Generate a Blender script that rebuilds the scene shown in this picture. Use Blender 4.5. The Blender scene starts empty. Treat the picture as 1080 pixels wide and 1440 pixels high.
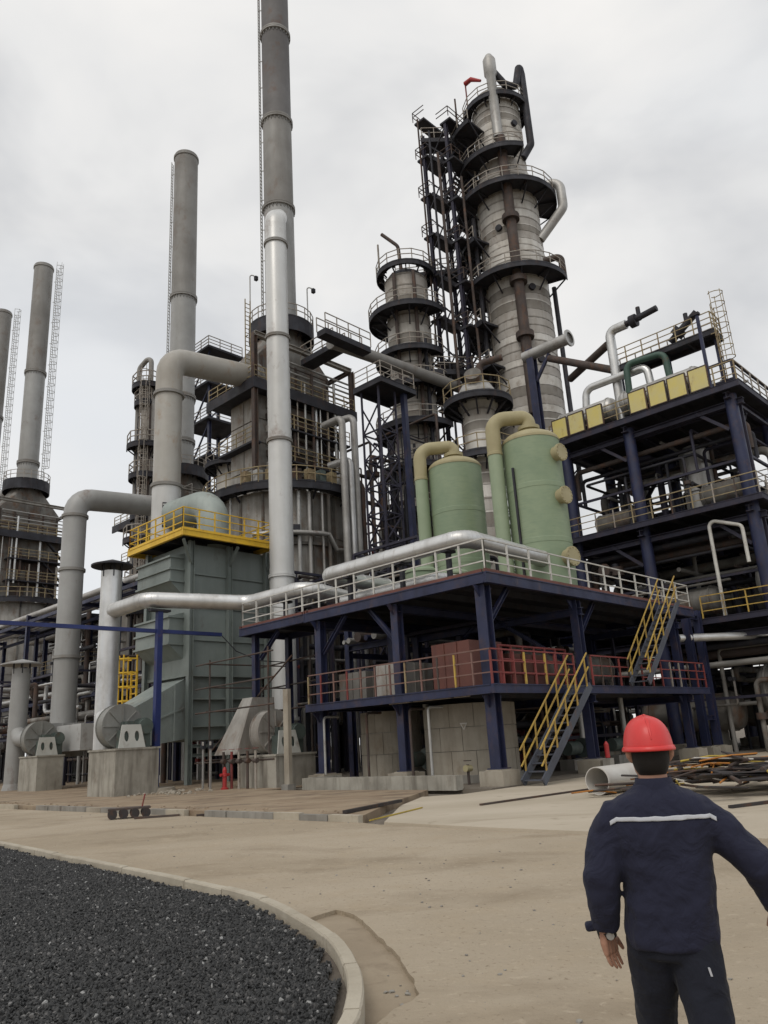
import bpy, bmesh, math, random
from mathutils import Vector, Matrix, noise
from mathutils.geometry import tessellate_polygon
random.seed(11)
scene = bpy.context.scene
col = scene.collection
R_ = math.radians

# ---------------------------------------------------------------- camera
cd = bpy.data.cameras.new('camera'); cam = bpy.data.objects.new('camera', cd); col.objects.link(cam)
cd.sensor_fit = 'VERTICAL'; cd.sensor_height = 24.0; cd.lens = 1082.0 / 1440.0 * 24.0
cd.clip_start = 0.05; cd.clip_end = 3000
cam.matrix_world = Matrix(((0.9982, 0.0594, 0.0, 0.0), (0.0170, -0.2855, -0.9582, 0.0),
                           (-0.0569, 0.9565, -0.2860, 1.65), (0, 0, 0, 1)))
scene.camera = cam

# ---------------------------------------------------------------- sky and sun (overcast)
SUN_EL, SUN_AZ = R_(52), R_(205)      # compass bearing of the sun (clockwise from +Y)
world = bpy.data.worlds.new('World'); scene.world = world; world.use_nodes = True
nt = world.node_tree; nt.nodes.clear()
out = nt.nodes.new('ShaderNodeOutputWorld'); bg = nt.nodes.new('ShaderNodeBackground')
sky = nt.nodes.new('ShaderNodeTexSky'); sky.sky_type = 'NISHITA'; sky.sun_disc = False
sky.sun_elevation = SUN_EL; sky.sun_rotation = SUN_AZ; sky.dust_density = 3.0; sky.air_density = 1.2
tc = nt.nodes.new('ShaderNodeTexCoord'); mp = nt.nodes.new('ShaderNodeMapping')
mp.inputs['Scale'].default_value = (1.0, 1.0, 1.7); mp.inputs['Location'].default_value = (2.3, 0.7, 0.4)
n1 = nt.nodes.new('ShaderNodeTexNoise'); n1.inputs['Scale'].default_value = 2.3; n1.inputs['Detail'].default_value = 5.0; n1.inputs['Roughness'].default_value = 0.5
n1.inputs['Distortion'].default_value = 0.35
cr = nt.nodes.new('ShaderNodeValToRGB')
e = cr.color_ramp.elements
e[0].position = 0.33; e[0].color = (0.65, 0.655, 0.665, 1); e[1].position = 0.62; e[1].color = (0.94, 0.92, 0.89, 1)
k = e.new(0.46); k.color = (0.83, 0.825, 0.815, 1)
n2 = nt.nodes.new('ShaderNodeTexNoise'); n2.inputs['Scale'].default_value = 1.1; n2.inputs['Detail'].default_value = 2.0
cr2 = nt.nodes.new('ShaderNodeValToRGB'); cr2.color_ramp.elements[0].position = 0.42; cr2.color_ramp.elements[1].position = 0.66
mul = nt.nodes.new('ShaderNodeVectorMath'); mul.operation = 'SCALE'; mul.inputs['Scale'].default_value = 10.0
mixb = nt.nodes.new('ShaderNodeMix'); mixb.data_type = 'RGBA'
mixb.inputs['B'].default_value = (0.74, 0.775, 0.82, 1)
mix = nt.nodes.new('ShaderNodeMix'); mix.data_type = 'RGBA'; mix.inputs['Factor'].default_value = 0.93
L = nt.links.new
L(tc.outputs['Generated'], mp.inputs['Vector']); L(mp.outputs['Vector'], n1.inputs['Vector']); L(mp.outputs['Vector'], n2.inputs['Vector'])
L(n1.outputs['Fac'], cr.inputs['Fac']); L(n2.outputs['Fac'], cr2.inputs['Fac'])
L(cr.outputs['Color'], mixb.inputs['A']); L(cr2.outputs['Color'], mixb.inputs['Factor'])
L(mixb.outputs['Result'], mul.inputs[0]); L(sky.outputs['Color'], mix.inputs['A']); L(mul.outputs['Vector'], mix.inputs['B'])
L(mix.outputs['Result'], bg.inputs['Color']); bg.inputs['Strength'].default_value = 0.1
L(bg.outputs['Background'], out.inputs['Surface'])
sd = bpy.data.lights.new('sun', 'SUN'); sd.energy = 0.9; sd.angle = R_(25); sd.color = (1.0, 0.95, 0.88)
so = bpy.data.objects.new('sun', sd); col.objects.link(so)
sdir = Vector((math.sin(SUN_AZ) * math.cos(SUN_EL), math.cos(SUN_AZ) * math.cos(SUN_EL), math.sin(SUN_EL)))
so.rotation_euler = sdir.to_track_quat('Z', 'Y').to_euler(); so.location = sdir * 100
vs = scene.view_settings; vs.view_transform = 'Standard'; vs.look = 'None'; vs.exposure = 0.06; vs.gamma = 1.0; vs.use_curve_mapping = False

# ---------------------------------------------------------------- plant grid: u runs right and back, v left and back
C0 = Vector((2.83, 26.08)); UA = R_(46.5)
U3 = Vector((math.cos(UA), math.sin(UA), 0)); V3 = Vector((-math.sin(UA), math.cos(UA), 0)); Z3 = Vector((0, 0, 1))
def w(u, v, z=0.0):
    return Vector((C0.x + U3.x * u + V3.x * v, C0.y + U3.y * u + V3.y * v, z))
AX = (U3, V3, Z3)
UDEG, VDEG = 46.5, 136.5

# ---------------------------------------------------------------- materials
def mat(name, base, dark=None, rough=0.6, metal=0.0, ns=1.0, amount=0.6, streak=0.4, rust=0.0,
        rustcol=(0.13, 0.06, 0.03), bump=0.05, bscale=30.0, spec=0.4, stretch=0.12, coat=0.0):
    m = bpy.data.materials.new(name); m.use_nodes = True
    t = m.node_tree; N = t.nodes; b = N['Principled BSDF']; lk = t.links.new
    dark = dark or tuple(c * 0.55 for c in base)
    geo = N.new('ShaderNodeNewGeometry')
    def nz(scale, detail, rgh, sz=1.0):
        mpn = N.new('ShaderNodeMapping'); mpn.inputs['Scale'].default_value = (scale, scale, scale * sz)
        nn = N.new('ShaderNodeTexNoise'); nn.inputs['Scale'].default_value = 1.0; nn.inputs['Detail'].default_value = detail; nn.inputs['Roughness'].default_value = rgh
        lk(geo.outputs['Position'], mpn.inputs['Vector']); lk(mpn.outputs['Vector'], nn.inputs['Vector'])
        return nn
    def ramp(src, a, c):
        r = N.new('ShaderNodeMapRange'); r.inputs['From Min'].default_value = a; r.inputs['From Max'].default_value = c
        lk(src.outputs['Fac'], r.inputs['Value']); return r.outputs['Result']
    def mixc(a, bcol, fac, f=1.0):
        mx = N.new('ShaderNodeMix'); mx.data_type = 'RGBA'
        if hasattr(a, 'links'): lk(a, mx.inputs['A'])
        else: mx.inputs['A'].default_value = (*a, 1)
        mx.inputs['B'].default_value = (*bcol, 1)
        mm = N.new('ShaderNodeMath'); mm.operation = 'MULTIPLY'; mm.inputs[1].default_value = f; lk(fac, mm.inputs[0])
        lk(mm.outputs[0], mx.inputs['Factor']); return mx.outputs['Result']
    blot = nz(ns, 6.0, 0.62)
    c = mixc(base, dark, ramp(blot, 0.38, 0.68), amount)
    if streak:
        st = nz(ns * 3.5, 4.0, 0.6, stretch)
        c = mixc(c, dark, ramp(st, 0.48, 0.72), streak)
    if rust:
        rs = nz(ns * 1.7 + 0.3, 8.0, 0.7, 0.6)
        c = mixc(c, rustcol, ramp(rs, 0.60 - 0.16 * rust, 0.74 - 0.1 * rust), min(1.0, 0.55 + 0.4 * rust))
    lk(c, b.inputs['Base Color'])
    b.inputs['Metallic'].default_value = metal; b.inputs['Specular IOR Level'].default_value = spec
    if coat: b.inputs['Coat Weight'].default_value = coat; b.inputs['Coat Roughness'].default_value = 0.15
    rr = N.new('ShaderNodeMapRange'); rr.inputs['From Min'].default_value = 0.3; rr.inputs['From Max'].default_value = 0.7
    rr.inputs['To Min'].default_value = max(0.05, rough - 0.1); rr.inputs['To Max'].default_value = min(1, rough + 0.15)
    lk(blot.outputs['Fac'], rr.inputs['Value']); lk(rr.outputs['Result'], b.inputs['Roughness'])
    if bump:
        bn = nz(bscale, 4.0, 0.6); bp = N.new('ShaderNodeBump'); bp.inputs['Strength'].default_value = bump * 4; bp.inputs['Distance'].default_value = 0.02
        lk(bn.outputs['Fac'], bp.inputs['Height']); lk(bp.outputs['Normal'], b.inputs['Normal'])
    return m
MT = dict(
 silver=mat('aluminium_cladding', (0.66, 0.66, 0.65), (0.40, 0.39, 0.37), 0.40, 0.75, 0.7, 0.6, 0.5, 0.12, rustcol=(0.33, 0.29, 0.24), bump=0.06, bscale=4),
 silverold=mat('weathered_aluminium', (0.46, 0.45, 0.43), (0.25, 0.235, 0.21), 0.5, 0.5, 0.5, 0.6, 0.5, 0.2, bump=0.03, bscale=8),
 galv=mat('galvanised_steel', (0.45, 0.45, 0.43), (0.28, 0.27, 0.26), 0.5, 0.4, 1.5, 0.5, 0.3, 0.2, bump=0.0),
 stack=mat('grey_painted_steel', (0.36, 0.36, 0.35), (0.22, 0.215, 0.20), 0.55, 0.15, 0.22, 0.6, 0.5, 0.12, bump=0.02, bscale=5),
 stackdark=mat('sooted_steel', (0.165, 0.158, 0.155), (0.11, 0.103, 0.10), 0.65, 0.1, 0.2, 0.7, 0.6, 0.15, bump=0.02, bscale=5),
 stackmid=mat('heat_stained_steel', (0.27, 0.262, 0.245), (0.175, 0.163, 0.148), 0.6, 0.1, 0.25, 0.7, 0.6, 0.3, rustcol=(0.17, 0.125, 0.095), bump=0.02, bscale=5),
 pipegrey=mat('pale_grey_paint', (0.60, 0.60, 0.585), (0.42, 0.415, 0.395), 0.40, 0.3, 0.25, 0.6, 0.5, 0.1, bump=0.02, bscale=5),
 ducttan=mat('discoloured_grey_paint', (0.40, 0.385, 0.35), (0.27, 0.24, 0.20), 0.5, 0.1, 0.3, 0.6, 0.5, 0.3, rustcol=(0.30, 0.20, 0.11), bump=0.02, bscale=5),
 darknavy=mat('dark_navy_steel', (0.028, 0.027, 0.048), (0.018, 0.016, 0.025), 0.6, 0.0, 0.8, 0.6, 0.4, 0.4, rustcol=(0.06, 0.035, 0.035)),
 blue=mat('navy_steel_paint', (0.022, 0.028, 0.072), (0.013, 0.014, 0.032), 0.5, 0.0, 1.1, 0.6, 0.5, 0.5, rustcol=(0.07, 0.045, 0.05)),
 bluebright=mat('blue_post_paint', (0.020, 0.034, 0.145), (0.014, 0.019, 0.07), 0.45, 0.0, 0.8, 0.5, 0.4, 0.1),
 darksteel=mat('dark_grating_steel', (0.032, 0.033, 0.042), (0.018, 0.016, 0.018), 0.65, 0.1, 0.9, 0.7, 0.4, 0.4, rustcol=(0.06, 0.035, 0.028)),
 brownsteel=mat('brown_rusty_steel', (0.085, 0.066, 0.058), (0.045, 0.034, 0.03), 0.75, 0.1, 0.8, 0.7, 0.5, 0.6, rustcol=(0.13, 0.065, 0.038)),
 furnace=mat('furnace_casing', (0.23, 0.22, 0.20), (0.085, 0.077, 0.068), 0.7, 0.1, 0.5, 0.8, 0.85, 0.7, rustcol=(0.14, 0.072, 0.038), bump=0.05, bscale=6),
 furnacepale=mat('pale_furnace_panel', (0.40, 0.385, 0.355), (0.20, 0.18, 0.155), 0.6, 0.1, 0.6, 0.75, 0.9, 0.45, rustcol=(0.18, 0.10, 0.055), bump=0.04, bscale=6),
 rail=mat('weathered_rail', (0.36, 0.33, 0.29), (0.22, 0.18, 0.14), 0.6, 0.1, 2.0, 0.6, 0.3, 0.4, bump=0.0),
 railyel=mat('worn_yellow_rail', (0.50, 0.34, 0.07), (0.28, 0.18, 0.07), 0.6, 0.0, 1.5, 0.6, 0.3, 0.5, bump=0.0),
 railtan=mat('faded_yellow_rail', (0.33, 0.27, 0.15), (0.2, 0.14, 0.09), 0.65, 0.0, 1.5, 0.6, 0.3, 0.5, bump=0.0),
 railwhite=mat('white_rail_paint', (0.58, 0.57, 0.53), (0.36, 0.34, 0.31), 0.55, 0.0, 2.0, 0.6, 0.3, 0.25, bump=0.0),
 railred=mat('red_rail_paint', (0.23, 0.045, 0.04), (0.11, 0.035, 0.035), 0.6, 0.0, 1.5, 0.6, 0.3, 0.3, bump=0.0),
 railrust=mat('rusted_rail', (0.20, 0.115, 0.095), (0.10, 0.06, 0.05), 0.65, 0.0, 1.5, 0.6, 0.3, 0.4, bump=0.0),
 stairgrey=mat('blue_grey_stair', (0.085, 0.095, 0.12), (0.05, 0.05, 0.06), 0.6, 0.1, 1.2, 0.6, 0.4, 0.3, bump=0.0),
 plinth=mat('streaked_plinth', (0.37, 0.35, 0.30), (0.155, 0.14, 0.115), 0.85, 0.0, 0.8, 0.6, 1.0, 0.2, rustcol=(0.15, 0.11, 0.08), bump=0.08, bscale=25),
 yellow=mat('yellow_paint', (0.72, 0.46, 0.03), (0.50, 0.30, 0.04), 0.5, 0.0, 0.9, 0.5, 0.4, 0.2, rustcol=(0.3, 0.15, 0.05)),
 panelyel=mat('yellow_sign_panel', (0.62, 0.52, 0.16), (0.55, 0.50, 0.30), 0.55, 0.0, 0.9, 0.7, 0.3, 0.15, rustcol=(0.35, 0.22, 0.08)),
 greentank=mat('green_fibreglass', (0.255, 0.315, 0.20), (0.185, 0.25, 0.165), 0.5, 0.0, 0.6, 0.7, 0.6, 0.0, bump=0.04, bscale=4, stretch=6.0),
 tantank=mat('tan_fibreglass', (0.37, 0.325, 0.185), (0.29, 0.25, 0.14), 0.5, 0.0, 1.0, 0.6, 0.3, 0.1, rustcol=(0.25, 0.2, 0.12), bump=0.03, bscale=10),
 greenpale=mat('pale_green_pipe', (0.30, 0.36, 0.24), (0.24, 0.30, 0.195), 0.5, 0.0, 0.8, 0.6, 0.3, 0.0),
 greenbox=mat('grey_green_paint', (0.21, 0.24, 0.225), (0.14, 0.163, 0.152), 0.5, 0.05, 0.35, 0.7, 0.5, 0.12, rustcol=(0.10, 0.085, 0.07)),
 greenlite=mat('light_grey_green', (0.33, 0.37, 0.345), (0.23, 0.26, 0.245), 0.5, 0.1, 0.6, 0.6, 0.5, 0.1),
 concrete=mat('stained_concrete', (0.29, 0.275, 0.245), (0.15, 0.138, 0.12), 0.85, 0.0, 0.7, 0.7, 0.9, 0.2, rustcol=(0.12, 0.09, 0.07), bump=0.08, bscale=25),
 concretepale=mat('pale_concrete', (0.36, 0.325, 0.265), (0.21, 0.18, 0.14), 0.85, 0.0, 0.6, 0.7, 0.7, 0.25, rustcol=(0.2, 0.15, 0.1), bump=0.06, bscale=25),
 kerb=mat('kerb_concrete', (0.44, 0.395, 0.315), (0.29, 0.25, 0.19), 0.9, 0.0, 1.6, 0.7, 0.0, 0.15, rustcol=(0.22, 0.18, 0.13), bump=0.1, bscale=40),
 redbrown=mat('red_brown_vessel', (0.17, 0.065, 0.05), (0.09, 0.045, 0.04), 0.65, 0.0, 0.8, 0.6, 0.6, 0.3),
 greenpipe=mat('dark_green_pipe', (0.05, 0.10, 0.075), (0.03, 0.06, 0.05), 0.5, 0.0, 1.0, 0.6, 0.3, 0.1),
 motor=mat('machine_green', (0.11, 0.14, 0.125), (0.05, 0.055, 0.05), 0.5, 0.2, 1.6, 0.7, 0.3, 0.3),
 casing=mat('fan_casing', (0.27, 0.27, 0.25), (0.17, 0.165, 0.15), 0.55, 0.2, 0.8, 0.7, 0.4, 0.2),
 paleplate=mat('pale_plate', (0.52, 0.52, 0.48), (0.38, 0.37, 0.33), 0.5, 0.1, 1.0, 0.6, 0.3, 0.1),
 hydrant=mat('red_paint', (0.42, 0.03, 0.03), (0.25, 0.03, 0.03), 0.45),
 black=mat('black_hole', (0.01, 0.01, 0.01), (0.01, 0.01, 0.01), 0.9, bump=0, streak=0),
 beltlite=mat('cladding_light', (0.60, 0.575, 0.53), (0.40, 0.37, 0.32), 0.55, 0.25, 0.5, 0.6, 0.75, 0.25, rustcol=(0.19, 0.14, 0.10), bump=0.04, bscale=7),
 beltmid=mat('cladding_mid', (0.42, 0.395, 0.36), (0.27, 0.24, 0.205), 0.6, 0.2, 0.5, 0.6, 0.75, 0.3, rustcol=(0.17, 0.12, 0.085), bump=0.04, bscale=7),
 beltdark=mat('cladding_dark', (0.27, 0.25, 0.22), (0.165, 0.145, 0.12), 0.65, 0.15, 0.5, 0.6, 0.75, 0.35, rustcol=(0.14, 0.095, 0.065), bump=0.04, bscale=7),
 scrapdark=mat('scrap_dark', (0.05, 0.045, 0.045), (0.03, 0.025, 0.025), 0.6, 0.3, 2.0, 0.6, 0.0, 0.5),
 scraporange=mat('scrap_orange', (0.48, 0.19, 0.03), (0.28, 0.11, 0.03), 0.6, 0.0, 2.0, 0.6, 0.0, 0.3),
 scrapyellow=mat('scrap_yellow', (0.46, 0.34, 0.05), (0.26, 0.18, 0.05), 0.6, 0.0, 2.0, 0.6, 0.0, 0.3),
 scrapwhite=mat('scrap_white', (0.56, 0.54, 0.50), (0.42, 0.38, 0.34), 0.5, 0.1, 1.0, 0.6, 0.0, 0.1),
)
bpy.data.materials['black_hole'].node_tree.nodes['Principled BSDF'].inputs['Specular IOR Level'].default_value = 0.1

# ---------------------------------------------------------------- mesh builder
def root_loc(o):
    while o.parent: o = o.parent
    return o.location.copy()
class MB:
    def __init__(s): s.v = []; s.f = []; s.s = []
    def add(s, vs, fs, smooth=False):
        n = len(s.v); s.v.extend(Vector(p) for p in vs)
        for q in fs: s.f.append(tuple(i + n for i in q)); s.s.append(smooth)
        return s
    def box(s, c, size, ax=AX):
        c = Vector(c); x, y, z = (Vector(a) * d * 0.5 for a, d in zip(ax, size))
        vs = [c + x * i + y * j + z * k for k in (-1, 1) for j in (-1, 1) for i in (-1, 1)]
        return s.add(vs, [(0, 2, 3, 1), (4, 5, 7, 6), (0, 1, 5, 4), (2, 6, 7, 3), (0, 4, 6, 2), (1, 3, 7, 5)])
    def uvbox(s, u0, u1, v0, v1, z0, z1):
        return s.box(w((u0 + u1) / 2, (v0 + v1) / 2, (z0 + z1) / 2), (u1 - u0, v1 - v0, z1 - z0))
    def beam(s, a, b, wd, h=None, up=None):
        a = Vector(a); b = Vector(b); d = b - a; ln = d.length
        if ln < 1e-6: return s
        d /= ln; h = h or wd
        up = Vector(up) if up is not None else (Z3 if abs(d.z) < 0.95 else U3)
        x = d.cross(up).normalized(); y = x.cross(d)
        return s.box((a + b) / 2, (wd, h, ln), (x, y, d))
    def hbeam(s, a, b, wd, t=None, up=None):
        a = Vector(a); b = Vector(b); d = (b - a).normalized(); t = t or wd * 0.1
        up = Vector(up) if up is not None else (Z3 if abs(d.z) < 0.95 else U3)
        x = d.cross(up).normalized(); y = x.cross(d).normalized(); o = y * (wd / 2 - t / 2)
        s.beam(a + o, b + o, wd, t, up); s.beam(a - o, b - o, wd, t, up); s.beam(a, b, t, wd - 2 * t - 0.002, up); return s
    def sweep(s, pts, r, n=12, caps=True, smooth=True):
        pts = [Vector(p) for p in pts]; m = len(pts); rs = r if isinstance(r, (list, tuple)) else [r] * m
        T = []
        for i in range(m):
            t = (pts[min(i + 1, m - 1)] - pts[max(i - 1, 0)]); T.append(t.normalized())
        ref = Z3 if abs(T[0].z) < 0.9 else U3
        x = T[0].cross(ref).normalized(); vs = []; rings = []
        for i in range(m):
            x = (x - T[i] * x.dot(T[i])).normalized(); y = T[i].cross(x)
            ring = [pts[i] + (x * math.cos(2 * math.pi * k / n) + y * math.sin(2 * math.pi * k / n)) * rs[i] for k in range(n)]
            vs += ring; rings.append(ring)
        fs = [(i * n + k, i * n + (k + 1) % n, (i + 1) * n + (k + 1) % n, (i + 1) * n + k) for i in range(m - 1) for k in range(n)]
        s.add(vs, fs, smooth and n > 5)
        if caps: s.add(rings[0], [tuple(range(n))[::-1]]); s.add(rings[-1], [tuple(range(n))])
        return s
    def tube(s, a, b, r, n=12, r2=None, caps=True): return s.sweep([a, b], [r, r2 if r2 is not None else r], n, caps)
    def path(s, pts, r, bend=None, n=14, caps=True, seam=0.0, seamr=1.02):
        p = fillet([Vector(q) for q in pts], bend if bend is not None else r * 2.2)
        s.sweep(p, r, n, caps)
        if seam:
            acc = 0
            for a, b in zip(p, p[1:]):
                d = (b - a).length
                if d < seam * 0.6: continue
                q = int(d / seam)
                for i in range(1, q + 1):
                    c = a + (b - a) * (i * seam / d - 0.3 * seam / d); t = (b - a) / d
                    s.sweep([c - t * 0.03, c + t * 0.03], r * seamr, n, True)
        return s
    def lathe(s, c, prof, n=24, a0=0, a1=360, smooth=True):
        c = Vector(c); full = abs(a1 - a0) >= 359.9; m = n if full else n + 1
        for (r0, z0), (r1, z1) in zip(prof, prof[1:]):
            ang = [R_(a0 + (a1 - a0) * k / n) for k in range(m)]
            vs = [c + Vector((math.cos(a) * r0, math.sin(a) * r0, z0)) for a in ang] + [c + Vector((math.cos(a) * r1, math.sin(a) * r1, z1)) for a in ang]
            fs = [(k, (k + 1) % m, m + (k + 1) % m, m + k) for k in range(n)]
            s.add(vs, fs, smooth)
        return s
    def disc(s, c, axis, r, t, n=20):
        a = Vector(axis).normalized(); c = Vector(c); return s.tube(c, c + a * t, r, n)
    def ring(s, c, r0, r1, z0, z1, a0=0, a1=360, n=32):
        c = Vector((c[0], c[1], 0)); full = a1 - a0 >= 359.9
        prof = [(r0, z0), (r1, z0), (r1, z1), (r0, z1), (r0, z0)]
        s.lathe(c, prof, n, a0, a1, False)
        if not full:
            for a in (a0, a1):
                d = Vector((math.cos(R_(a)), math.sin(R_(a)), 0))
                s.add([c + d * r0 + Z3 * z0, c + d * r1 + Z3 * z0, c + d * r1 + Z3 * z1, c + d * r0 + Z3 * z1], [(0, 1, 2, 3)])
        return s
    def prism(s, poly, z0, z1):
        n = len(poly); lo = [Vector((p[0], p[1], z0)) for p in poly]; hi = [Vector((p[0], p[1], z1)) for p in poly]
        s.add(lo + hi, [(i, (i + 1) % n, n + (i + 1) % n, n + i) for i in range(n)] + [tuple(range(n))[::-1], tuple(range(n, 2 * n))]); return s
    def mesh(s, name, loc=Vector((0, 0, 0))):
        me = bpy.data.meshes.new(name); me.from_pydata([tuple(p - loc) for p in s.v], [], s.f); me.update()
        me.polygons.foreach_set('use_smooth', s.s)
        bm = bmesh.new(); bm.from_mesh(me); bmesh.ops.recalc_face_normals(bm, faces=bm.faces); bm.to_mesh(me); bm.free()
        return me
    def build(s, name, m, parent=None, loc=None):
        lc = root_loc(parent) if parent else Vector(loc if loc is not None else (0, 0, 0))
        me = s.mesh(name, lc); me.materials.append(MT[m] if isinstance(m, str) else m)
        o = bpy.data.objects.new(name, me); col.objects.link(o); o.parent = parent
        if not parent: o.location = lc
        return o
def fillet(pts, R):
    if len(pts) < 3 or R <= 0: return pts
    out = [pts[0]]
    for i in range(1, len(pts) - 1):
        p, a, b = pts[i], pts[i - 1] - pts[i], pts[i + 1] - pts[i]
        la, lb = a.length, b.length; a = a / la; b = b / lb; ang = a.angle(b)
        if ang > 3.1 or ang < 0.1: out.append(p); continue
        d = min(R / math.tan(ang / 2), la * 0.49, lb * 0.49); r = d * math.tan(ang / 2)
        c = p + (a + b).normalized() * (r / math.sin(ang / 2)); s0 = p + a * d - c; s1 = p + b * d - c; tot = s0.angle(s1)
        k = max(3, int(tot / 0.22))
        for j in range(k + 1): out.append(c + s0.normalized().slerp(s1.normalized(), j / k) * s0.length if r > 1e-4 else p)
    out.append(pts[-1]); return out
def tag(o, label=None, cat=None, group=None, kind=None):
    if label: o['label'] = label
    if cat: o['category'] = cat
    if group: o['group'] = group
    if kind: o['kind'] = kind
    return o
def thing(name, label, cat, loc, group=None):
    o = bpy.data.objects.new(name, None); col.objects.link(o); o.location = loc; o.empty_display_size = 0.5
    return tag(o, label, cat, group)
def inst(name, me, parent, pos, rz=0.0, scale=None):
    o = bpy.data.objects.new(name, me); col.objects.link(o); o.parent = parent
    o.location = Vector(pos) - (root_loc(parent) if parent else Vector((0, 0, 0))); o.rotation_euler = (0, 0, rz)
    if scale: o.scale = scale
    return o
_cache = {}
def post_mesh(h, t, m):
    k = ('post', round(h, 2), t, m)
    if k not in _cache:
        me = MB().box((0, 0, h / 2), (t, t, h), (Vector((1, 0, 0)), Vector((0, 1, 0)), Z3)).mesh('post'); me.materials.append(MT[m]); _cache[k] = me
    return _cache[k]
def along(pts, step):
    """evenly spaced points on a polyline, one at every corner"""
    res = []
    for i, (a, b) in enumerate(zip(pts, pts[1:])):
        n = max(1, round((b - a).length / step))
        for k in range(n): res.append(a + (b - a) * (k / n))
    res.append(pts[-1]); return res
def railing(parent, pts, m='rail', h=1.1, step=1.4, t=0.05, posts=True, rails=3, name='railing', postmats=None, railm=None):
    pts = [Vector(p) for p in pts]
    mb = MB()
    for a, b in zip(pts, pts[1:]):
        for k in range(rails):
            z = Z3 * (h * (1 - k / rails))
            mb.beam(a + z, b + z, t * (0.9 if k else 1.0))
    q = along(pts, step)
    if posts:
        o = mb.build('guard_rail', railm or m, parent)
        for i, p in enumerate(q):
            pm = postmats[random.randrange(len(postmats))] if postmats else m
            inst('rail_post', post_mesh(h - t, t * 1.25, pm), parent, p, R_(UDEG))
        return o
    for p in q: mb.beam(p, p + Z3 * h, t)
    return mb.build(name, railm or m, parent)
def arcpts(c, r, z, a0, a1, seg=1.2):
    n = max(4, int(abs(a1 - a0) * math.pi / 180 * r / seg))
    return [Vector((c[0] + math.cos(R_(a0 + (a1 - a0) * k / n)) * r, c[1] + math.sin(R_(a0 + (a1 - a0) * k / n)) * r, z)) for k in range(n + 1)]
def platform(parent, c, r0, r1, z, a0=0, a1=360, m='darksteel', rm='rail', rail=True, depth=0.28, t=0.05, seg=1.1):
    mb = MB(); mb.ring(c, r0, r1, z - 0.06, z, a0, a1, 28); mb.ring(c, r1 - 0.08, r1, z - depth, z + 0.10, a0, a1, 28)
    n = max(3, int((a1 - a0) / 30))
    for k in range(n + 1):
        a = R_(a0 + (a1 - a0) * k / n); d = Vector((math.cos(a), math.sin(a), 0)); b = Vector((c[0], c[1], 0))
        mb.beam(b + d * r1 * 0.98 + Z3 * (z - 0.15), b + d * r0 + Z3 * (z - 0.15 - (r1 - r0) * 0.8), 0.1)
        mb.beam(b + d * r0 + Z3 * (z - 0.15), b + d * (r1 - 0.1) + Z3 * (z - 0.15), 0.1, 0.16)
    o = mb.build('platform', m, parent)
    if rail:
        p = arcpts(c, r1 - 0.04, z, a0, a1, seg); r = MB()
        for a, b in zip(p, p[1:]):
            for h in (1.1, 0.6): r.beam(a + Z3 * h, b + Z3 * h, t)
        for q in p: r.beam(q, q + Z3 * 1.1, t)
        r.build('railing', rm, o)
    return o
def ladder(parent, p, z0, z1, out, m='galv', cage=True, wd=0.45, t=0.05, cr_=0.4, hoop=1.1):
    p = Vector((p[0], p[1], 0)); out = Vector(out).normalized(); side = out.cross(Z3).normalized(); mb = MB()
    for sgn in (-1, 1): mb.beam(p + side * wd / 2 * sgn + Z3 * z0, p + side * wd / 2 * sgn + Z3 * z1, t)
    z = z0 + 0.3
    while z < z1: mb.beam(p - side * wd / 2 + Z3 * z, p + side * wd / 2 + Z3 * z, t * 0.7); z += 0.35
    z = z0 + 1
    while z < z1: mb.beam(p + Z3 * z, p - out * 0.35 + Z3 * z, t); z += 3.0
    o = mb.build('ladder', m, parent)
    if cage:
        cb = MB(); hp = [side * (-wd / 2 - 0.02)] + [side * math.cos(a) * cr_ * -1 + out * (0.12 + math.sin(a) * cr_ * 1.5) for a in [math.pi * k / 6 for k in range(7)]] + [side * (wd / 2 + 0.02)]
        z = z0 + 2.2
        while z < z1 + 0.9:
            q = [p + h + Z3 * z for h in hp]
            for a, b in zip(q, q[1:]): cb.beam(a, b, t * 0.8)
            z += hoop
        for h in hp[1:-1:2]: cb.beam(p + h + Z3 * (z0 + 2.2), p + h + Z3 * (z1 + 0.8), t * 0.7)
        cb.build('ladder_cage', m, o)
    return o
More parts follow.
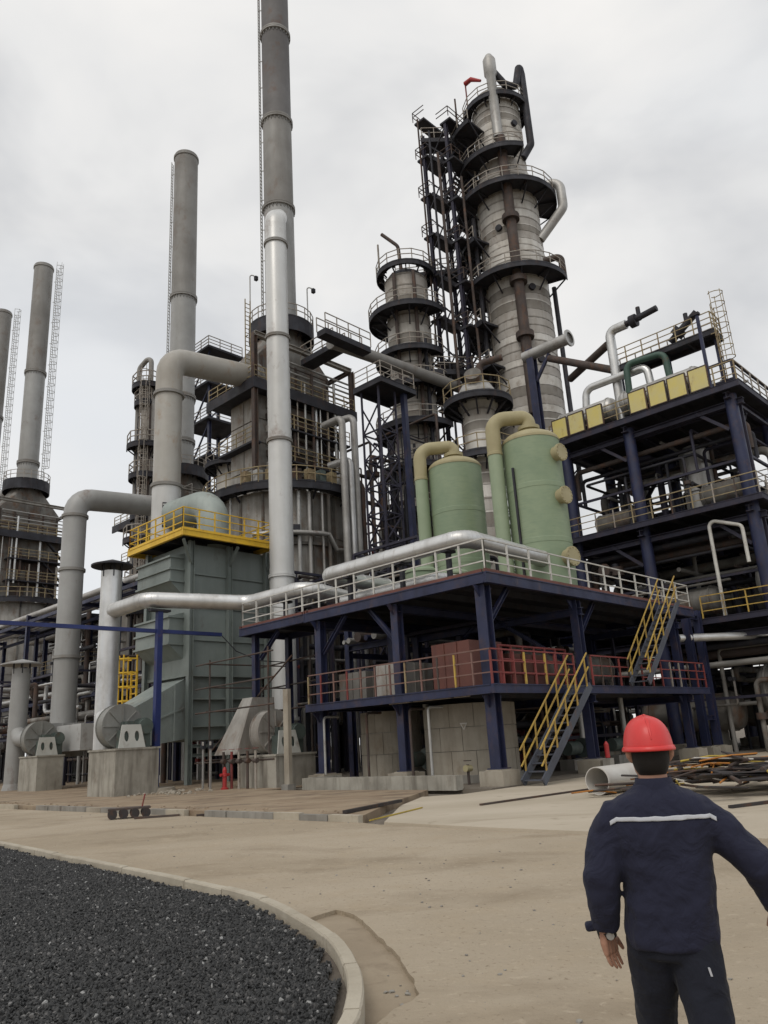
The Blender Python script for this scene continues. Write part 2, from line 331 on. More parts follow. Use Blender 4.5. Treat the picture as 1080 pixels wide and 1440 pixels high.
# ================================================================ THE SETTING
def sheet(name, loops, z, thick, m, kind='structure'):
    vs = []; 
    tri = tessellate_polygon([[Vector((p[0], p[1], 0)) for p in lp] for lp in loops])
    flat = [Vector((p[0], p[1], z)) for lp in loops for p in lp]
    mb = MB(); mb.add(flat, [tuple(t) for t in tri])
    if thick:
        for lp in loops:
            n = len(lp)
            for i in range(n):
                a, b = lp[i], lp[(i + 1) % n]
                mb.add([(a[0], a[1], z), (b[0], b[1], z), (b[0], b[1], z - thick), (a[0], a[1], z - thick)], [(0, 1, 2, 3)])
    o = mb.build(name, m); tag(o, kind=kind); return o
def ground_mat(name, cols, scales, bump=0.15, rough=0.9):
    m = bpy.data.materials.new(name); m.use_nodes = True; t = m.node_tree; N = t.nodes; lk = t.links.new; b = N['Principled BSDF']
    geo = N.new('ShaderNodeNewGeometry'); prev = None
    for i, (c, sc) in enumerate(zip(cols, scales)):
        if i == 0:
            rgb = N.new('ShaderNodeRGB'); rgb.outputs[0].default_value = (*c, 1); prev = rgb.outputs[0]; continue
        mpn = N.new('ShaderNodeMapping'); mpn.inputs['Scale'].default_value = (sc[0], sc[1], 1); mpn.inputs['Rotation'].default_value = (0, 0, -R_(sc[4] if len(sc) > 4 else VDEG)); mpn.inputs['Location'].default_value = (i * 3.7, i * 1.9, 0)
        nn = N.new('ShaderNodeTexNoise'); nn.inputs['Scale'].default_value = 1; nn.inputs['Detail'].default_value = 7; nn.inputs['Roughness'].default_value = 0.6; nn.inputs['Distortion'].default_value = 0.4
        rg = N.new('ShaderNodeMapRange'); rg.inputs['From Min'].default_value = sc[2]; rg.inputs['From Max'].default_value = sc[3]
        mx = N.new('ShaderNodeMix'); mx.data_type = 'RGBA'; mx.inputs['B'].default_value = (*c, 1)
        lk(geo.outputs['Position'], mpn.inputs['Vector']); lk(mpn.outputs['Vector'], nn.inputs['Vector']); lk(nn.outputs['Fac'], rg.inputs['Value'])
        lk(rg.outputs['Result'], mx.inputs['Factor']); lk(prev, mx.inputs['A']); prev = mx.outputs['Result']
    lk(prev, b.inputs['Base Color']); b.inputs['Roughness'].default_value = rough; b.inputs['Specular IOR Level'].default_value = 0.25
    mpn = N.new('ShaderNodeMapping'); mpn.inputs['Scale'].default_value = (22, 22, 22); nn = N.new('ShaderNodeTexNoise'); nn.inputs['Scale'].default_value = 1; nn.inputs['Detail'].default_value = 8; nn.inputs['Roughness'].default_value = 0.65
    nb = N.new('ShaderNodeTexNoise'); nb.inputs['Scale'].default_value = 0.06; nb.inputs['Detail'].default_value = 3
    ad = N.new('ShaderNodeMath'); ad.operation = 'MULTIPLY_ADD'; ad.inputs[1].default_value = 3.0
    bp = N.new('ShaderNodeBump'); bp.inputs['Strength'].default_value = bump; bp.inputs['Distance'].default_value = 0.03
    lk(geo.outputs['Position'], mpn.inputs['Vector']); lk(mpn.outputs['Vector'], nn.inputs['Vector']); lk(mpn.outputs['Vector'], nb.inputs['Vector'])
    lk(nb.outputs['Fac'], ad.inputs[0]); lk(nn.outputs['Fac'], ad.inputs[2]); lk(ad.outputs[0], bp.inputs['Height']); lk(bp.outputs['Normal'], b.inputs['Normal'])
    return m
MT['road'] = ground_mat('dusty_concrete_road', [(0.325, 0.267, 0.193), (0.395, 0.332, 0.25), (0.23, 0.18, 0.122), (0.37, 0.303, 0.218), (0.19, 0.148, 0.10), (0.43, 0.36, 0.27), (0.20, 0.156, 0.106)],
    [None, (0.16, 0.26, 0.40, 0.62), (0.35, 0.6, 0.52, 0.74), (1.3, 1.6, 0.5, 0.72), (2.6, 3.2, 0.66, 0.78), (9, 11, 0.58, 0.72), (19, 17, 0.60, 0.72)], 0.6)
MT['gutter'] = ground_mat('darker_silt', [(0.285, 0.23, 0.165), (0.335, 0.275, 0.20), (0.225, 0.178, 0.128)], [None, (1.2, 1.2, 0.4, 0.65), (3, 3, 0.55, 0.75)], 0.4)  # ground in the dip, a tone darker than the road
MT['pad'] = ground_mat('light_concrete', [(0.40, 0.345, 0.265), (0.47, 0.41, 0.325), (0.29, 0.24, 0.175), (0.22, 0.175, 0.125)], [None, (0.16, 0.4, 0.4, 0.65), (0.35, 0.9, 0.55, 0.75), (1.4, 1.4, 0.62, 0.78)], 0.25)
MT['pave'] = ground_mat('dirty_pavement', [(0.27, 0.205, 0.14), (0.34, 0.27, 0.19), (0.13, 0.095, 0.07), (0.20, 0.13, 0.085)], [None, (0.3, 0.5, 0.4, 0.65), (0.5, 1.1, 0.5, 0.7), (1.6, 1.8, 0.55, 0.75)], 0.5)
MT['yard'] = ground_mat('dark_yard', [(0.15, 0.13, 0.105), (0.21, 0.18, 0.145), (0.09, 0.075, 0.065)], [None, (0.2, 0.2, 0.4, 0.65), (0.6, 0.6, 0.5, 0.7)], 0.4)

BIG = 900
sheet('ground', [[(-BIG, -BIG), (BIG, -BIG), (BIG, BIG), (-BIG, BIG)]], -0.06, 0, 'yard')
# outer top edge of the kerb round the gravel bed, along the road then turning back
curve = [(-40, 55.0), (-30, 42.6), (-20, 30.9), (-12, 21.45), (-8.43, 17.25), (-5.53, 13.85), (-3.12, 11.1), (-1.62, 9.25), (-0.93, 7.95), (-0.56, 7.05), (-0.37, 6.2), (-0.31, 5.55), (-0.36, 4.9), (-0.62, 4.1), (-1.15, 3.3), (-2.0, 2.6), (-3.4, 2.05), (-6, 1.6), (-10, 1.4), (-20, 1.3), (-50, 1.3)]
def catmull(p, k=8):
    p = [Vector((a[0], a[1])) for a in p]; q = []
    for i in range(len(p) - 1):
        a, b, c, d = p[max(i - 1, 0)], p[i], p[i + 1], p[min(i + 2, len(p) - 1)]
        for j in range(k):
            t = j / k; q.append(0.5 * ((2 * b) + (c - a) * t + (2 * a - 5 * b + 4 * c - d) * t * t + (3 * b - a - 3 * c + d) * t ** 3))
    q.append(p[-1]); return q
edge = catmull(curve)
def offset(pl, d):
    res = []
    for i in range(len(pl)):
        t = (pl[min(i + 1, len(pl) - 1)] - pl[max(i - 1, 0)]).normalized(); res.append(pl[i] + Vector((t.y, -t.x)) * d)
    return res
KW, KH = 0.11, 0.14
inner = offset(edge, KW)
if (inner[60] - Vector((-20, 10))).length > (edge[60] - Vector((-20, 10))).length: inner = offset(edge, -KW)
bevo = [a + (b - a) * 0.12 for a, b in zip(edge, inner)]; bevi = [b + (a - b) * 0.12 for a, b in zip(edge, inner)]
mb = MB(); n = len(edge); vs = []
for a, b, c, d in zip(edge, bevo, bevi, inner):
    jit = 0.004 * noise.noise(Vector((a.x * 2, a.y * 2, 0)))
    vs += [(a.x, a.y, -0.05), (a.x, a.y, KH - 0.015 + jit), (b.x, b.y, KH + jit), (c.x, c.y, KH + jit), (d.x, d.y, KH - 0.015 + jit), (d.x, d.y, -0.05)]
mb.add(vs, [(i * 6 + k, i * 6 + k + 1, i * 6 + k + 7, i * 6 + k + 6) for i in range(n - 1) for k in range(5)])
for i in range(len(mb.v)): mb.v[i].z -= 0.012 if mb.v[i].z > 0.05 else 0
for i in range(0, len(mb.v), 6):
    c_ = (mb.v[i + 1] + mb.v[i + 4]) * 0.5
    for k in range(6): mb.v[i + k].xy = c_.xy + (mb.v[i + k].xy - c_.xy) * 0.86
kerb_core = tag(mb.build('kerb', 'gutter'), kind='structure')
# cast stones along the kerb, each about a metre long with open joints
def resample(pl, step):
    res = [pl[0]]; acc = 0.0
    for a, b in zip(pl, pl[1:]):
        d = (b - a).length
        while acc + d >= step:
            a = a + (b - a) * ((step - acc) / d); d = (b - a).length; res.append(a.copy()); acc = 0.0
        acc += d
    return res
fine = resample(edge, 0.125); sgn_ = 1 if (inner[60] - offset(edge, KW)[60]).length < 1e-6 else -1; finei = offset(fine, KW * sgn_)
for s0 in range(0, len(fine) - 8, 8):
    mid = fine[s0 + 4]
    if mid.y > 42 or mid.x < -22: continue
    kb = MB(); vs = []; seg = list(range(s0, s0 + 9)); dz = random.uniform(-0.005, 0.004); dl = random.uniform(-0.006, 0.006)
    for q, i in enumerate(seg):
        a = fine[i].copy(); d = finei[i].copy(); tt = (fine[min(i + 1, len(fine) - 1)] - fine[i - 1]).normalized()
        if q == 0: a += tt * 0.005; d += tt * 0.005
        if q == 8: a -= tt * 0.005; d -= tt * 0.005
        nrm_ = (a - d).normalized(); a += nrm_ * dl; d += nrm_ * dl
        ch = [0.006 * noise.noise(Vector((a.x * 11, a.y * 11, h_ * 3.0))) for h_ in range(4)]; zt = KH + dz + 0.004 * noise.noise(Vector((a.x * 6, a.y * 6, 2)))
        bo_ = a + (d - a) * 0.1; bi_ = d + (a - d) * 0.1
        vs += [(a.x, a.y, -0.05), (a.x + nrm_.x * ch[0], a.y + nrm_.y * ch[0], zt - 0.016 + ch[1]), (bo_.x, bo_.y, zt + ch[2] * 0.4), (bi_.x, bi_.y, zt + ch[3] * 0.4), (d.x, d.y, zt - 0.016), (d.x, d.y, -0.05)]
    kb.add(vs, [(i * 6 + k, i * 6 + k + 1, i * 6 + k + 7, i * 6 + k + 6) for i in range(8) for k in range(5)] + [(0, 1, 2, 3, 4, 5), (53, 52, 51, 50, 49, 48)]); kb.build('kerbstone', 'kerb', kerb_core)
# gutter: a dip between the road screed and the kerb
hole = [(-0.75, 8.9), (-0.52, 8.55), (-0.30, 7.75), (-0.13, 7.1), (-0.03, 6.55), (0.03, 6.1), (0.01, 5.85), (-0.12, 5.68), (-0.24, 5.35), (-0.30, 4.7), (-0.75, 4.6), (-0.6, 6.0), (-0.75, 7.0), (-1.1, 8.2)]
hq = catmull(hole + [hole[0]], 6)[:-1]
hq = [p + Vector((0.022 * noise.noise(Vector((p.x * 9, p.y * 9, 1))), 0.022 * noise.noise(Vector((p.x * 9, p.y * 9, 5))))) for p in hq]
far = [w(-8.45, 90), w(-8.45, -2.9), w(-8.62, -3.6), w(-8.8, -6.7), w(-8.85, -11.5), w(-8.85, -60), w(-90, -60), w(-90, 90)]
sheet('road', [[(p.x, p.y) for p in far], [(p.x, p.y) for p in hq][::-1]], 0.0, 0.045, 'road')
sheet('gutter', [[(-2.2, 10.0), (0.5, 10.0), (0.5, 3.6), (-2.2, 3.6)]], -0.042, 0, 'gutter')
# light concrete apron in front of the scrubber platform, and the raised pavement to its left
sheet('apron', [[(p.x, p.y) for p in (w(-8.62, -3.75), w(-5.4, -1.2), w(-3.0, 0.2), w(-2.1, -0.6), w(40, -0.6), w(40, -60), w(-8.85, -60), w(-8.85, -11.5), w(-8.8, -6.7))]], 0.05, 0.11, 'pad')
pavement = sheet('pavement', [[(p.x, p.y) for p in (w(-8.3, 90), w(-8.3, -2.8), w(-5.6, -1.0), w(-3.0, 0.4), w(-1.6, 1.2), w(-1.6, 9.6), w(6, 9.6), w(6, 90))]], 0.13, 0.19, 'pave')
kms = []
for kk, mm in enumerate(('kerb', 'concretepale', 'concrete')):
    b = MB(); b.box((0, 0, 0), (0.16, 0.975, 0.20)); me = b.mesh('kerbstone'); me.materials.append(MT[mm]); kms.append(me)
random.seed(3)
for i in range(64):
    if i in (6, 17, 18): continue                      # missing stones
    v = -2.3 + i
    o = inst('kerbstone', kms[random.choices((0, 1, 2), (3, 2, 4))[0]], pavement, w(-8.38 + random.uniform(-0.02, 0.02), v, 0.05 + random.uniform(-0.015, 0.01)), random.uniform(-0.012, 0.012))
# low concrete bund wall under the platform
mb = MB()
mb.uvbox(-0.9, -0.55, 0.6, 8.2, 0.05, 0.5); mb.uvbox(-0.55, 1.0, 8.0, 8.3, 0.05, 0.5)
tag(mb.build('bund_wall', 'plinth'), 'low stained concrete bund wall along the foot of the blue platform', 'wall')
sheet('platform_base', [[(p.x, p.y) for p in (w(-0.6, -0.55), w(40, -0.55), w(40, 9.5), w(-0.6, 9.5))]], 0.09, 0.15, 'yard')  # dark ground colour deepens the shade under the decks and cuts bounce

# gravel bed: individual stones scattered on an uneven mound
bedp = [(p.x, p.y) for p in inner]
bed = sheet('gravel_bed_soil', [bedp + [(-50, 60)]], 0.03, 0, 'yard'); bed['kind'] = 'structure'
gm = bpy.data.materials.new('crushed_black_stone'); gm.use_nodes = True; t = gm.node_tree; b = t.nodes['Principled BSDF']
oi = t.nodes.new('ShaderNodeObjectInfo'); rp = t.nodes.new('ShaderNodeValToRGB'); el = rp.color_ramp.elements
geo = t.nodes.new('ShaderNodeNewGeometry')
el[0].position = 0.0; el[0].color = (0.012, 0.012, 0.012, 1); el[1].position = 1.0; el[1].color = (0.32, 0.32, 0.31, 1)
for p_, c_ in ((0.5, (0.019, 0.0195, 0.0195, 1)), (0.78, (0.030, 0.030, 0.030, 1)), (0.93, (0.052, 0.05, 0.048, 1)), (0.985, (0.14, 0.135, 0.13, 1))):
    x = el.new(p_); x.color = c_
at = t.nodes.new('ShaderNodeAttribute'); at.attribute_name = 'shade'; at.attribute_type = 'INSTANCER'
t.links.new(at.outputs['Fac'], rp.inputs['Fac']); t.links.new(rp.outputs['Color'], b.inputs['Base Color']); b.inputs['Roughness'].default_value = 0.55; b.inputs['Specular IOR Level'].default_value = 0.5
# surface that carries the stones (the visible stretch of the bed)
gv = MB(); cells = []; stp = 0.1
import bisect
def inside(x, y, poly):
    c = False; j = len(poly) - 1
    for i in range(len(poly)):
        if ((poly[i][1] > y) != (poly[j][1] > y)) and (x < (poly[j][0] - poly[i][0]) * (y - poly[i][1]) / (poly[j][1] - poly[i][1]) + poly[i][0]): c = not c
        j = i
    return c
inn2 = [(p.x, p.y) for p in offset(edge, KW + 0.03 if (inner[60] - offset(edge, KW)[60]).length < 1e-6 else -(KW + 0.03))] + [(-50, 60)]
def gz(x, y): return 0.075 + 0.035 * noise.noise(Vector((x * 0.7, y * 0.7, 0))) + 0.012 * noise.noise(Vector((x * 3, y * 3, 4)))
ix = {}
def vid(i, j):
    if (i, j) not in ix:
        x, y = i * stp, j * stp; ix[(i, j)] = len(gv.v); gv.v.append(Vector((x, y, gz(x, y))))
    return ix[(i, j)]
for i in range(-200, 8):
    for j in range(25, 320):
        x, y = (i + 0.5) * stp, (j + 0.5) * stp
        if x < -0.62 * y - 1.2: continue
        if all(inside(x + a * stp / 2, y + c * stp / 2, inn2) for a in (-1, 1) for c in (-1, 1)):
            gv.f.append((vid(i, j), vid(i + 1, j), vid(i + 1, j + 1), vid(i, j + 1))); gv.s.append(False)
gravel = gv.build('gravel', gm); tag(gravel, 'bed of dark crushed stone inside the curved kerb', 'gravel', kind='stuff')
ng = bpy.data.node_groups.new('scatter_stones', 'GeometryNodeTree')
ng.interface.new_socket('Geometry', in_out='INPUT', socket_type='NodeSocketGeometry'); ng.interface.new_socket('Geometry', in_out='OUTPUT', socket_type='NodeSocketGeometry')
gn = ng.nodes; gi = gn.new('NodeGroupInput'); go = gn.new('NodeGroupOutput'); gl = ng.links.new
dist = gn.new('GeometryNodeDistributePointsOnFaces'); dist.inputs['Density'].default_value = 1500.0
ico = gn.new('GeometryNodeMeshIcoSphere'); ico.inputs['Radius'].default_value = 1.0; ico.inputs['Subdivisions'].default_value = 2
nzn = gn.new('ShaderNodeTexNoise'); nzn.noise_dimensions = '3D'; nzn.inputs['Scale'].default_value = 0.9; nzn.inputs['Detail'].default_value = 1.0
sub = gn.new('ShaderNodeVectorMath'); sub.operation = 'SUBTRACT'; sub.inputs[1].default_value = (0.5, 0.5, 0.5)
scl = gn.new('ShaderNodeVectorMath'); scl.operation = 'SCALE'; scl.inputs['Scale'].default_value = 1.5
setp = gn.new('GeometryNodeSetPosition'); shs = gn.new('GeometryNodeSetShadeSmooth'); shs.inputs['Shade Smooth'].default_value = False
iop = gn.new('GeometryNodeInstanceOnPoints')
rrot = gn.new('FunctionNodeRandomValue'); rrot.data_type = 'FLOAT_VECTOR'; rrot.inputs['Max'].default_value = (6.28, 6.28, 6.28)
rsc = gn.new('FunctionNodeRandomValue'); rsc.data_type = 'FLOAT_VECTOR'; rsc.inputs['Min'].default_value = (0.007, 0.006, 0.004); rsc.inputs['Max'].default_value = (0.030, 0.024, 0.016); rsc.inputs['Seed'].default_value = 5
rsh = gn.new('FunctionNodeRandomValue'); rsh.data_type = 'FLOAT'; rsh.inputs['Seed'].default_value = 9
sna = gn.new('GeometryNodeStoreNamedAttribute'); sna.data_type = 'FLOAT'; sna.domain = 'INSTANCE'; sna.inputs['Name'].default_value = 'shade'
smt = gn.new('GeometryNodeSetMaterial'); smt.inputs['Material'].default_value = gm
jn = gn.new('GeometryNodeJoinGeometry')
gl(gi.outputs[0], dist.inputs['Mesh']); gl(dist.outputs['Points'], iop.inputs['Points']); gl(ico.outputs['Mesh'], setp.inputs['Geometry'])
gl(nzn.outputs['Color'], sub.inputs[0]); gl(sub.outputs[0], scl.inputs[0]); gl(scl.outputs[0], setp.inputs['Offset'])
gl(setp.outputs['Geometry'], shs.inputs['Geometry']); gl(shs.outputs['Geometry'], smt.inputs['Geometry']); gl(smt.outputs['Geometry'], iop.inputs['Instance'])
gl(rrot.outputs['Value'], iop.inputs['Rotation']); gl(rsc.outputs['Value'], iop.inputs['Scale'])
gl(iop.outputs['Instances'], sna.inputs['Geometry']); gl(rsh.outputs[1], sna.inputs['Value'])
gl(sna.outputs['Geometry'], jn.inputs['Geometry']); gl(gi.outputs[0], jn.inputs['Geometry']); gl(jn.outputs['Geometry'], go.inputs[0])
md = gravel.modifiers.new('stones', 'NODES'); md.node_group = ng
# ================================================================ FRONT SCRUBBER PLATFORM (blue steel, two decks)
def footing(parent, u, v, s=0.95, h=0.55, m='concretepale'):
    mb = MB(); mb.uvbox(u - s / 2, u + s / 2, v - s / 2, v + s / 2, 0.0, h); mb.uvbox(u - s * 0.34, u + s * 0.34, v - s * 0.34, v + s * 0.34, h, h + 0.04)
    return mb.build('footing', m, parent)
def column(parent, u, v, z0, z1, wd=0.36, m='blue', foot=True, h=0.55):
    mb = MB(); mb.hbeam(w(u, v, z0 + (h if foot else 0)), w(u, v, z1), wd, wd * 0.11, U3)
    mb.uvbox(u - wd * 0.7, u + wd * 0.7, v - wd * 0.7, v + wd * 0.7, z0 + (h + 0.041 if foot else 0), z0 + (h + 0.08 if foot else 0.04))
    o = mb.build('column', m, parent)
    if foot: footing(o, u, v, 0.95, h)
    return o
def deck(parent, u0, u1, v0, v1, z, edge_h=0.36, m='blue', plate='darksteel', strip=None, nj=5, name='deck'):
    mb = MB(); t = 0.12
    mb.uvbox(u0 + t, u1 - t, v0 + t, v1 - t, z - 0.07, z - 0.01)
    k = int((v1 - v0) / 1.6)
    for i in range(1, k): vv = v0 + (v1 - v0) * i / k; mb.uvbox(u0 + t, u1 - t, vv - 0.06, vv + 0.06, z - 0.32, z - 0.072)
    o = mb.build(name, plate, parent)  # near-black plate and joists; underside shade is put into their colour
    for a in ((u0, u1, v0, v0 + t), (u0, u1, v1 - t, v1), (u0, u0 + t, v0 + t + 0.002, v1 - t - 0.002), (u1 - t, u1, v0 + t + 0.002, v1 - t - 0.002)):
        b = MB(); b.uvbox(*a, z - edge_h + 0.04, z - 0.04)
        long_u = (a[1] - a[0]) > (a[3] - a[2])
        # flanges make the edge read as a channel
        e = 0.03
        b.uvbox(a[0] - (0 if long_u else e), a[1] + (0 if long_u else e), a[2] - (e if long_u else 0), a[3] + (e if long_u else 0), z - 0.038, z)
        b.uvbox(a[0] - (0 if long_u else e), a[1] + (0 if long_u else e), a[2] - (e if long_u else 0), a[3] + (e if long_u else 0), z - edge_h, z - edge_h + 0.038)
        b.build('edge_beam', m, o)
        if strip:
            c = MB(); c.uvbox(a[0] + (0.0 if long_u else 0.02), a[1] - (0.0 if long_u else 0.02), a[2] + (0.02 if long_u else 0.07), a[3] - (0.02 if long_u else 0.07), z + 0.002, z + 0.12); c.build('toe_board', strip, o)
    return o
ZU, ZL = 7.08, 3.28
fp = thing('steel_platform', 'two level navy steel platform carrying the green fibreglass scrubber tanks', 'platform', w(8, 4, 0))
deck(fp, 0.3, 17.3, -0.45, 9.2, ZU, 0.38, strip='redbrown', name='upper_deck')
deck(fp, 0.3, 3.2, 9.22, 13.95, ZU, 0.36, strip='redbrown', name='walkway_deck')
deck(fp, 0.0, 17.4, -0.55, 8.95, ZL, 0.30, name='lower_deck')
for (u, v) in ((0.62, 0.0), (0.62, 4.15), (0.62, 8.6), (6.7, 0.0), (15.6, 0.0), (6.7, 4.5), (6.7, 8.6), (11.4, 8.6), (15.6, 4.5), (15.6, 8.6)):
    column(fp, u, v, 0.0, ZU - 0.4, 0.40 if v == 0 and u < 1 else 0.34)
for (u, v) in ((0.62, 0.0), (0.62, 4.15), (0.62, 8.6), (6.7, 0.0), (15.6, 0.0)):
    for zt in (ZU - 0.42, ZL - 0.34):
        for sg in (-1, 1):
            g = MB(); g.add([w(u + sg * 0.2, v - 0.02, zt), w(u + sg * 0.55, v - 0.02, zt), w(u + sg * 0.2, v - 0.02, zt - 0.4), w(u + sg * 0.2, v + 0.02, zt), w(u + sg * 0.55, v + 0.02, zt), w(u + sg * 0.2, v + 0.02, zt - 0.4)], [(0, 1, 2), (5, 4, 3), (0, 2, 5, 3), (1, 4, 5, 2), (0, 3, 4, 1)]); g.build('gusset_plate', 'blue', fp)
column(fp, 0.75, 13.3, 0, ZU - 0.36, 0.26); column(fp, 2.7, 13.3, 0, ZU - 0.36, 0.26)
for a, b in (((0.62, 8.4, 5.3), (0.62, 7.0, 6.72)), ((0.62, 4.35, 5.4), (0.62, 5.6, 6.72)), ((6.9, 0.0, 5.4), (8.2, 0.0, 6.72)), ((0.82, 0.0, 5.4), (2.1, 0.0, 6.72)),
             ((6.7, 0.2, 4.0), (6.7, 4.3, 6.7)), ((6.7, 4.7, 6.7), (6.7, 8.4, 4.0)), ((11.4, 8.6, 0.6), (15.4, 8.6, 3.0)), ((0.75, 12.9, 5.6), (0.75, 11.6, 6.7))):
    MB().hbeam(w(*a), w(*b), 0.16, 0.02).build('brace', 'blue', fp)
for vv in (4.15, 8.6): MB().hbeam(w(0.6, vv, ZU - 0.55), w(17, vv, ZU - 0.55), 0.3, 0.03).build('girder', 'blue', fp)
for uu in (6.7, 15.6): MB().hbeam(w(uu, -0.3, ZU - 0.86), w(uu, 9.0, ZU - 0.86), 0.3, 0.03).build('girder', 'blue', fp)
for uu in (6.7, 15.6): MB().hbeam(w(uu, -0.4, ZL - 0.47), w(uu, 8.8, ZL - 0.47), 0.3, 0.03).build('girder', 'blue', fp)
# top rails, white: left run, right run
railing(fp, [w(0.42, 13.85, ZU), w(0.42, -0.36, ZU)], 'railwhite', 1.2, 1.12, 0.05, postmats=['railwhite'])
railing(fp, [w(0.42, -0.36, ZU), w(17.2, -0.36, ZU)], 'railwhite', 1.2, 1.42, 0.05, postmats=['railwhite'])
railing(fp, [w(17.2, -0.36, ZU), w(17.2, 9.1, ZU)], 'rail', 1.2, 1.42, 0.05)
railing(fp, [w(0.42, 13.85, ZU), w(3.1, 13.85, ZU)], 'railwhite', 1.2, 0.9, 0.05)
# lower rails, red with yellow and brown posts
random.seed(5)
pmx = ['railrust', 'railyel', 'railred', 'brownsteel', 'railtan', 'railrust']
railing(fp, [w(0.1, 8.85, ZL), w(0.1, -0.45, ZL)], 'railred', 1.15, 0.78, 0.045, postmats=pmx, railm='railrust')
railing(fp, [w(0.1, -0.45, ZL), w(5.3, -0.45, ZL)], 'railred', 1.15, 0.65, 0.05, postmats=['railred', 'railred', 'railred', 'railyel'])
railing(fp, [w(6.6, -0.45, ZL), w(9.6, -0.45, ZL)], 'railred', 1.15, 0.8, 0.05, postmats=['railred', 'brownsteel'])
railing(fp, [w(10.8, -0.45, ZL), w(17.3, -0.45, ZL)], 'railred', 1.15, 1.0, 0.05, postmats=['railred', 'brownsteel', 'rail'])
# inner red pipe cage behind the rails
mb = MB()
for k in range(7): mb.tube(w(2.2 + k * 0.75, 0.7, ZL), w(2.2 + k * 0.75, 0.7, ZL + 1.5), 0.05, 8)
for h in (0.5, 1.0, 1.5): mb.tube(w(2.2, 0.7, ZL + h), w(6.7, 0.7, ZL + h), 0.045, 8)
mb.build('inner_rail_cage', 'railred', fp)

def staircase(label, u0, z0, u1, z1, v0, v1, m_str, m_rail, n, both=True):
    t = thing('steel_staircase', label, 'staircase', w(u0, (v0 + v1) / 2, z0), 'stairs of the front platform')
    for v in (v0, v1): MB().beam(w(u0, v, z0 + 0.05), w(u1, v, z1 - 0.1), 0.06, 0.26).build('stringer', m_str, t)
    me = MB().box((0, 0, 0), (0.27, abs(v1 - v0) - 0.08, 0.04)).mesh('tread'); me.materials.append(MT['stairgrey'])
    for k in range(1, n + 1):
        f = (k - 0.5) / n; inst('tread', me, t, w(u0 + (u1 - u0) * f, (v0 + v1) / 2, z0 + (z1 - z0) * f))
    pm = post_mesh(1.0, 0.045, m_rail)
    for v in (v0, v1):
        mb = MB()
        for h in (1.05, 0.55): mb.beam(w(u0, v, z0 + h), w(u1, v, z1 + h), 0.042)
        mb.build('handrail', m_rail, t)
        for k in range(5): inst('baluster', pm, t, w(u0 + (u1 - u0) * (k + 0.3) / 4.6, v, z0 + (z1 - z0) * (k + 0.3) / 4.6 + 0.05), R_(UDEG))
    return t
staircase('yellow railed stair rising from the ground to the lower blue deck', 0.85, 0.09, 4.5, ZL, -1.5, -0.72, 'stairgrey', 'railyel', 13)
staircase('yellow railed stair climbing from the lower deck to the upper deck', 9.1, ZL, 13.2, ZU, -1.5, -0.72, 'stairgrey', 'railyel', 15)

# round concrete vessels standing under the lower deck
def concrete_tank(label, u, v, r, h, a_mark=None):
    t = thing('concrete_tank', label, 'tank', w(u, v, 0), 'concrete tanks under the platform')
    c = w(u, v, 0); mb = MB(); mb.lathe(c, [(r + 0.12, 0.05), (r + 0.12, 0.35), (r, 0.36)], 30); mb.build('base_ring', 'concrete', t)
    courses = 3
    for k in range(courses):
        z0 = 0.36 + (h - 0.36) * k / courses; z1 = 0.36 + (h - 0.36) * (k + 1) / courses - 0.02
        for q in range(12):
            a0 = q * 30 + 15 * (k % 2); b = MB(); b.ring(c, r - 0.1, r + random.uniform(-0.008, 0.008), z0, z1, a0 + 0.3, a0 + 29.7, 4)
            b.build('concrete_panel', 'concretepale', t)
    b = MB(); b.lathe(c, [(r - 0.05, 0.36), (r - 0.05, h - 0.01), (0.0, h - 0.01)], 24); b.build('shell', 'concrete', t)
    return t
concrete_tank('round beige concrete tank between the corner column and the next', 3.2, 3.1, 1.75, 2.85)
concrete_tank('narrower round concrete tank left of the middle blue column', 3.0, 7.1, 1.25, 2.85)
# painted warning triangle on the nearer tank
a = w(3.2, 3.1, 0); d = (Vector((-0.05, 0, 0)) - a); d.z = 0; d = Vector((-0.22, -1.0, 0)).normalized()
side = Vector((-d.y, d.x, 0)); ctr = a + d * 1.765 + Z3 * 2.15
mb = MB(); mb.add([ctr - side * 0.14, ctr + side * 0.14, ctr - Z3 * 0.26], [(0, 1, 2)]); mb.add([ctr - side * 0.14 - d * 0.02, ctr + side * 0.14 - d * 0.02, ctr - Z3 * 0.26 - d * 0.02], [(0, 2, 1)])
tri = mb.build('warning_triangle', 'scrapwhite', bpy.data.objects['concrete_tank'])
mb = MB(); mb.add([ctr - side * 0.08 - Z3 * 0.045 + d * 0.004, ctr + side * 0.08 - Z3 * 0.045 + d * 0.004, ctr - Z3 * 0.19 + d * 0.004], [(0, 1, 2)]); mb.build('triangle_centre', 'concretepale', tri)

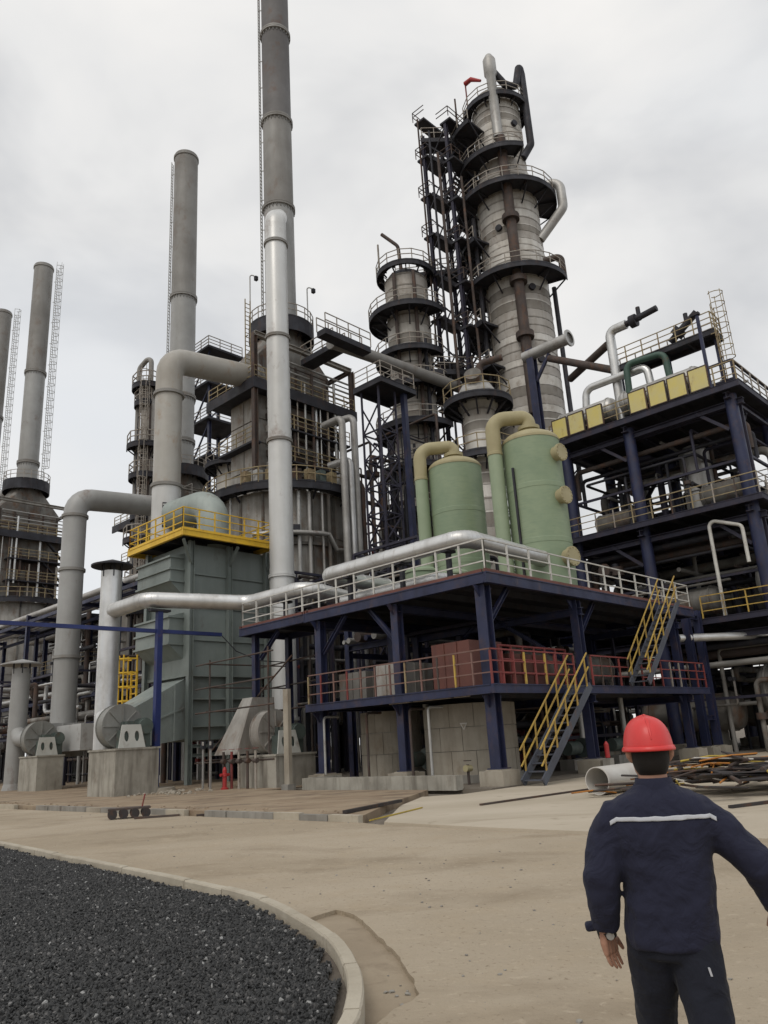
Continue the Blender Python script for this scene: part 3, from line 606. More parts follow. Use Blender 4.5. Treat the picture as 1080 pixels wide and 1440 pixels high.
# things standing on the lower deck
def box_unit(name, label, cat, u0, u1, v0, v1, z0, z1, m, ribs=4):
    t = thing(name, label, cat, w((u0 + u1) / 2, (v0 + v1) / 2, z0))
    MB().uvbox(u0, u1, v0, v1, z0 + 0.12, z1).build('cabinet_body', m, t)
    MB().uvbox(u0 + 0.1, u1 - 0.1, v0 + 0.1, v1 - 0.1, z0, z0 + 0.12).build('skid', 'darksteel', t)
    for k in range(1, ribs): vv = v0 + (v1 - v0) * k / ribs; MB().uvbox(u0 - 0.04, u0 - 0.002, vv - 0.03, vv + 0.03, z0 + 0.14, z1 - 0.02).build('rib', m, t)
    for k in range(1, ribs): uu = u0 + (u1 - u0) * k / ribs; MB().uvbox(uu - 0.03, uu + 0.03, v0 - 0.04, v0 - 0.002, z0 + 0.14, z1 - 0.02).build('rib', m, t)
    return t
box_unit('pump_skid', 'red brown panelled unit on the lower deck behind the corner column', 'equipment', 1.4, 3.4, 1.4, 3.2, ZL, ZL + 1.75, 'redbrown', 3)
box_unit('dosing_unit', 'tan panelled box on the lower deck left of the red brown unit', 'equipment', 1.4, 3.0, 4.6, 6.2, ZL, ZL + 1.3, 'furnacepale', 3)
box_unit('filter_unit', 'dull brown box at the left end of the lower deck', 'equipment', 1.5, 3.2, 6.9, 8.5, ZL, ZL + 1.2, 'furnace', 4)
box_unit('mixing_unit', 'red unit behind the red pipe cage on the lower deck', 'equipment', 3.8, 6.2, 1.4, 2.8, ZL, ZL + 1.35, 'redbrown', 3)
def drum(name, label, cat, a, b, r, m, legs=True, group=None, z0=None, seam=0):
    a = Vector(a); b = Vector(b); d = (b - a).normalized(); base = (a + b) / 2; base.z = z0 if z0 is not None else a.z - r - 0.3
    t = thing(name, label, cat, base, group)
    pts = [a - d * r * 0.42, a - d * r * 0.36, a - d * r * 0.22, a, b, b + d * r * 0.22, b + d * r * 0.36, b + d * r * 0.42]; rs = [r * 0.02, r * 0.5, r * 0.85, r, r, r * 0.85, r * 0.5, r * 0.02]
    MB().sweep(pts, rs, 22, False).build('shell', m, t)
    for f in (0.04, 0.96): c = a + (b - a) * f; MB().tube(c - d * 0.05, c + d * 0.05, r * 1.07, 22).build('flange', m, t)
    if legs:
        for f in (0.22, 0.78): c = a + (b - a) * f; MB().box((c.x, c.y, (c.z + base.z) / 2 - r * 0.15), (0.22, r * 1.5, c.z - base.z - r * 0.3), (d, Z3.cross(d), Z3)).build('saddle', 'concrete' if base.z < 1 else 'darksteel', t)
    return t
for k, (u, v, L_) in enumerate(((8.5, 3.4, 3.2), (12.6, 3.2, 2.6))):
    drum('pressure_drum', ('dull grey horizontal drum on the lower deck behind the mid stair', 'dull grey horizontal drum at the right end of the lower deck')[k], 'vessel', w(u - L_ / 2, v, ZL + 1.1), w(u + L_ / 2, v, ZL + 1.1), 0.75, 'furnace', z0=ZL)
# ground level machines under the deck
for k, (u, v) in enumerate(((9.2, 2.2), (12.6, 2.0), (8.8, 6.3), (2.2, 9.9 - 5.0))):
    lab = ('dark pump behind the ground stair under the lower deck', 'dark pump right of the ground stair under the lower deck', 'dark pump deep in shade under the platform', 'dark pump between the two concrete tanks')[k]
    t = thing('pump', lab, 'pump', w(u, v, 0.09), 'pumps under the platform')
    MB().uvbox(u - 0.9, u + 0.9, v - 0.35, v + 0.35, 0.09, 0.5).build('base', 'concrete', t)
    MB().tube(w(u - 0.8, v, 0.95), w(u + 0.05, v, 0.95), 0.28, 16).build('motor', 'motor', t)
    MB().tube(w(u + 0.05, v, 0.95), w(u + 0.4, v, 0.95), 0.1, 12).build('shaft', 'darksteel', t)
    MB().tube(w(u + 0.4, v, 0.95), w(u + 0.75, v, 0.95), 0.4, 18).build('volute', 'motor', t)
    MB().tube(w(u + 0.58, v, 1.3), w(u + 0.58, v, 3.0), 0.12, 12).build('discharge_pipe', 'galv', t)
box_unit('white_cabinet', 'pale grey cabinet behind the corner column at ground level', 'cabinet', 6.9, 8.2, 4.9, 5.7, 0.09, 2.3, 'paleplate', 2)
t = thing('valve_stand', 'small brass valve stand at the foot of the nearer concrete tank', 'valve', w(1.0, 1.6, 0.09))
MB().tube(w(1.0, 1.6, 0.09), w(1.0, 1.6, 0.75), 0.05, 10).build('pipe', 'brownsteel', t); MB().tube(w(0.85, 1.6, 0.62), w(1.15, 1.6, 0.62), 0.11, 12).build('valve_body', 'tantank', t)
MB().tube(w(1.0, 1.6, 0.86), w(1.0, 1.6, 0.89), 0.14, 14).build('hand_wheel', 'brownsteel', t)
for k, (u, v, z1) in enumerate(((0.45, 2.75, 2.9), (0.45, 5.9, 2.9), (0.4, 8.3, 2.9), (0.45, 3.65, 2.9))):
    o = MB().path([w(u, v, 0.1), w(u, v, 2.75), w(u + 0.8, v, 2.75)], 0.05, 0.15, 10).build('drain_pipe', ('galv', 'brownsteel', 'galv', 'brownsteel')[k], loc=w(u, v, 0.1))
    tag(o, ('thin pale drain pipe before the nearer concrete tank', 'thin grey drain pipe before the left concrete tank', 'thin pale drain pipe near the left end of the lower deck', 'thin brown drain pipe left of the nearer concrete tank')[k], 'pipe')
o = MB().path([w(0.2, 4.4, 2.98), w(0.2, 0.6, 2.98)], 0.03, 0, 6).build('conduit', 'rail', loc=w(0.2, 2.5, 2.9)); tag(o, 'thin pale conduit hung along the left edge of the lower deck', 'pipe')

# ---------------------------------------------------------------- green scrubber tanks
def scrubber(label, u, v, r, zb, zs, pr, pdir, zpipe, manholes):
    t = thing('scrubber_tank', label, 'tank', w(u, v, zb), 'green scrubber tanks')
    c = w(u, v, 0); mb = MB()
    mb.lathe(c, [(r + 0.12, zb), (r + 0.12, zb + 0.12), (r, zb + 0.14), (r, zs)], 48); mb.build('shell', 'greentank', t)
    for zz in (zb + (zs - zb) * 0.34, zb + (zs - zb) * 0.68):
        b = MB(); b.lathe(c, [(r + 0.002, zz - 0.12), (r + 0.012, zz - 0.1), (r + 0.012, zz + 0.1), (r + 0.002, zz + 0.12)], 48); b.build('joint_wrap', 'greentank', t)
    top = [(r, zs), (r * 0.97, zs + 0.10), (r * 0.86, zs + 0.24), (r * 0.62, zs + 0.40), (pr * 1.15, zs + 0.50), (pr * 1.15, zs + 0.62)]
    b = MB(); b.lathe(c, [(r + 0.02, zs - 0.1), (r + 0.02, zs - 0.001)] + top, 48); b.build('domed_top', 'tantank', t)
    b = MB(); b.lathe(c, [(pr, zs + 0.62), (pr * 1.5, zs + 0.62), (pr * 1.5, zs + 0.78), (pr, zs + 0.78)], 28); b.build('top_flange', 'tantank', t)
    q = Vector(pdir).normalized(); p2 = c + q * (r + pr + 0.08)
    b = MB(); b.path([c + Z3 * (zs + 0.6), c + Z3 * zpipe, p2 + Z3 * (zpipe - 0.12), p2 + Z3 * (zs - 0.55)], pr, pr * 1.9, 22); b.build('gooseneck', 'tantank', t)
    b = MB(); b.path([p2 + Z3 * (zs - 0.50), p2 + Z3 * (zb + 0.0)], pr * 0.98, 0, 22); dp = b.build('down_pipe', 'greenpale', t)
    b = MB(); b.lathe(Vector((p2.x, p2.y, 0)), [(pr, zs - 0.62), (pr * 1.06, zs - 0.6), (pr * 1.06, zs - 0.48), (pr, zs - 0.46)], 22); b.build('coupling', 'tantank', dp)
    for (zz, ang, rr) in manholes:
        d = Vector((math.cos(R_(ang)), math.sin(R_(ang)), 0)); s0 = c + Z3 * zz
        b = MB(); b.tube(s0 + d * (r - 0.15), s0 + d * (r + 0.22), rr * 0.82, 24); mh = b.build('manhole', 'tantank', t)
        b = MB(); b.tube(s0 + d * (r + 0.222), s0 + d * (r + 0.28), rr, 24); b.tube(s0 + d * (r + 0.285), s0 + d * (r + 0.34), rr, 24)
        sd_ = d.cross(Z3)
        for k in range(12):
            a_ = k * math.pi / 6; bp = s0 + (sd_ * math.cos(a_) + Z3 * math.sin(a_)) * rr * 0.86; b.tube(bp + d * (r + 0.2), bp + d * (r + 0.38), 0.025, 6)
        b.build('manhole_cover', 'tantank', mh)
    return t
s2 = scrubber('larger green fibreglass tank with three round manholes, nearer the stair', 8.0, 1.95, 1.30, ZU, 14.45, 0.34, (-1.0, -0.12, 0), 15.75,
         [(13.5, -48, 0.40), (11.5, -50, 0.40), (8.75, -52, 0.43)])
b = MB(); pl = w(8.0, 1.95, 0) + Vector((-0.80, -0.62, 0)) * 1.36
b.beam(pl + Z3 * (ZU + 0.3), pl + Z3 * 13.0, 0.09); b.build('level_gauge', 'darksteel', s2)
b = MB(); c2 = w(8.0, 1.95, 0); b.path([c2 + Vector((-0.75, -0.66, 0)) * 1.3 + Z3 * (ZU + 0.62), c2 + Vector((-0.9, -0.5, 0)) * 2.75 + Z3 * (ZU + 0.62)], 0.36, 0, 20); 
q = c2 + Vector((-0.9, -0.5, 0)) * 2.7 + Z3 * (ZU + 0.62); b.build('suction_nozzle', 'tantank', s2)
b = MB(); dq = Vector((-0.9, -0.5, 0)).normalized(); b.tube(q, q + dq * 0.1, 0.5, 22); b.build('nozzle_flange', 'tantank', s2)
scrubber('smaller green fibreglass tank left of the larger one, without manholes', 8.5, 6.85, 1.34, ZU, 14.75, 0.33, (-1.0, -0.1, 0), 15.95, [])
for k, (u, v, h) in enumerate(((4.6, 6.2, 1.75), (5.6, 5.2, 1.55))):
    t = thing('dosing_tank', ('green squat tank low behind the left rail of the upper deck', 'second green squat tank beside it, nearer the large scrubber')[k], 'tank', w(u, v, ZU))
    MB().lathe(w(u, v, 0), [(0.0, ZU), (0.75, ZU), (0.75, ZU + h), (0.6, ZU + h + 0.12), (0.0, ZU + h + 0.2)], 28).build('shell', 'greentank', t)
    MB().lathe(w(u, v, 0), [(0.752, ZU + h - 0.12), (0.80, ZU + h - 0.1), (0.80, ZU + h - 0.02), (0.752, ZU + h)], 28).build('rim', 'greenpale', t)

# ---------------------------------------------------------------- silver ducts on the upper deck
def clad_pipe(name, label, pts, r, m='silver', bend=None, seam=1.1, n=24, cat='pipe', sup=(), supm='darksteel', flanges=()):
    p0 = Vector(pts[0]); t = thing(name, label, cat, Vector((p0.x, p0.y, min(Vector(p).z for p in pts))))
    MB().path(pts, r, bend if bend is not None else r * 1.6, n).build('pipe', m, t)
    full = fillet([Vector(p) for p in pts], bend if bend is not None else r * 1.6)
    for a, b in zip(full, full[1:]):
        d = (b - a).length
        if seam and d > seam * 1.3:
            q = int(d / seam)
            for i in range(q + 1):
                c = a + (b - a) * ((i + 0.02) / (q + 0.04)); tt = (b - a) / d
                mb = MB(); mb.sweep([c - tt * 0.035, c + tt * 0.035], r * 1.012 + 0.004, n); mb.build('cladding_seam', m, t)
    for a, b in zip(full, full[1:]):                    # mitred elbow segments
        d = (b - a).length
        if seam and d < seam and len(pts) > 2:
            tt = (b - a) / d; mb = MB(); mb.sweep([a - tt * 0.02, a + tt * 0.02], r * 1.01 + 0.004, n); mb.build('cladding_seam', m, t)
    for (p, zf) in sup:
        p = Vector(p); mb = MB(); mb.beam(Vector((p.x, p.y, zf)), p - Z3 * r * 0.9, 0.16); mb.box((p.x, p.y, p.z - r - 0.02), (r * 1.6, 0.3, 0.1)); mb.build('support', supm, t)
    for (p, d) in flanges:
        p = Vector(p); d = Vector(d).normalized(); MB().tube(p - d * 0.08, p + d * 0.08, r * 1.14, n).build('flange', m, t)
    return t
clad_pipe('exhaust_duct', 'silver clad duct running behind the left rail and turning into the large green tank',
          [w(5.2, 8.9, 8.72), w(1.15, 8.75, 8.72), w(1.15, 1.0, 8.72), w(6.9, 1.35, 8.72)], 0.34, bend=0.55, seam=1.5,
          sup=[(w(1.15, 7.2, 8.72), ZU), (w(1.15, 4.2, 8.72), ZU), (w(1.15, 1.8, 8.72), ZU)])
clad_pipe('flue_duct', 'silver clad duct crossing from the round hooded pipe to the upper deck',
          [w(-3.28, 19.3, 8.5), w(-3.05, 16.6, 8.62), w(1.2, 14.3, 8.45), w(1.2, 10.2, 8.45), w(6.5, 9.6, 7.75)], 0.37, bend=0.9, seam=1.4,
          sup=[(w(1.2, 11.6, 8.45), ZU)])
clad_pipe('return_duct', 'lower silver duct lying on the upper deck behind the left rail', [w(1.9, 8.4, 7.62), w(1.9, 3.0, 7.62), w(3.4, 3.0, 7.62)], 0.28, bend=0.5, seam=1.5)
# ================================================================ RIGHT-HAND STEEL STRUCTURE (three levels, exchangers on top)
RU0, RU1, RV0, RV1 = 20.5, 33.0, -3.75, 8.3
LV = (7.0, 13.0, 19.5)
rs = thing('exchanger_structure', 'tall navy steel structure on the right with yellow panels along its top rail', 'structure', w(26, 2, 0))
deck(rs, RU0, RU1, RV0, RV1, LV[2], 0.38, m='darknavy', name='top_deck'); deck(rs, RU0, RU1, RV0, RV1, LV[1], 0.34, m='darknavy', name='middle_deck'); deck(rs, RU0 + 0.2, RU1, RV0 - 3, RV1, LV[0], 0.32, m='darknavy', name='lower_deck')
for u in (21.35, 27.0, 32.3):
    for v in (-2.9, 3.25, 7.7):
        MB().tube(w(u, v, 0.6), w(u, v, LV[2] - 0.45), 0.34, 16).build('column', 'blue', rs)
        footing(rs, u, v, 1.2, 0.6)
for z in LV:
    for v in (-2.9, 3.25, 7.7): MB().hbeam(w(RU0 + 0.2, v, z - 0.62), w(RU1 - 0.2, v, z - 0.62), 0.34, 0.035).build('girder', 'darknavy', rs)  # girders darker than the columns; under-deck shade is put into their colour
    for u in (21.35, 27.0): MB().hbeam(w(u, RV0 + 0.2, z - 0.97), w(u, RV1 - 0.2, z - 0.97), 0.34, 0.035).build('girder', 'darknavy', rs)
for (z0, z1) in ((7.0, 13.0), (13.0, 19.5)):
    for (u, va, vb) in ((27.0, -2.9, 3.25), (27.0, 7.7, 3.25), (32.3, -2.9, 3.25), (32.3, 7.7, 3.25)):
        MB().beam(w(u, va, z0 + 0.3), w(u, vb, z1 - 0.9), 0.2).build('brace', 'darknavy', rs)
    MB().beam(w(21.7, -2.9, z1 - 2.6), w(23.6, -2.9, z1 - 0.75), 0.2).build('brace', 'darknavy', rs)
    MB().beam(w(21.35, 3.6, z1 - 2.4), w(21.35, 5.4, z1 - 0.9), 0.18).build('brace', 'darknavy', rs)
    MB().beam(w(21.35, -2.55, z1 - 2.4), w(21.35, -0.9, z1 - 0.9), 0.18).build('brace', 'darknavy', rs)
random.seed(9)
railing(rs, [w(RU0 + 0.1, RV1 - 0.1, LV[2]), w(RU0 + 0.1, RV0 + 0.1, LV[2])], 'railtan', 1.2, 1.2, 0.055)
railing(rs, [w(RU0 + 0.1, RV0 + 0.1, LV[2]), w(RU1 - 0.1, RV0 + 0.1, LV[2])], 'rail', 1.2, 1.2, 0.055)
railing(rs, [w(RU0 + 0.1, RV1 - 0.1, LV[1]), w(RU0 + 0.1, RV0 + 0.1, LV[1])], 'railtan', 1.2, 1.2, 0.05, postmats=['railtan', 'rail', 'brownsteel'])
railing(rs, [w(RU0 + 0.1, RV0 + 0.1, LV[1]), w(RU1 - 0.1, RV0 + 0.1, LV[1])], 'rail', 1.2, 1.3, 0.05)
railing(rs, [w(RU0 + 0.3, 0.5, LV[0]), w(RU0 + 0.3, RV0 - 2.9, LV[0])], 'railyel', 1.2, 1.2, 0.05, postmats=['railyel', 'railtan'])
railing(rs, [w(RU1 - 0.2, RV1 - 0.1, LV[1]), w(RU1 - 0.2, RV0, LV[1])], 'rail', 1.2, 1.4, 0.05)
# yellow panels tied to the top rail
for i, v in enumerate((7.35, 6.15, 4.85, 2.0, 0.75, -0.45, -1.7)):
    t = thing('yellow_panel', ('yellow panel at the far left end of the top rail', 'second yellow panel from the left on the top rail', 'third yellow panel from the left, before the gap',
        'first yellow panel right of the gap in the row', 'second yellow panel right of the gap in the row', 'third yellow panel right of the gap in the row', 'rightmost yellow panel on the top rail, by the tall post')[i], 'panel', w(RU0, v, LV[2]), 'yellow panels on the top rail')
    hw = 0.53; MB().uvbox(RU0 - 0.06, RU0 - 0.01, v - hw, v + hw, LV[2] + 0.10, LV[2] + 1.36).build('sheet', 'panelyel', t)
    mb = MB()
    for vv in (v - hw, v + hw): mb.uvbox(RU0 - 0.075, RU0 + 0.03, vv - 0.035, vv + 0.035, LV[2] + 0.03, LV[2] + 1.4)
    for zz in (0.07, 1.4): mb.uvbox(RU0 - 0.075, RU0 + 0.03, v - hw, v + hw, LV[2] + zz - 0.03, LV[2] + zz + 0.03)
    mb.build('frame', 'brownsteel', t)
# exchangers on the top deck
for k, (u, z, va, vb) in enumerate(((21.9, 20.95, -1.2, 3.4), (21.9, 20.95, 4.3, 7.9), (24.3, 20.9, -1.0, 7.0))):
    drum('heat_exchanger', ('silver horizontal exchanger behind the four yellow panels', 'silver horizontal exchanger behind the three left yellow panels', 'silver exchanger in the second row on the top deck')[k], 'heat exchanger', w(u, va, z), w(u, vb, z), 0.74, 'silverold', z0=LV[2], group='exchangers on the top deck')
clad_pipe('crossover_pipe', 'silver pipe arching over the exchangers on the top deck', [w(21.9, 6.1, 21.3), w(21.9, 5.9, 22.9), w(21.9, 1.7, 22.9), w(21.9, 1.6, 21.4)], 0.24, 'silver', 0.55, 0, 16)
clad_pipe('crossover_pipe', 'dark green pipe arching over the exchangers beside the silver one', [w(21.4, 2.85, 20.1), w(21.5, 2.8, 23.3), w(21.9, 0.5, 23.3), w(21.9, 0.4, 21.4)], 0.2, 'greenpipe', 0.5, 0, 14)
t = clad_pipe('riser_pipe', 'upright silver pipe with an elbow and dark valves above the top deck', [w(22.3, 3.9, LV[2]), w(22.3, 3.9, 26.4), w(22.3, 2.7, 26.4)], 0.3, 'silver', 0.45, 0, 18)
mb = MB(); mb.tube(w(22.3, 2.7, 26.4), w(22.3, 0.6, 26.6), 0.2, 12); mb.tube(w(22.3, 2.4, 26.4), w(22.3, 2.0, 26.4), 0.42, 14); mb.tube(w(22.3, 1.8, 26.3), w(22.3, 1.8, 27.2), 0.14, 10); mb.build('valve', 'darksteel', t)
mb = MB(); mb.tube(w(23.5, 0.6, 24.6), w(23.5, -1.3, 25.9), 0.22, 12); mb.tube(w(23.5, 0.2, 24.9), w(23.5, -0.2, 25.2), 0.42, 14); mb.tube(w(23.5, -0.6, 25.3), w(23.5, -0.6, 26.1), 0.14, 10); mb.build('valve', 'darksteel', t)
clad_pipe('feed_pipe', 'brown pipe crossing from the column towards the top deck valves', [w(24, 9.4, 27.3), w(22.3, 3.9, 23.6)], 0.26, 'brownsteel', 0, 0, 14)
clad_pipe('feed_pipe', 'second brown pipe rising to the upright silver pipe', [w(24.5, 8.3, 25.4), w(22.4, 4.2, 25.6)], 0.26, 'brownsteel', 0, 0, 14)
# upper catwalk with caged ladder
cw = thing('catwalk', 'narrow railed catwalk above the exchangers with a yellow caged ladder', 'catwalk', w(23, 0, LV[2]))
deck(cw, 22.4, 23.9, -2.4, 4.2, 23.9, 0.35, m='darksteel', name='walkway')
for v in (-2.2, 0.8, 4.0): MB().hbeam(w(23.2, v, LV[2]), w(23.2, v, 23.55), 0.22, 0.025).build('post', 'blue', cw)
railing(cw, [w(22.45, 4.2, 23.9), w(22.45, -2.35, 23.9), w(23.85, -2.35, 23.9)], 'railtan', 1.15, 1.1, 0.05)
railing(cw, [w(23.85, 4.2, 23.9), w(23.85, -2.35, 23.9)], 'rail', 1.15, 1.1, 0.05)
ladder(cw, w(22.3, -2.6, 0), LV[2], 25.2, -V3, 'railtan', True, 0.5, 0.045, 0.42, 0.7)
t = thing('lamp_post', 'slim dark post rising above the rightmost yellow panel', 'lamp post', w(RU0 + 0.05, -2.25, LV[2]))
MB().beam(w(RU0 + 0.05, -2.25, LV[2]), w(RU0 + 0.05, -2.25, 24.1), 0.16).build('post', 'blue', t); MB().box(w(RU0 + 0.05, -2.15, 24.15), (0.3, 0.5, 0.16)).build('lamp_head', 'darksteel', t)
# vessels hung in the dark levels
t = thing('vertical_vessel', 'grey upright vessel standing on the middle deck in shade', 'vessel', w(25.0, 1.0, LV[1]))
MB().lathe(w(25.0, 1.0, 0), [(0, 13.0), (0.7, 13.0), (0.9, 14.0), (0.9, 17.6), (0.6, 18.0), (0, 18.1)], 24).build('shell', 'silverold', t); MB().lathe(w(25, 1, 0), [(0.9, 15.0), (1.0, 15.02), (1.0, 15.15), (0.9, 15.17)], 24).build('stiffener', 'silverold', t)
for k, (u, z, va, vb, r, m) in enumerate(((23.5, 14.3, -2.2, 0.2, 0.65, 'furnace'), (23.2, 14.1, 3.9, 6.9, 0.6, 'furnace'), (28.5, 14.4, -2.0, 4.0, 0.8, 'silverold'), (24.2, 8.9, -6.0, -2.0, 1.15, 'silverold'), (24.0, 8.4, 0.8, 5.5, 0.8, 'furnace'), (23.8, 3.2, -5.5, -1.2, 1.3, 'silverold'), (23.5, 2.2, 0.6, 5.5, 1.0, 'furnace'), (28.5, 8.6, -2, 6, 0.9, 'furnace'), (28.5, 2.5, -2, 6, 1.2, 'furnace'))):
    drum('process_drum', ('brown drum on the middle deck near its right corner', 'brown drum on the middle deck near its left end', 'grey drum at the back of the middle deck', 'large grey drum on the lower deck at the right edge',
        'brown drum on the lower deck behind the stair', 'large grey drum at ground level near the right edge', 'brown drum at ground level behind the worker', 'brown drum at the back of the lower deck', 'brown drum at the back at ground level')[k],
        'vessel', w(u, va, z), w(u, vb, z), r, m, z0=(LV[1] if z > 13 else LV[0] if z > 7 else 0.05), group='drums in the right structure')
random.seed(21)
k = 0
for (z, u, m, r) in ((17.6, 22.2, 'brownsteel', 0.16), (17.2, 22.9, 'darksteel', 0.12), (11.6, 22.0, 'darksteel', 0.2), (11.2, 22.8, 'brownsteel', 0.22), (11.7, 24.0, 'stackmid', 0.25), (5.6, 21.9, 'darksteel', 0.2), (5.2, 22.6, 'brownsteel', 0.25), (4.6, 21.7, 'stackmid', 0.16), (10.6, 25.5, 'furnace', 0.3), (16.8, 25.5, 'furnace', 0.25), (4.9, 25.2, 'darksteel', 0.22)):  # pipes coloured darker to stand in for the shade below the decks
    lv = 'top' if z > 13 else 'middle' if z > 7 else 'lower'
    o = MB().path([w(u, -3.2, z - 1.6), w(u, -3.2, z), w(u, 7.6, z), w(u, 7.6, z - 1.8)], r, r * 2.5, 12).build('process_pipe', m, loc=w(u, 2, z))
    lo = ('', )
    tag(o, '%s pipe slung under the %s deck at right, row %s from the front' % ({'brownsteel': 'brown', 'darksteel': 'black', 'stackmid': 'shade-dulled grey', 'furnace': 'dark'}[m], lv, ('one', 'two', 'three', 'four', 'five', 'six', 'seven', 'eight', 'nine', 'ten', 'eleven')[k]), 'pipe', 'pipes slung in the right structure'); k += 1
o = clad_pipe('vent_pipe', 'white inverted U pipe standing before the right structure', [w(21.0, -0.6, 7.0), w(21.0, -0.6, 12.3), w(21.0, -2.3, 11.6), w(21.0, -2.3, 9.6)], 0.10, 'railwhite', 0.3, 0, 12)
# link frame between the two platforms
lf = thing('pipe_support_frame', 'narrow navy steel frame with rungs between the front platform and right structure', 'frame', w(19.7, 0.6, 0))
for u in (18.7, 20.15):
    MB().hbeam(w(u, 0.6, 0.55), w(u, 0.6, 7.4), 0.36, 0.04, U3).build('column', 'blue', lf); footing(lf, u, 0.6, 0.95, 0.5)
for z in (4.0, 7.0, 1.9): MB().hbeam(w(18.9, 0.6, z), w(19.95, 0.6, z), 0.24, 0.03).build('cross_beam', 'blue', lf)
clad_pipe('silver_branch', 'silver pipe stub lying on the link frame under the right structure', [w(18.4, 1.0, 5.9), w(22.5, -2.0, 5.9)], 0.2, 'silver', 0, 0, 14)

# ================================================================ TALL CRUDE COLUMN, STAIR TOWER, SECOND COLUMN
def bands(parent, c, prof, h0=0.6, h1=1.0):
    """prof: list of (z0, z1, r)"""
    ms = []
    for mm in ('beltlite', 'beltmid', 'beltdark'):
        b = MB(); b.lathe((0, 0, 0), [(0.992, 0.0), (1.0, 0.02), (1.0, 0.98), (0.992, 1.0)], 30); me = b.mesh('cladding_band'); me.materials.append(MT[mm]); ms.append(me)
    for (z0, z1, r) in prof:
        z = z0
        while z < z1 - 0.2:
            h = min(random.uniform(h0, h1), z1 - z); 
            if z1 - z - h < 0.4: h = z1 - z
            k = random.choices((0, 1, 2), (4, 4, 2))[0]
            if h > 0.5:
                inst('cladding_band', ms[k], parent, (c.x, c.y, z), random.uniform(0, 6), (r, r, h * 0.86)); inst('cladding_band', ms[min(2, k + 1) if k < 2 else 0], parent, (c.x, c.y, z + h * 0.86), random.uniform(0, 6), (r + 0.02, r + 0.02, h * 0.14))
            else: inst('cladding_band', ms[k], parent, (c.x, c.y, z), 0, (r, r, h))
            z += h
random.seed(31)
tcx = w(31.5, 16, 0)
tcol = thing('distillation_column', 'tallest banded distillation column with dark ring platforms and pipes on its face', 'column', tcx)
bands(tcol, tcx, ((0.0, 49.6, 2.78), (51.0, 59.0, 2.25)))
b = MB(); b.lathe(tcx, [(2.78, 49.6), (2.25, 51.0)], 30); b.build('transition_cone', 'beltmid', tcol)
b = MB(); b.lathe(tcx, [(2.3, 59.0), (2.35, 59.2), (2.1, 59.7), (1.4, 60.3), (0, 60.6)], 30); b.build('domed_head', 'beltdark', tcol)
b = MB(); b.lathe(tcx, [(2.7, 0), (2.7, 49.5), (2.2, 50.9), (2.2, 59.0)], 20); b.build('shell', 'darksteel', tcol)
for (z, r1, a0, a1) in ((58.4, 3.1, 0, 360), (55.2, 4.6, 135, 225), (51.8, 4.0, 135, 290), (47.8, 4.5, 100, 380), (43.2, 4.6, 135, 215), (39.2, 4.5, 130, 335), (35.0, 4.7, 135, 215), (31.0, 4.6, 135, 220), (27.0, 4.5, 135, 225), (22.8, 4.5, 110, 330)):
    platform(tcol, tcx, 2.3 if z > 50.9 else 2.8, r1, z, a0, a1, depth=0.4, t=0.06, seg=1.3)
def at_ang(c, a, r, z): return Vector((c.x + math.cos(R_(a)) * r, c.y + math.sin(R_(a)) * r, z))
MB().path([at_ang(tcx, 262, 3.25, 26), at_ang(tcx, 262, 3.25, 48.6), at_ang(tcx, 262, 2.75, 51.0), at_ang(tcx, 262, 2.75, 53.4)], 0.44, 0.8, 14).build('downcomer_pipe', 'brownsteel', tcol)
for z in (33, 38.2, 44.4): MB().tube(at_ang(tcx, 262, 3.25, z - 0.25), at_ang(tcx, 262, 3.25, z + 0.25), 0.75, 14).build('pipe_clamp', 'brownsteel', tcol)
MB().sweep([at_ang(tcx, 258, 2.75, 53.4), at_ang(tcx, 258, 2.75, 60.4), at_ang(tcx, 258, 2.75, 60.6), at_ang(tcx, 258, 2.75, 62.2), at_ang(tcx, 258, 2.75, 62.8)], [0.44, 0.44, 0.6, 0.6, 0.3], 16).build('overhead_vent', 'silverold', tcol)
MB().path([at_ang(tcx, 258, 2.5, 61.6), at_ang(tcx, 290, 2.3, 59.8), at_ang(tcx, 315, 2.6, 59.9), at_ang(tcx, 325, 2.95, 62.6), at_ang(tcx, 330, 3.0, 61.5), at_ang(tcx, 330, 3.0, 53.5), at_ang(tcx, 318, 2.3, 52.0)], 0.34, 0.35, 12).build('overhead_line', 'darksteel', tcol)
MB().path([at_ang(tcx, 330, 2.6, 48.6), at_ang(tcx, 335, 5.0, 48.9), at_ang(tcx, 335, 5.0, 46.0), at_ang(tcx, 330, 2.7, 43.4)], 0.42, 0.9, 14).build('side_draw_pipe', 'silverold', tcol)
MB().path([at_ang(tcx, 345, 3.2, 38.8), at_ang(tcx, 345, 3.2, 20)], 0.2, 0, 10).build('riser_pipe', 'darksteel', tcol)
MB().path([at_ang(tcx, 330, 2.6, 41.2), at_ang(tcx, 335, 4.2, 41.3), at_ang(tcx, 335, 4.2, 39.5)], 0.3, 0.5, 10).build('side_nozzle', 'brownsteel', tcol)
for (a, z) in ((285, 37.8), (240, 44), (300, 55.5), (285, 31)): MB().tube(at_ang(tcx, a, 2.0, z), at_ang(tcx, a, 3.0 if z < 52 else 2.5, z), 0.3, 14).build('manway', 'darksteel', tcol)
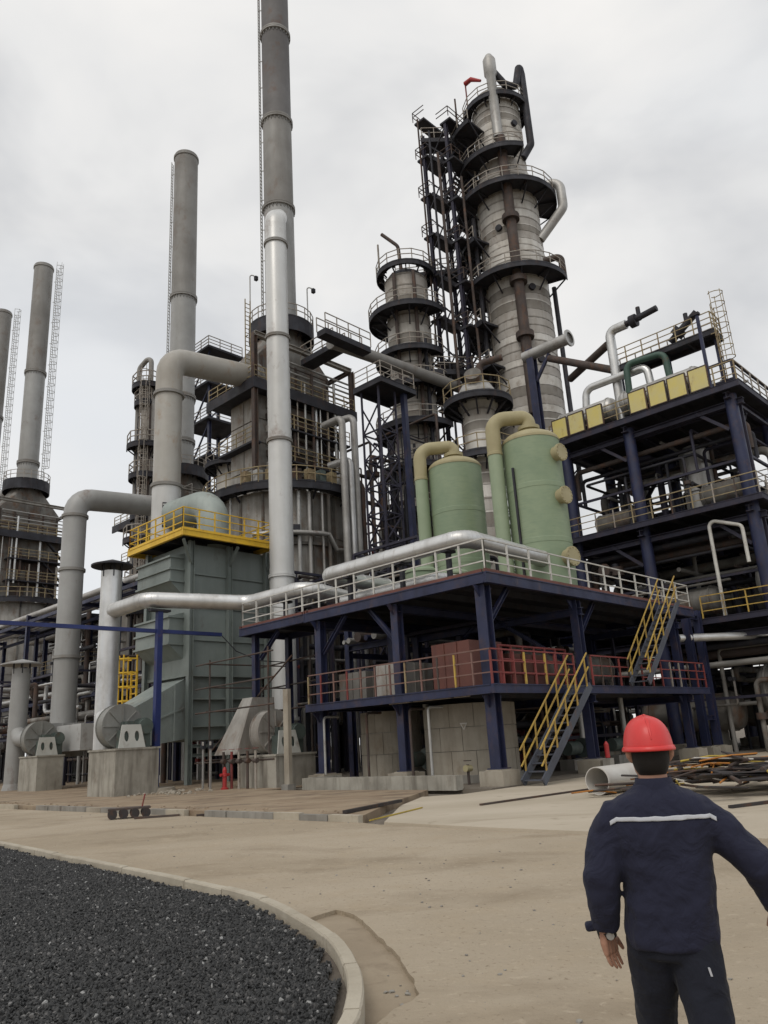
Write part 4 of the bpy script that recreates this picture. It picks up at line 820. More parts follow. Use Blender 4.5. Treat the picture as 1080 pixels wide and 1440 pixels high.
# stair tower
st = thing('stair_tower', 'dark zigzag stair tower between the two banded columns', 'stair tower', w(27.7, 20.1, 0))
SU, SV, SH = 28.0, 19.8, 1.4
for a in (-1, 1):
    for b_ in (-1, 1): MB().hbeam(w(SU + a * SH, SV + b_ * SH, 0), w(SU + a * SH, SV + b_ * SH, 56.6 if b_ > 0 else 56.0), 0.28, 0.05).build('leg', 'darknavy', st)
nl = 14; zs = [0.6 + 4.28 * k for k in range(nl)]
for i, z in enumerate(zs):
    for sgn in (-1, 1):
        b = MB(); b.uvbox(SU - SH - 0.2, SU + SH + 0.2, SV + sgn * SH - 0.5 - 0.2 * (sgn < 0), SV + sgn * SH + 0.5 + 0.2 * (sgn > 0), z + (2.1 if sgn > 0 else 0) - 0.2, z + (2.1 if sgn > 0 else 0)); ln_ = b.build('landing', 'darksteel', st)
        zz = z + (2.1 if sgn > 0 else 0); vv = SV + sgn * (SH + 0.68)
        r = MB()
        for h in (1.1, 0.6): r.beam(w(SU - SH - 0.4, vv, zz + h), w(SU + SH + 0.4, vv, zz + h), 0.06); 
        for h in (1.1, 0.6):
            for s2_ in (-1, 1): r.beam(w(SU + s2_ * (SH + 0.4), vv, zz + h), w(SU + s2_ * (SH + 0.4), vv - sgn * 1.4, zz + h), 0.06)
        for q in range(4): uu = SU - SH - 0.4 + q * (2 * SH + 0.8) / 3; r.beam(w(uu, vv, zz), w(uu, vv, zz + 1.1), 0.06)
        r.build('railing', 'brownsteel', ln_)
    for (va, vb, za, zb, uu) in ((SV - SH + 0.5, SV + SH - 0.5, z, z + 2.1, SU - 0.85), (SV + SH - 0.5, SV - SH + 0.5, z + 2.1, z + 4.28, SU + 0.85)):
        if zb > 57: continue
        b = MB()
        for d_ in (-0.5, 0.5): b.beam(w(uu + d_, va, za), w(uu + d_, vb, zb), 0.08, 0.3); b.beam(w(uu + d_, va, za + 1.0), w(uu + d_, vb, zb + 1.0), 0.06)
        for q in range(8): f = (q + 0.5) / 8; b.box(w(uu, va + (vb - va) * f, za + (zb - za) * f), (0.95, 0.25, 0.05))
        b.build('flight', 'darksteel', st)
    if i == nl - 1: continue
    MB().beam(w(SU - SH, SV - SH, z + 0.2), w(SU - SH, SV + SH, z + 4.0), 0.1).build('brace', 'darksteel', st)
    MB().beam(w(SU + SH, SV - SH, z + 4.0), w(SU - SH, SV - SH, z + 0.2), 0.1).build('brace', 'darksteel', st)
for (du, dv, r_, z1_, m_) in ((-1.9, -0.6, 0.14, 53, 'brownsteel'), (-1.9, 0.2, 0.1, 56, 'darksteel'), (-0.8, -2.15, 0.12, 50, 'brownsteel'), (0.3, -2.2, 0.18, 46, 'darksteel'), (1.2, -2.3, 0.1, 54, 'rail'), (2.2, 1.0, 0.16, 48, 'darksteel')):
    MB().tube(w(SU + du, SV + dv, 4), w(SU + du, SV + dv, z1_), r_, 8).build('riser_pipe', m_, st)
for i, z in enumerate(zs[:-1]):
    MB().beam(w(SU + SH, SV - SH, z + 0.2), w(SU - SH, SV - SH, z + 4.0), 0.09).build('brace', 'darksteel', st); MB().beam(w(SU - SH, SV + SH, z + 0.2), w(SU - SH, SV - SH, z + 4.0), 0.09).build('brace', 'darksteel', st)
def bridge(label, a, b, z, wd=1.1, m='darksteel', rm='rail'):
    a = Vector((a.x, a.y, z)); b = Vector((b.x, b.y, z)); d = (b - a).normalized(); s = d.cross(Z3); t = thing('bridge', label, 'walkway', (a + b) / 2, 'high walkways')
    MB().box((a + b) / 2 - Z3 * 0.22, (wd, 0.44, (b - a).length), (s, Z3, d)).build('walkway', m, t)
    for sg in (-1, 1):
        p = [a + s * sg * wd / 2, b + s * sg * wd / 2]; r = MB()
        for h in (1.15, 0.6): r.beam(p[0] + Z3 * h, p[1] + Z3 * h, 0.06)
        for q in along(p, 1.2): r.beam(q, q + Z3 * 1.15, 0.06)
        r.build('railing', rm, t)
    return t
bridge('topmost walkway from the stair tower to the tall column head', w(26.8, 21.6), at_ang(tcx, 165, 2.6, 0), 56.0, 1.6)
c2x = w(24.8, 23.1, 0)
bridge('walkway from the shorter column top across the stair tower', at_ang(c2x, 120, 1.5, 0), at_ang(tcx, 170, 4.2, 0), 42.0, 1.4)
bridge('lower walkway linking both banded columns', at_ang(c2x, 320, 1.8, 0), at_ang(tcx, 185, 3.8, 0), 31.2, 1.4)
c2 = thing('distillation_column', 'shorter banded column left of the stair tower with ring platforms', 'column', c2x)
random.seed(37)
bands(c2, c2x, ((0.0, 40.6, 1.9),), 0.7, 1.2)
MB().lathe(c2x, [(1.85, 0), (1.85, 40.6), (1.5, 41.2), (0, 41.6)], 20).build('shell', 'darksteel', c2)
for (z, r1, a0, a1) in ((41.4, 2.6, 0, 360), (36.9, 3.5, 90, 330), (33.0, 3.1, 100, 330), (29.8, 3.3, 180, 400), (26.3, 3.4, 120, 330), (22.6, 3.3, 150, 370), (18.8, 3.4, 130, 330), (15.0, 3.3, 150, 370), (11.2, 3.3, 130, 330)):
    platform(c2, c2x, 1.92, r1, z, a0, a1, depth=0.4, t=0.06)
MB().path([at_ang(c2x, 250, 1.0, 41), at_ang(c2x, 245, 1.2, 43.8), at_ang(c2x, 200, 2.0, 45.4)], 0.16, 0.8, 10).build('vent_pipe', 'brownsteel', c2)
for (a, r, m) in ((285, 2.3, 'brownsteel'), (300, 2.3, 'darksteel'), (240, 2.2, 'brownsteel')): MB().path([at_ang(c2x, a, r, 2), at_ang(c2x, a, r, 40.5 if a < 290 else 34)], 0.16, 0, 10).build('riser_pipe', m, c2)
for (pu, pv, z0, z1, m) in ((26.3, 21.4, 20, 58.5, 'brownsteel'), (23.4, 24.9, 41, 45, 'rail'), (28.8, 18.6, 55, 60.5, 'brownsteel')):
    o = MB().beam(w(pu, pv, z0), w(pu, pv, z1), 0.12).build('lightning_rod', m, loc=w(pu, pv, z0)); tag(o, {26.3: 'long thin brown mast on the left corner of the stair tower', 23.4: 'short pale mast on the shorter column head', 28.8: 'thin brown mast near the tall column head'}[pu], 'mast')
t = thing('windsock', 'small red windsock on the tall column head platform', 'windsock', at_ang(tcx, 200, 2.9, 58.4))
MB().beam(at_ang(tcx, 200, 2.9, 58.4), at_ang(tcx, 200, 2.9, 61.6), 0.1).build('pole', 'railred', t); MB().sweep([at_ang(tcx, 200, 2.9, 61.4), at_ang(tcx, 215, 2.75, 61.3), at_ang(tcx, 235, 2.5, 60.6)], [0.24, 0.22, 0.12], 12).build('sock', 'hydrant', t)
# middle column behind the tanks
cmx = w(16.9, 11.0, 0)
cm = thing('stripper_column', 'slim pale banded column rising between the two green tanks', 'column', cmx)
random.seed(41); bands(cm, cmx, ((0, 21.6, 1.05),), 0.6, 0.95); MB().lathe(cmx, [(1.0, 0), (1.0, 21.6), (1.3, 22.0), (1.3, 22.9), (0.9, 23.6), (0, 23.8)], 20).build('shell', 'silverold', cm)
for (z, r1, a0, a1) in ((22.2, 2.25, 100, 420), (18.4, 2.1, 180, 330)): platform(cm, cmx, 1.1, r1, z, a0, a1, depth=0.35, rm='railtan')
MB().path([at_ang(cmx, 300, 0.5, 23.3), at_ang(cmx, 300, 0.5, 24.9), at_ang(cmx, 330, 2.0, 25.0)], 0.22, 0.4, 12).build('vent_pipe', 'brownsteel', cm)
MB().tube(at_ang(cmx, 255, 0.4, 23.5), at_ang(cmx, 255, 1.2, 23.9), 0.55, 16).build('inlet_flange', 'furnace', cm)
# lattice tower with its high platform, carrying the transfer line
lt = thing('lattice_tower', 'slim blue lattice tower with a small platform under the big pipe', 'tower', w(14, 17.1, 0))
LS = 0.8
for a in (-1, 1):
    for b_ in (-1, 1): MB().beam(w(14 + a * LS, 17.1 + b_ * LS, 0), w(14 + a * LS, 17.1 + b_ * LS, 24.5), 0.11).build('leg', 'darknavy', lt)
MB().beam(w(15.6, 16.2, 0), w(15.6, 16.2, 24.5), 0.34).build('post', 'blue', lt)
z = 0.5; i = 0
while z < 22.5:
    q = [w(14 - LS, 17.1 - LS, 0), w(14 + LS, 17.1 - LS, 0), w(14 + LS, 17.1 + LS, 0), w(14 - LS, 17.1 + LS, 0)]
    b = MB()
    for k_ in range(4):
        a, c = q[k_], q[(k_ + 1) % 4]; b.beam(a + Z3 * z, c + Z3 * z, 0.09); b.beam((a if i % 2 else c) + Z3 * z, (c if i % 2 else a) + Z3 * (z + 1.9), 0.08)
    b.build('lattice_brace', 'darknavy', lt); z += 1.9; i += 1
deck(lt, 12.9, 16.4, 15.7, 18.4, 24.9, 0.4, m='darksteel', name='platform')
railing(lt, [w(16.3, 15.8, 24.9), w(13.0, 15.8, 24.9), w(13.0, 18.3, 24.9)], 'rail', 1.2, 1.0, 0.05, False)
o = clad_pipe('transfer_pipe', 'large brown grey transfer pipe running from the furnace top to the columns', [w(12.7, 20.2, 29.25), w(28.0, 19.8, 29.9)], 0.46, 'stackmid', 0, 2.6, 20, flanges=[(w(12.8, 20.2, 29.25), U3)])
o2 = clad_pipe('open_ended_pipe', 'grey pipe with a flared open end on a blue post by the tall column', [w(24, 11.5, 28.2), w(24, 7.8, 28.2)], 0.42, 'silverold', 0, 0, 20)
b = MB(); b.lathe((0, 0, 0), [(0.30, 0), (0.62, 0), (0.62, 0.12), (0.42, 0.14)], 20); 
rot = Matrix.Rotation(R_(90), 4, U3); b.v = [rot @ p + w(24, 7.75, 28.2) for p in b.v]; b.build('end_flange', 'silverold', o2)
MB().hbeam(w(24, 10.9, 0), w(24, 10.9, 28.6), 0.55, 0.06, U3).build('post', 'blue', o2)
MB().beam(w(24, 10.7, 26), w(24, 9.4, 27.7), 0.2).build('brace', 'blue', o2)
# ================================================================ FURNACES AND THEIR CHIMNEYS
def furnace(label, cu, cv, detail=True):
    c = w(cu, cv, 0); t = thing('furnace', label, 'furnace', c, 'cylindrical process furnaces')
    r = 4.9
    for k in range(10):
        a = k * 36 + 10; MB().hbeam(at_ang(c, a, r - 0.4, 0), at_ang(c, a, r - 0.4, 3.0), 0.4, 0.05).build('leg', 'darksteel', t)
    mb = MB(); mb.lathe(c, [(0, 3.0), (r, 3.0), (r, 18.6), (0, 18.6)], 40); mb.build('radiant_shell', 'furnacepale', t)
    # casing panels between stiffeners
    nz_, na = (5, 18) if detail else (4, 12)
    for i in range(nz_):
        z0 = 3.1 + i * 15.4 / nz_; z1 = z0 + 15.4 / nz_ - 0.1
        for k in range(na):
            a0 = k * 360 / na
            if detail and not (150 < (a0 % 360) < 360): continue
            b = MB(); b.ring(c, r - 0.02, r + random.uniform(0.03, 0.07), z0, z1, a0 + 0.5, a0 + 360 / na - 0.5, 4); b.build('casing_panel', random.choice(('furnace', 'furnacepale', 'furnacepale')) if detail else 'furnacepale', t)
    for k in range(na): b = MB(); b.beam(at_ang(c, k * 360 / na, r + 0.08, 3.1), at_ang(c, k * 360 / na, r + 0.08, 18.5), 0.16); b.build('stiffener', 'furnace', t)
    for z in (9.0, 14.8): b = MB(); b.lathe(c, [(r + 0.1, z - 0.12), (r + 0.32, z - 0.1), (r + 0.32, z + 0.1), (r + 0.1, z + 0.12)], 40); b.build('ring_beam', 'furnace', t)
    platform(t, c, r - 0.5, r + 1.15, 18.95, 0, 360, depth=0.5, rm='railtan', seg=1.3, t=0.06)
    if detail: platform(t, c, r, r + 1.0, 10.5, 150, 360, depth=0.35, rm='railtan', seg=1.3)
    hu, hv = 3.65, 1.65
    u0, u1, v0, v1 = cu - hu, cu + hu, cv - hv, cv + hv
    b = MB(); b.uvbox(u0, u1, v0, v1, 18.95, 26.5); b.build('convection_box', 'furnace', t)
    # panels proud of the box
    rows = 4
    for i in range(rows):
        z0 = 19.05 + i * 7.4 / rows; z1 = z0 + 7.4 / rows - 0.1
        for k in range(2): va = v0 + (v1 - v0) * k / 2 + 0.05; vb = v0 + (v1 - v0) * (k + 1) / 2 - 0.05; b = MB(); b.uvbox(u0 - random.uniform(0.05, 0.09), u0 - 0.002, va, vb, z0, z1); b.build('casing_panel', 'furnacepale', t)
        for k in range(4): ua = u0 + (u1 - u0) * k / 4 + 0.05; ub = u0 + (u1 - u0) * (k + 1) / 4 - 0.05; b = MB(); b.uvbox(ua, ub, v0 - random.uniform(0.05, 0.09), v0 - 0.002, z0, z1); b.build('casing_panel', random.choice(('furnace', 'brownsteel', 'furnace')), t)
    # header box platforms on the front face
    for z in (21.4, 23.9):
        b = MB(); b.uvbox(u0 + 1.2, u1 + 0.6, v0 - 1.3, v0 - 0.12, z - 0.12, z); b.build('access_platform', 'darksteel', t)
        railing(t, [w(u0 + 1.2, v0 - 1.25, z), w(u1 + 0.6, v0 - 1.25, z)], 'railtan', 1.1, 1.1, 0.055, False)
    b = MB(); b.uvbox(u0 - 1.3, u1 + 1.4, v0 - 1.3, v1 + 1.3, 26.5, 26.85); b.uvbox(u0 - 1.35, u1 + 1.45, v0 - 1.35, v0 - 1.25, 26.2, 27.0); b.uvbox(u0 - 1.35, u0 - 1.25, v0 - 1.25, v1 + 1.35, 26.2, 27.0); up = b.build('upper_platform', 'darksteel', t)
    railing(t, [w(u0 - 1.2, v1 + 1.2, 26.85), w(u0 - 1.2, v0 - 1.2, 26.85), w(u1 + 1.3, v0 - 1.2, 26.85), w(u1 + 1.3, v1 + 1.2, 26.85)], 'railtan', 1.15, 1.1, 0.06, False)
    b = MB(); b.uvbox(u0 + 0.2, u1 - 0.2, v0 + 0.1, v1 - 0.1, 26.85, 29.9); b.build('breeching_box', 'furnace', t)
    for k in range(5): uu = u0 + 0.4 + k * (u1 - u0 - 0.8) / 4; b = MB(); b.uvbox(uu - 0.08, uu + 0.08, v0 - 0.02, v0 + 0.098, 26.9, 29.8); b.build('rib', 'brownsteel', t)
    # hopper narrowing to the stack
    b = MB(); q = [w(u0 + 0.2, v0 + 0.1), w(u1 - 0.2, v0 + 0.1), w(u1 - 0.2, v1 - 0.1), w(u0 + 0.2, v1 - 0.1)]; n = 16
    top = [c + Vector((math.cos(R_(UDEG + 225 + k * 22.5)), math.sin(R_(UDEG + 225 + k * 22.5)), 0)) * 1.6 + Z3 * 33.0 for k in range(16)]
    low = []
    for k in range(4):
        for j in range(4): low.append(q[k] + (q[(k + 1) % 4] - q[k]) * (j / 4) + Z3 * 29.9)
    b.add(low + top, [(i, (i + 1) % 16, 16 + (i + 1) % 16, 16 + i) for i in range(16)]); b.build('hopper', 'furnace', t)
    b = MB(); b.lathe(c, [(1.6, 32.95), (1.7, 33.0), (1.7, 33.8), (1.3, 33.8)], 24); b.build('stack_collar', 'brownsteel', t)
    platform(t, c, 1.4, 2.6, 33.7, 0, 360, depth=1.2, rm='rail', seg=0.8, t=0.055)
    # outer frame
    for (u, v) in ((u1 + 1.2, v0 - 1.1), (u0 - 1.1, v0 - 1.1), (u1 + 1.2, v1 + 1.1)): MB().hbeam(w(u, v, 18.95), w(u, v, 30.6), 0.34, 0.04, U3).build('frame_column', 'brownsteel', t)
    MB().hbeam(w(u0 - 1.1, v0 - 1.1, 30.6), w(u1 + 1.2, v0 - 1.1, 30.6), 0.36, 0.04).build('frame_beam', 'furnacepale', t)
    MB().hbeam(w(u1 + 1.2, v0 - 1.1, 30.6), w(u1 + 1.2, v1 + 1.1, 30.6), 0.3, 0.04).build('frame_beam', 'brownsteel', t)
    ladder(t, w(u0 - 1.0, v0 - 0.2), 26.85, 33.8, -V3, 'railtan', False, 0.45, 0.06)
    for k in range(6): uu = u0 + 1.6 + k * 1.05; MB().tube(w(uu, v0 - 0.9, 19.0), w(uu, v0 - 0.9, 26.4 - (k % 3) * 1.5), 0.09 + 0.05 * (k % 2), 10).build('riser_pipe', ('silver', 'brownsteel', 'rail')[k % 3], t)
    for (za, zb) in ((19.0, 21.4), (21.4, 23.9), (23.9, 26.85)):
        b = MB(); b.beam(w(u1 + 0.5, v0 - 0.75, za), w(u1 - 2.2, v0 - 0.75, zb), 0.5, 0.12); b.build('stair_flight', 'darksteel', t)
    railing(t, [w(u0 - 0.7, v1 + 0.6, 22.6), w(u0 - 0.7, v0 - 0.5, 22.6)], 'railtan', 1.1, 1.0, 0.055, False); MB().uvbox(u0 - 0.75, u0 - 0.1, v0 - 0.5, v1 + 0.6, 22.45, 22.6).build('access_platform', 'darksteel', t)
    for k in range(10 if detail else 3):
        uu = u0 + 0.5 + k * 0.75; zz = 27.0 + (k % 3) * 0.9; MB().tube(w(uu, v0 - 1.15, 19.0 + (k % 4)), w(uu, v0 - 1.15, zz), 0.05 + 0.03 * (k % 3), 8).build('riser_pipe', ('galv', 'brownsteel', 'silver', 'rail')[k % 4], t)
    for k in range(7 if detail else 0):
        z_ = 19.8 + k * 0.95; MB().uvbox(u0 + 0.6, u1 - 0.1, v0 - 0.42, v0 - 0.1, z_, z_ + 0.5).build('header_box', ('furnace', 'furnacepale', 'brownsteel')[k % 3], t)
    for k in range(6): MB().tube(w(u0 + 0.3, v0 - 0.95, 27.4 + k * 0.4), w(u1 + 1.0, v0 - 0.95, 27.4 + k * 0.4), 0.05 + 0.03 * (k % 2), 8).build('header_pipe', ('galv', 'brownsteel', 'silverold')[k % 3], t)
    if detail:
        for k in range(16):
            a = 205 + k * 9 + random.uniform(-2, 2); MB().tube(at_ang(c, a, r + 0.45, 3.2), at_ang(c, a, r + 0.45, random.choice((9.5, 12.5, 18.4))), random.choice((0.06, 0.09, 0.14)), 8).build('riser_pipe', random.choice(('galv', 'silverold', 'brownsteel', 'furnace')), t)
        for k in range(10):
            a = 250 + k * 9; MB().box(at_ang(c, a, r + 0.75, 19.5), (0.5, 0.5, 0.8)).build('instrument_box', random.choice(('galv', 'railtan', 'brownsteel', 'motor')), t)
        for k, (a, z1) in enumerate(((318, 24.0), (324, 21.0), (330, 24.5), (336, 19.6))):
            MB().path([at_ang(c, a, r + 1.5, 2), at_ang(c, a, r + 1.5, z1), at_ang(c, a, r - 0.4, z1)], 0.26, 0.5, 12).build('crossover_pipe', ('silverold', 'silver', 'silverold', 'brownsteel')[k], t)
        MB().path([at_ang(c, a_, r + 0.75, 15.4 if a_ < 310 else 14.4) for a_ in range(255, 345, 6)], 0.16, 0, 10).build('ring_pipe', 'silverold', t)
        MB().box(at_ang(c, 283, r + 0.45, 15.6), (0.9, 0.6, 0.7), (Vector((math.cos(R_(13)), math.sin(R_(13)), 0)), Vector((math.cos(R_(103)), math.sin(R_(103)), 0)), Z3)).build('junction_box', 'darksteel', t)
    return t, c
def chimney(label, c, z0, z1, r, secs, flz, lad_ang, cage=True, gap=0.25):
    t = thing('chimney', label, 'chimney', Vector((c.x, c.y, z0)), 'tall steel chimneys')
    for (za, zb, m) in secs:
        mb = MB(); mb.lathe(c, [(r, za), (r, zb)], 36); mb.build('shaft_section', m, t)
    mb = MB(); mb.lathe(c, [(r, z1 - 0.02), (r - 0.08, z1), (r - 0.08, z1 - 4)], 36); mb.lathe(c, [(r, z1 - 0.5), (r + 0.09, z1 - 0.45), (r + 0.09, z1 - 0.2), (r, z1 - 0.15)], 36); mb.build('lip', secs[-1][2], t)
    for z in flz:
        mb = MB(); mb.lathe(c, [(r, z - 0.2), (r + 0.14, z - 0.18), (r + 0.14, z - 0.02), (r + 0.11, z), (r + 0.14, z + 0.02), (r + 0.14, z + 0.18), (r, z + 0.2)], 36); fl = mb.build('flange', 'stackmid', t)
        g = MB()
        for k in range(24): a = k * 15; g.beam(at_ang(c, a, r + 0.05, z - 0.45), at_ang(c, a, r + 0.05, z - 0.2), 0.06)
        g.build('gusset_ring', 'stackmid', fl)
    d = Vector((math.cos(R_(lad_ang)), math.sin(R_(lad_ang)), 0))
    ladder(t, c + d * (r + gap), z0 + 0.5, z1 - 0.6, d, 'galv', cage, 0.45, 0.06, 0.42, 1.0)
    return t
random.seed(51)
f1, c1 = furnace('big rusty round furnace with ring platform behind the pale upright pipe', 13.95, 27.3)
f2, cc2 = furnace('second round furnace half hidden behind the yellow railed platform', 15.4, 44.6, False)
f2.scale = (1, 1, 0.80)
f3, cc3 = furnace('far round furnace at the left edge with panelled sides', 12.85, 75.0, False)
f4, cc4 = furnace('farthest furnace cut off by the left edge', 13.4, 90.5, False)
chimney('tallest grey chimney running out of the top of the picture', c1, 33.0, 72.0, 1.24, ((33.0, 45.0, 'stack'), (45.0, 54.2, 'stackmid'), (54.2, 72.0, 'stackdark')), (45.2, 54.2, 64.0), 172, False, 0.3)
chimney('grey chimney behind the tan elbow duct', cc2, 26.4, 62.9, 1.22, ((26.4, 45.6, 'stack'), (45.6, 62.9, 'stackmid')), (30.0, 34.6, 45.6), 175, False, 0.3)
chimney('grey chimney with caged ladder on its right, left part of the sky', cc3, 33.0, 64.0, 1.16, ((33.0, 48.5, 'stack'), (48.5, 64.0, 'stackmid')), (36.4, 48.5), -5, True, 0.75)
chimney('grey chimney cut off by the left picture edge', cc4, 33.0, 64.6, 1.16, ((33.0, 48.5, 'stack'), (48.5, 64.6, 'stackmid')), (36.4, 48.0), -5, True, 0.75)
t = clad_pipe('cross_duct', 'short grey duct joining the two left chimneys low down', [cc3 + Z3 * 34.4, cc4 + Z3 * 34.4], 0.85, 'stack', 0, 0, 18)
# ladders and masts near the furnace head
for k, (a, r, z0, z1) in enumerate(((200, 2.5, 33.7, 38.6), (335, 2.5, 33.7, 37.0))):
    o = thing('lamp_post', ('thin gooseneck lamp post on the furnace head platform, left side', 'thin lamp post on the furnace head platform, right side')[k], 'lamp post', at_ang(c1, a, r, z0)); p = at_ang(c1, a, r, 0)
    MB().path([p + Z3 * z0, p + Z3 * z1, p + Vector((0.5, 0, z1 - 0.3))], 0.05, 0.2, 6).build('pole', 'galv', o); MB().box(p + Vector((0.5, 0, z1 - 0.45)), (0.25, 0.25, 0.35)).build('lamp_head', 'darksteel', o)

# ---------------------------------------------------------------- the pale upright flue pipe in front
PX = w(5.62, 17.35, 0)
t = thing('flue_riser', 'pale grey upright flue pipe standing before the furnace, elbow at its top', 'pipe', PX)
b = MB(); b.path([PX + Z3 * 0.1, PX + Z3 * 34.2, Vector((c1.x, c1.y, 44.5))], 0.68, 1.1, 32); b.build('pipe', 'pipegrey', t)
for z in (3.1, 10.8, 18.9, 25.7, 32.4):
    mb = MB(); mb.lathe(PX, [(0.68, z - 0.1), (0.77, z - 0.09), (0.77, z - 0.01), (0.75, z), (0.77, z + 0.01), (0.77, z + 0.09), (0.68, z + 0.1)], 32); mb.build('flange', 'stackmid' if z > 18 else 'pipegrey', t)
MB().lathe(PX, [(0.68, 0.1), (1.0, 0.1), (1.0, 0.35), (0.68, 0.36)], 24).build('base_plate', 'concrete', t)
# ---------------------------------------------------------------- tan elbow duct into the furnace
D2 = w(3.3, 26.0, 0); D2e = w(10.6, 26.0, 27.95)
t = thing('flue_duct', 'big discoloured grey duct rising from the yellow platform and bending into the furnace', 'duct', D2)
b = MB(); b.path([D2 + Z3 * 18.0, D2 + Z3 * 27.05, D2e], 0.87, 1.25, 32); b.build('duct', 'ducttan', t)
b = MB(); b.path([D2 + Z3 * 12.6, D2 + Z3 * 18.0], 0.90, 0, 32); lowd = b.build('lower_duct', 'pipegrey', t)
for z in (18.0, 24.4):
    mb = MB(); mb.lathe(D2, [(0.88, z - 0.12), (1.0, z - 0.1), (1.0, z + 0.1), (0.88, z + 0.12)], 32); mb.build('flange', 'stackmid', t)
MB().tube(D2e - U3 * 0.5, D2e - U3 * 0.3, 1.05, 28).build('flange', 'stackmid', t)
dd = Vector((0.34, -0.94, 0)).normalized(); sdv = Vector((0.94, 0.34, 0))
lv = MB(); lv.box(D2 + dd * 0.86 + Z3 * 15.9, (0.55, 1.6, 0.12), (sdv, Z3, dd)); lo_ = lv.build('louvre_frame', 'darksteel', t)
for k in range(6): MB().box(D2 + dd * 0.94 + Z3 * (15.25 + k * 0.26), (0.5, 0.1, 0.06), (sdv, Z3, dd)).build('louvre_slat', 'galv', lo_)
# ---------------------------------------------------------------- left duct
DL = w(0.75, 33.4, 0)
t = thing('flue_duct', 'tall grey duct on the left with an elbow running right to the second furnace', 'duct', DL)
b = MB(); b.path([DL + Z3 * 3.3, DL + Z3 * 18.7, w(11.0, 33.4, 19.6), w(13.0, 40.5, 19.6)], 0.75, 1.15, 28); b.build('duct', 'stack', t)
for z in (8.0, 13.7, 17.4):
    mb = MB(); mb.lathe(DL, [(0.75, z - 0.1), (0.86, z - 0.09), (0.86, z + 0.09), (0.75, z + 0.1)], 28); mb.build('flange', 'stackmid', t)
b = MB(); b.uvbox(-0.35, 1.75, 32.5, 34.3, 1.9, 3.9); b.build('damper_box', 'stack', t)
for k in range(4): b = MB(); b.uvbox(-0.35 + 0.02 + k * 0.68, -0.28 + k * 0.68, 32.42, 32.498, 1.9, 3.9); b.build('rib', 'stack', t)
b = MB(); b.uvbox(0.0, 1.4, 29.2, 32.48, 2.2, 3.7); b.build('outlet_box', 'pipegrey', t)

# ---------------------------------------------------------------- hooded round pipes feeding the fans
def hooded(label, u, v, r, z1, m, hr):
    c = w(u, v, 0); t = thing('hooded_pipe', label, 'pipe', c, 'round pipes with rain hoods')
    MB().lathe(c, [(r + 0.1, 0.1), (r, 0.5), (r, z1)], 28).build('pipe', m, t)
    MB().lathe(c, [(r - 0.03, z1), (r - 0.03, z1 - 1.5)], 28).build('inner_wall', 'darksteel', t)
    MB().lathe(c, [(0.05, z1 + 0.62), (hr, z1 + 0.32), (hr, z1 + 0.24), (0.05, z1 + 0.5)], 28).build('rain_hood', 'darksteel' if m == 'silver' else 'stack', t)
    for k in range(6): MB().beam(at_ang(c, k * 60, r, z1 - 0.3), at_ang(c, k * 60, r, z1 + 0.45), 0.05).build('hood_strut', 'darksteel', t)
    for z in (3.6, 6.2): MB().lathe(c, [(r, z - 0.03), (r + 0.012, z - 0.03), (r + 0.012, z + 0.03), (r, z + 0.03)], 28).build('cladding_seam', m, t)
    return t
hooded('bright silver pipe with a dark rain hood, left of the green box', -3.28, 19.6, 0.50, 10.5, 'silver', 1.0)
hooded('dull grey pipe with a rain hood near the left edge', -1.3, 35.2, 0.54, 7.4, 'stack', 1.25)

# ---------------------------------------------------------------- fans on plinths
def plate_with_holes(a, side, up, wd, ht, th, holes):
    """plate from lower left corner a, oval holes (cx, cy, rx, ry)"""
    nrm = side.cross(up).normalized(); loops = [[(0, 0), (wd, 0), (wd * 0.85, ht), (wd * 0.15, ht)]]
    for (cx, cy, rx, ry) in holes: loops.append([(cx + rx * math.cos(-k * math.pi / 8), cy + ry * math.sin(-k * math.pi / 8)) for k in range(16)])
    tri = tessellate_polygon([[Vector((p[0], p[1], 0)) for p in lp] for lp in loops]); flat = [p for lp in loops for p in lp]
    mb = MB()
    for s in (0, 1): mb.add([a + side * p[0] + up * p[1] + nrm * th * s for p in flat], [tuple(t) if s else tuple(t)[::-1] for t in tri])
    i0 = 0
    for lp in loops:
        n = len(lp)
        for i in range(n):
            p, q = lp[i], lp[(i + 1) % n]; P = a + side * p[0] + up * p[1]; Q = a + side * q[0] + up * q[1]
            mb.add([P, Q, Q + nrm * th, P + nrm * th], [(0, 1, 2, 3)])
    return mb
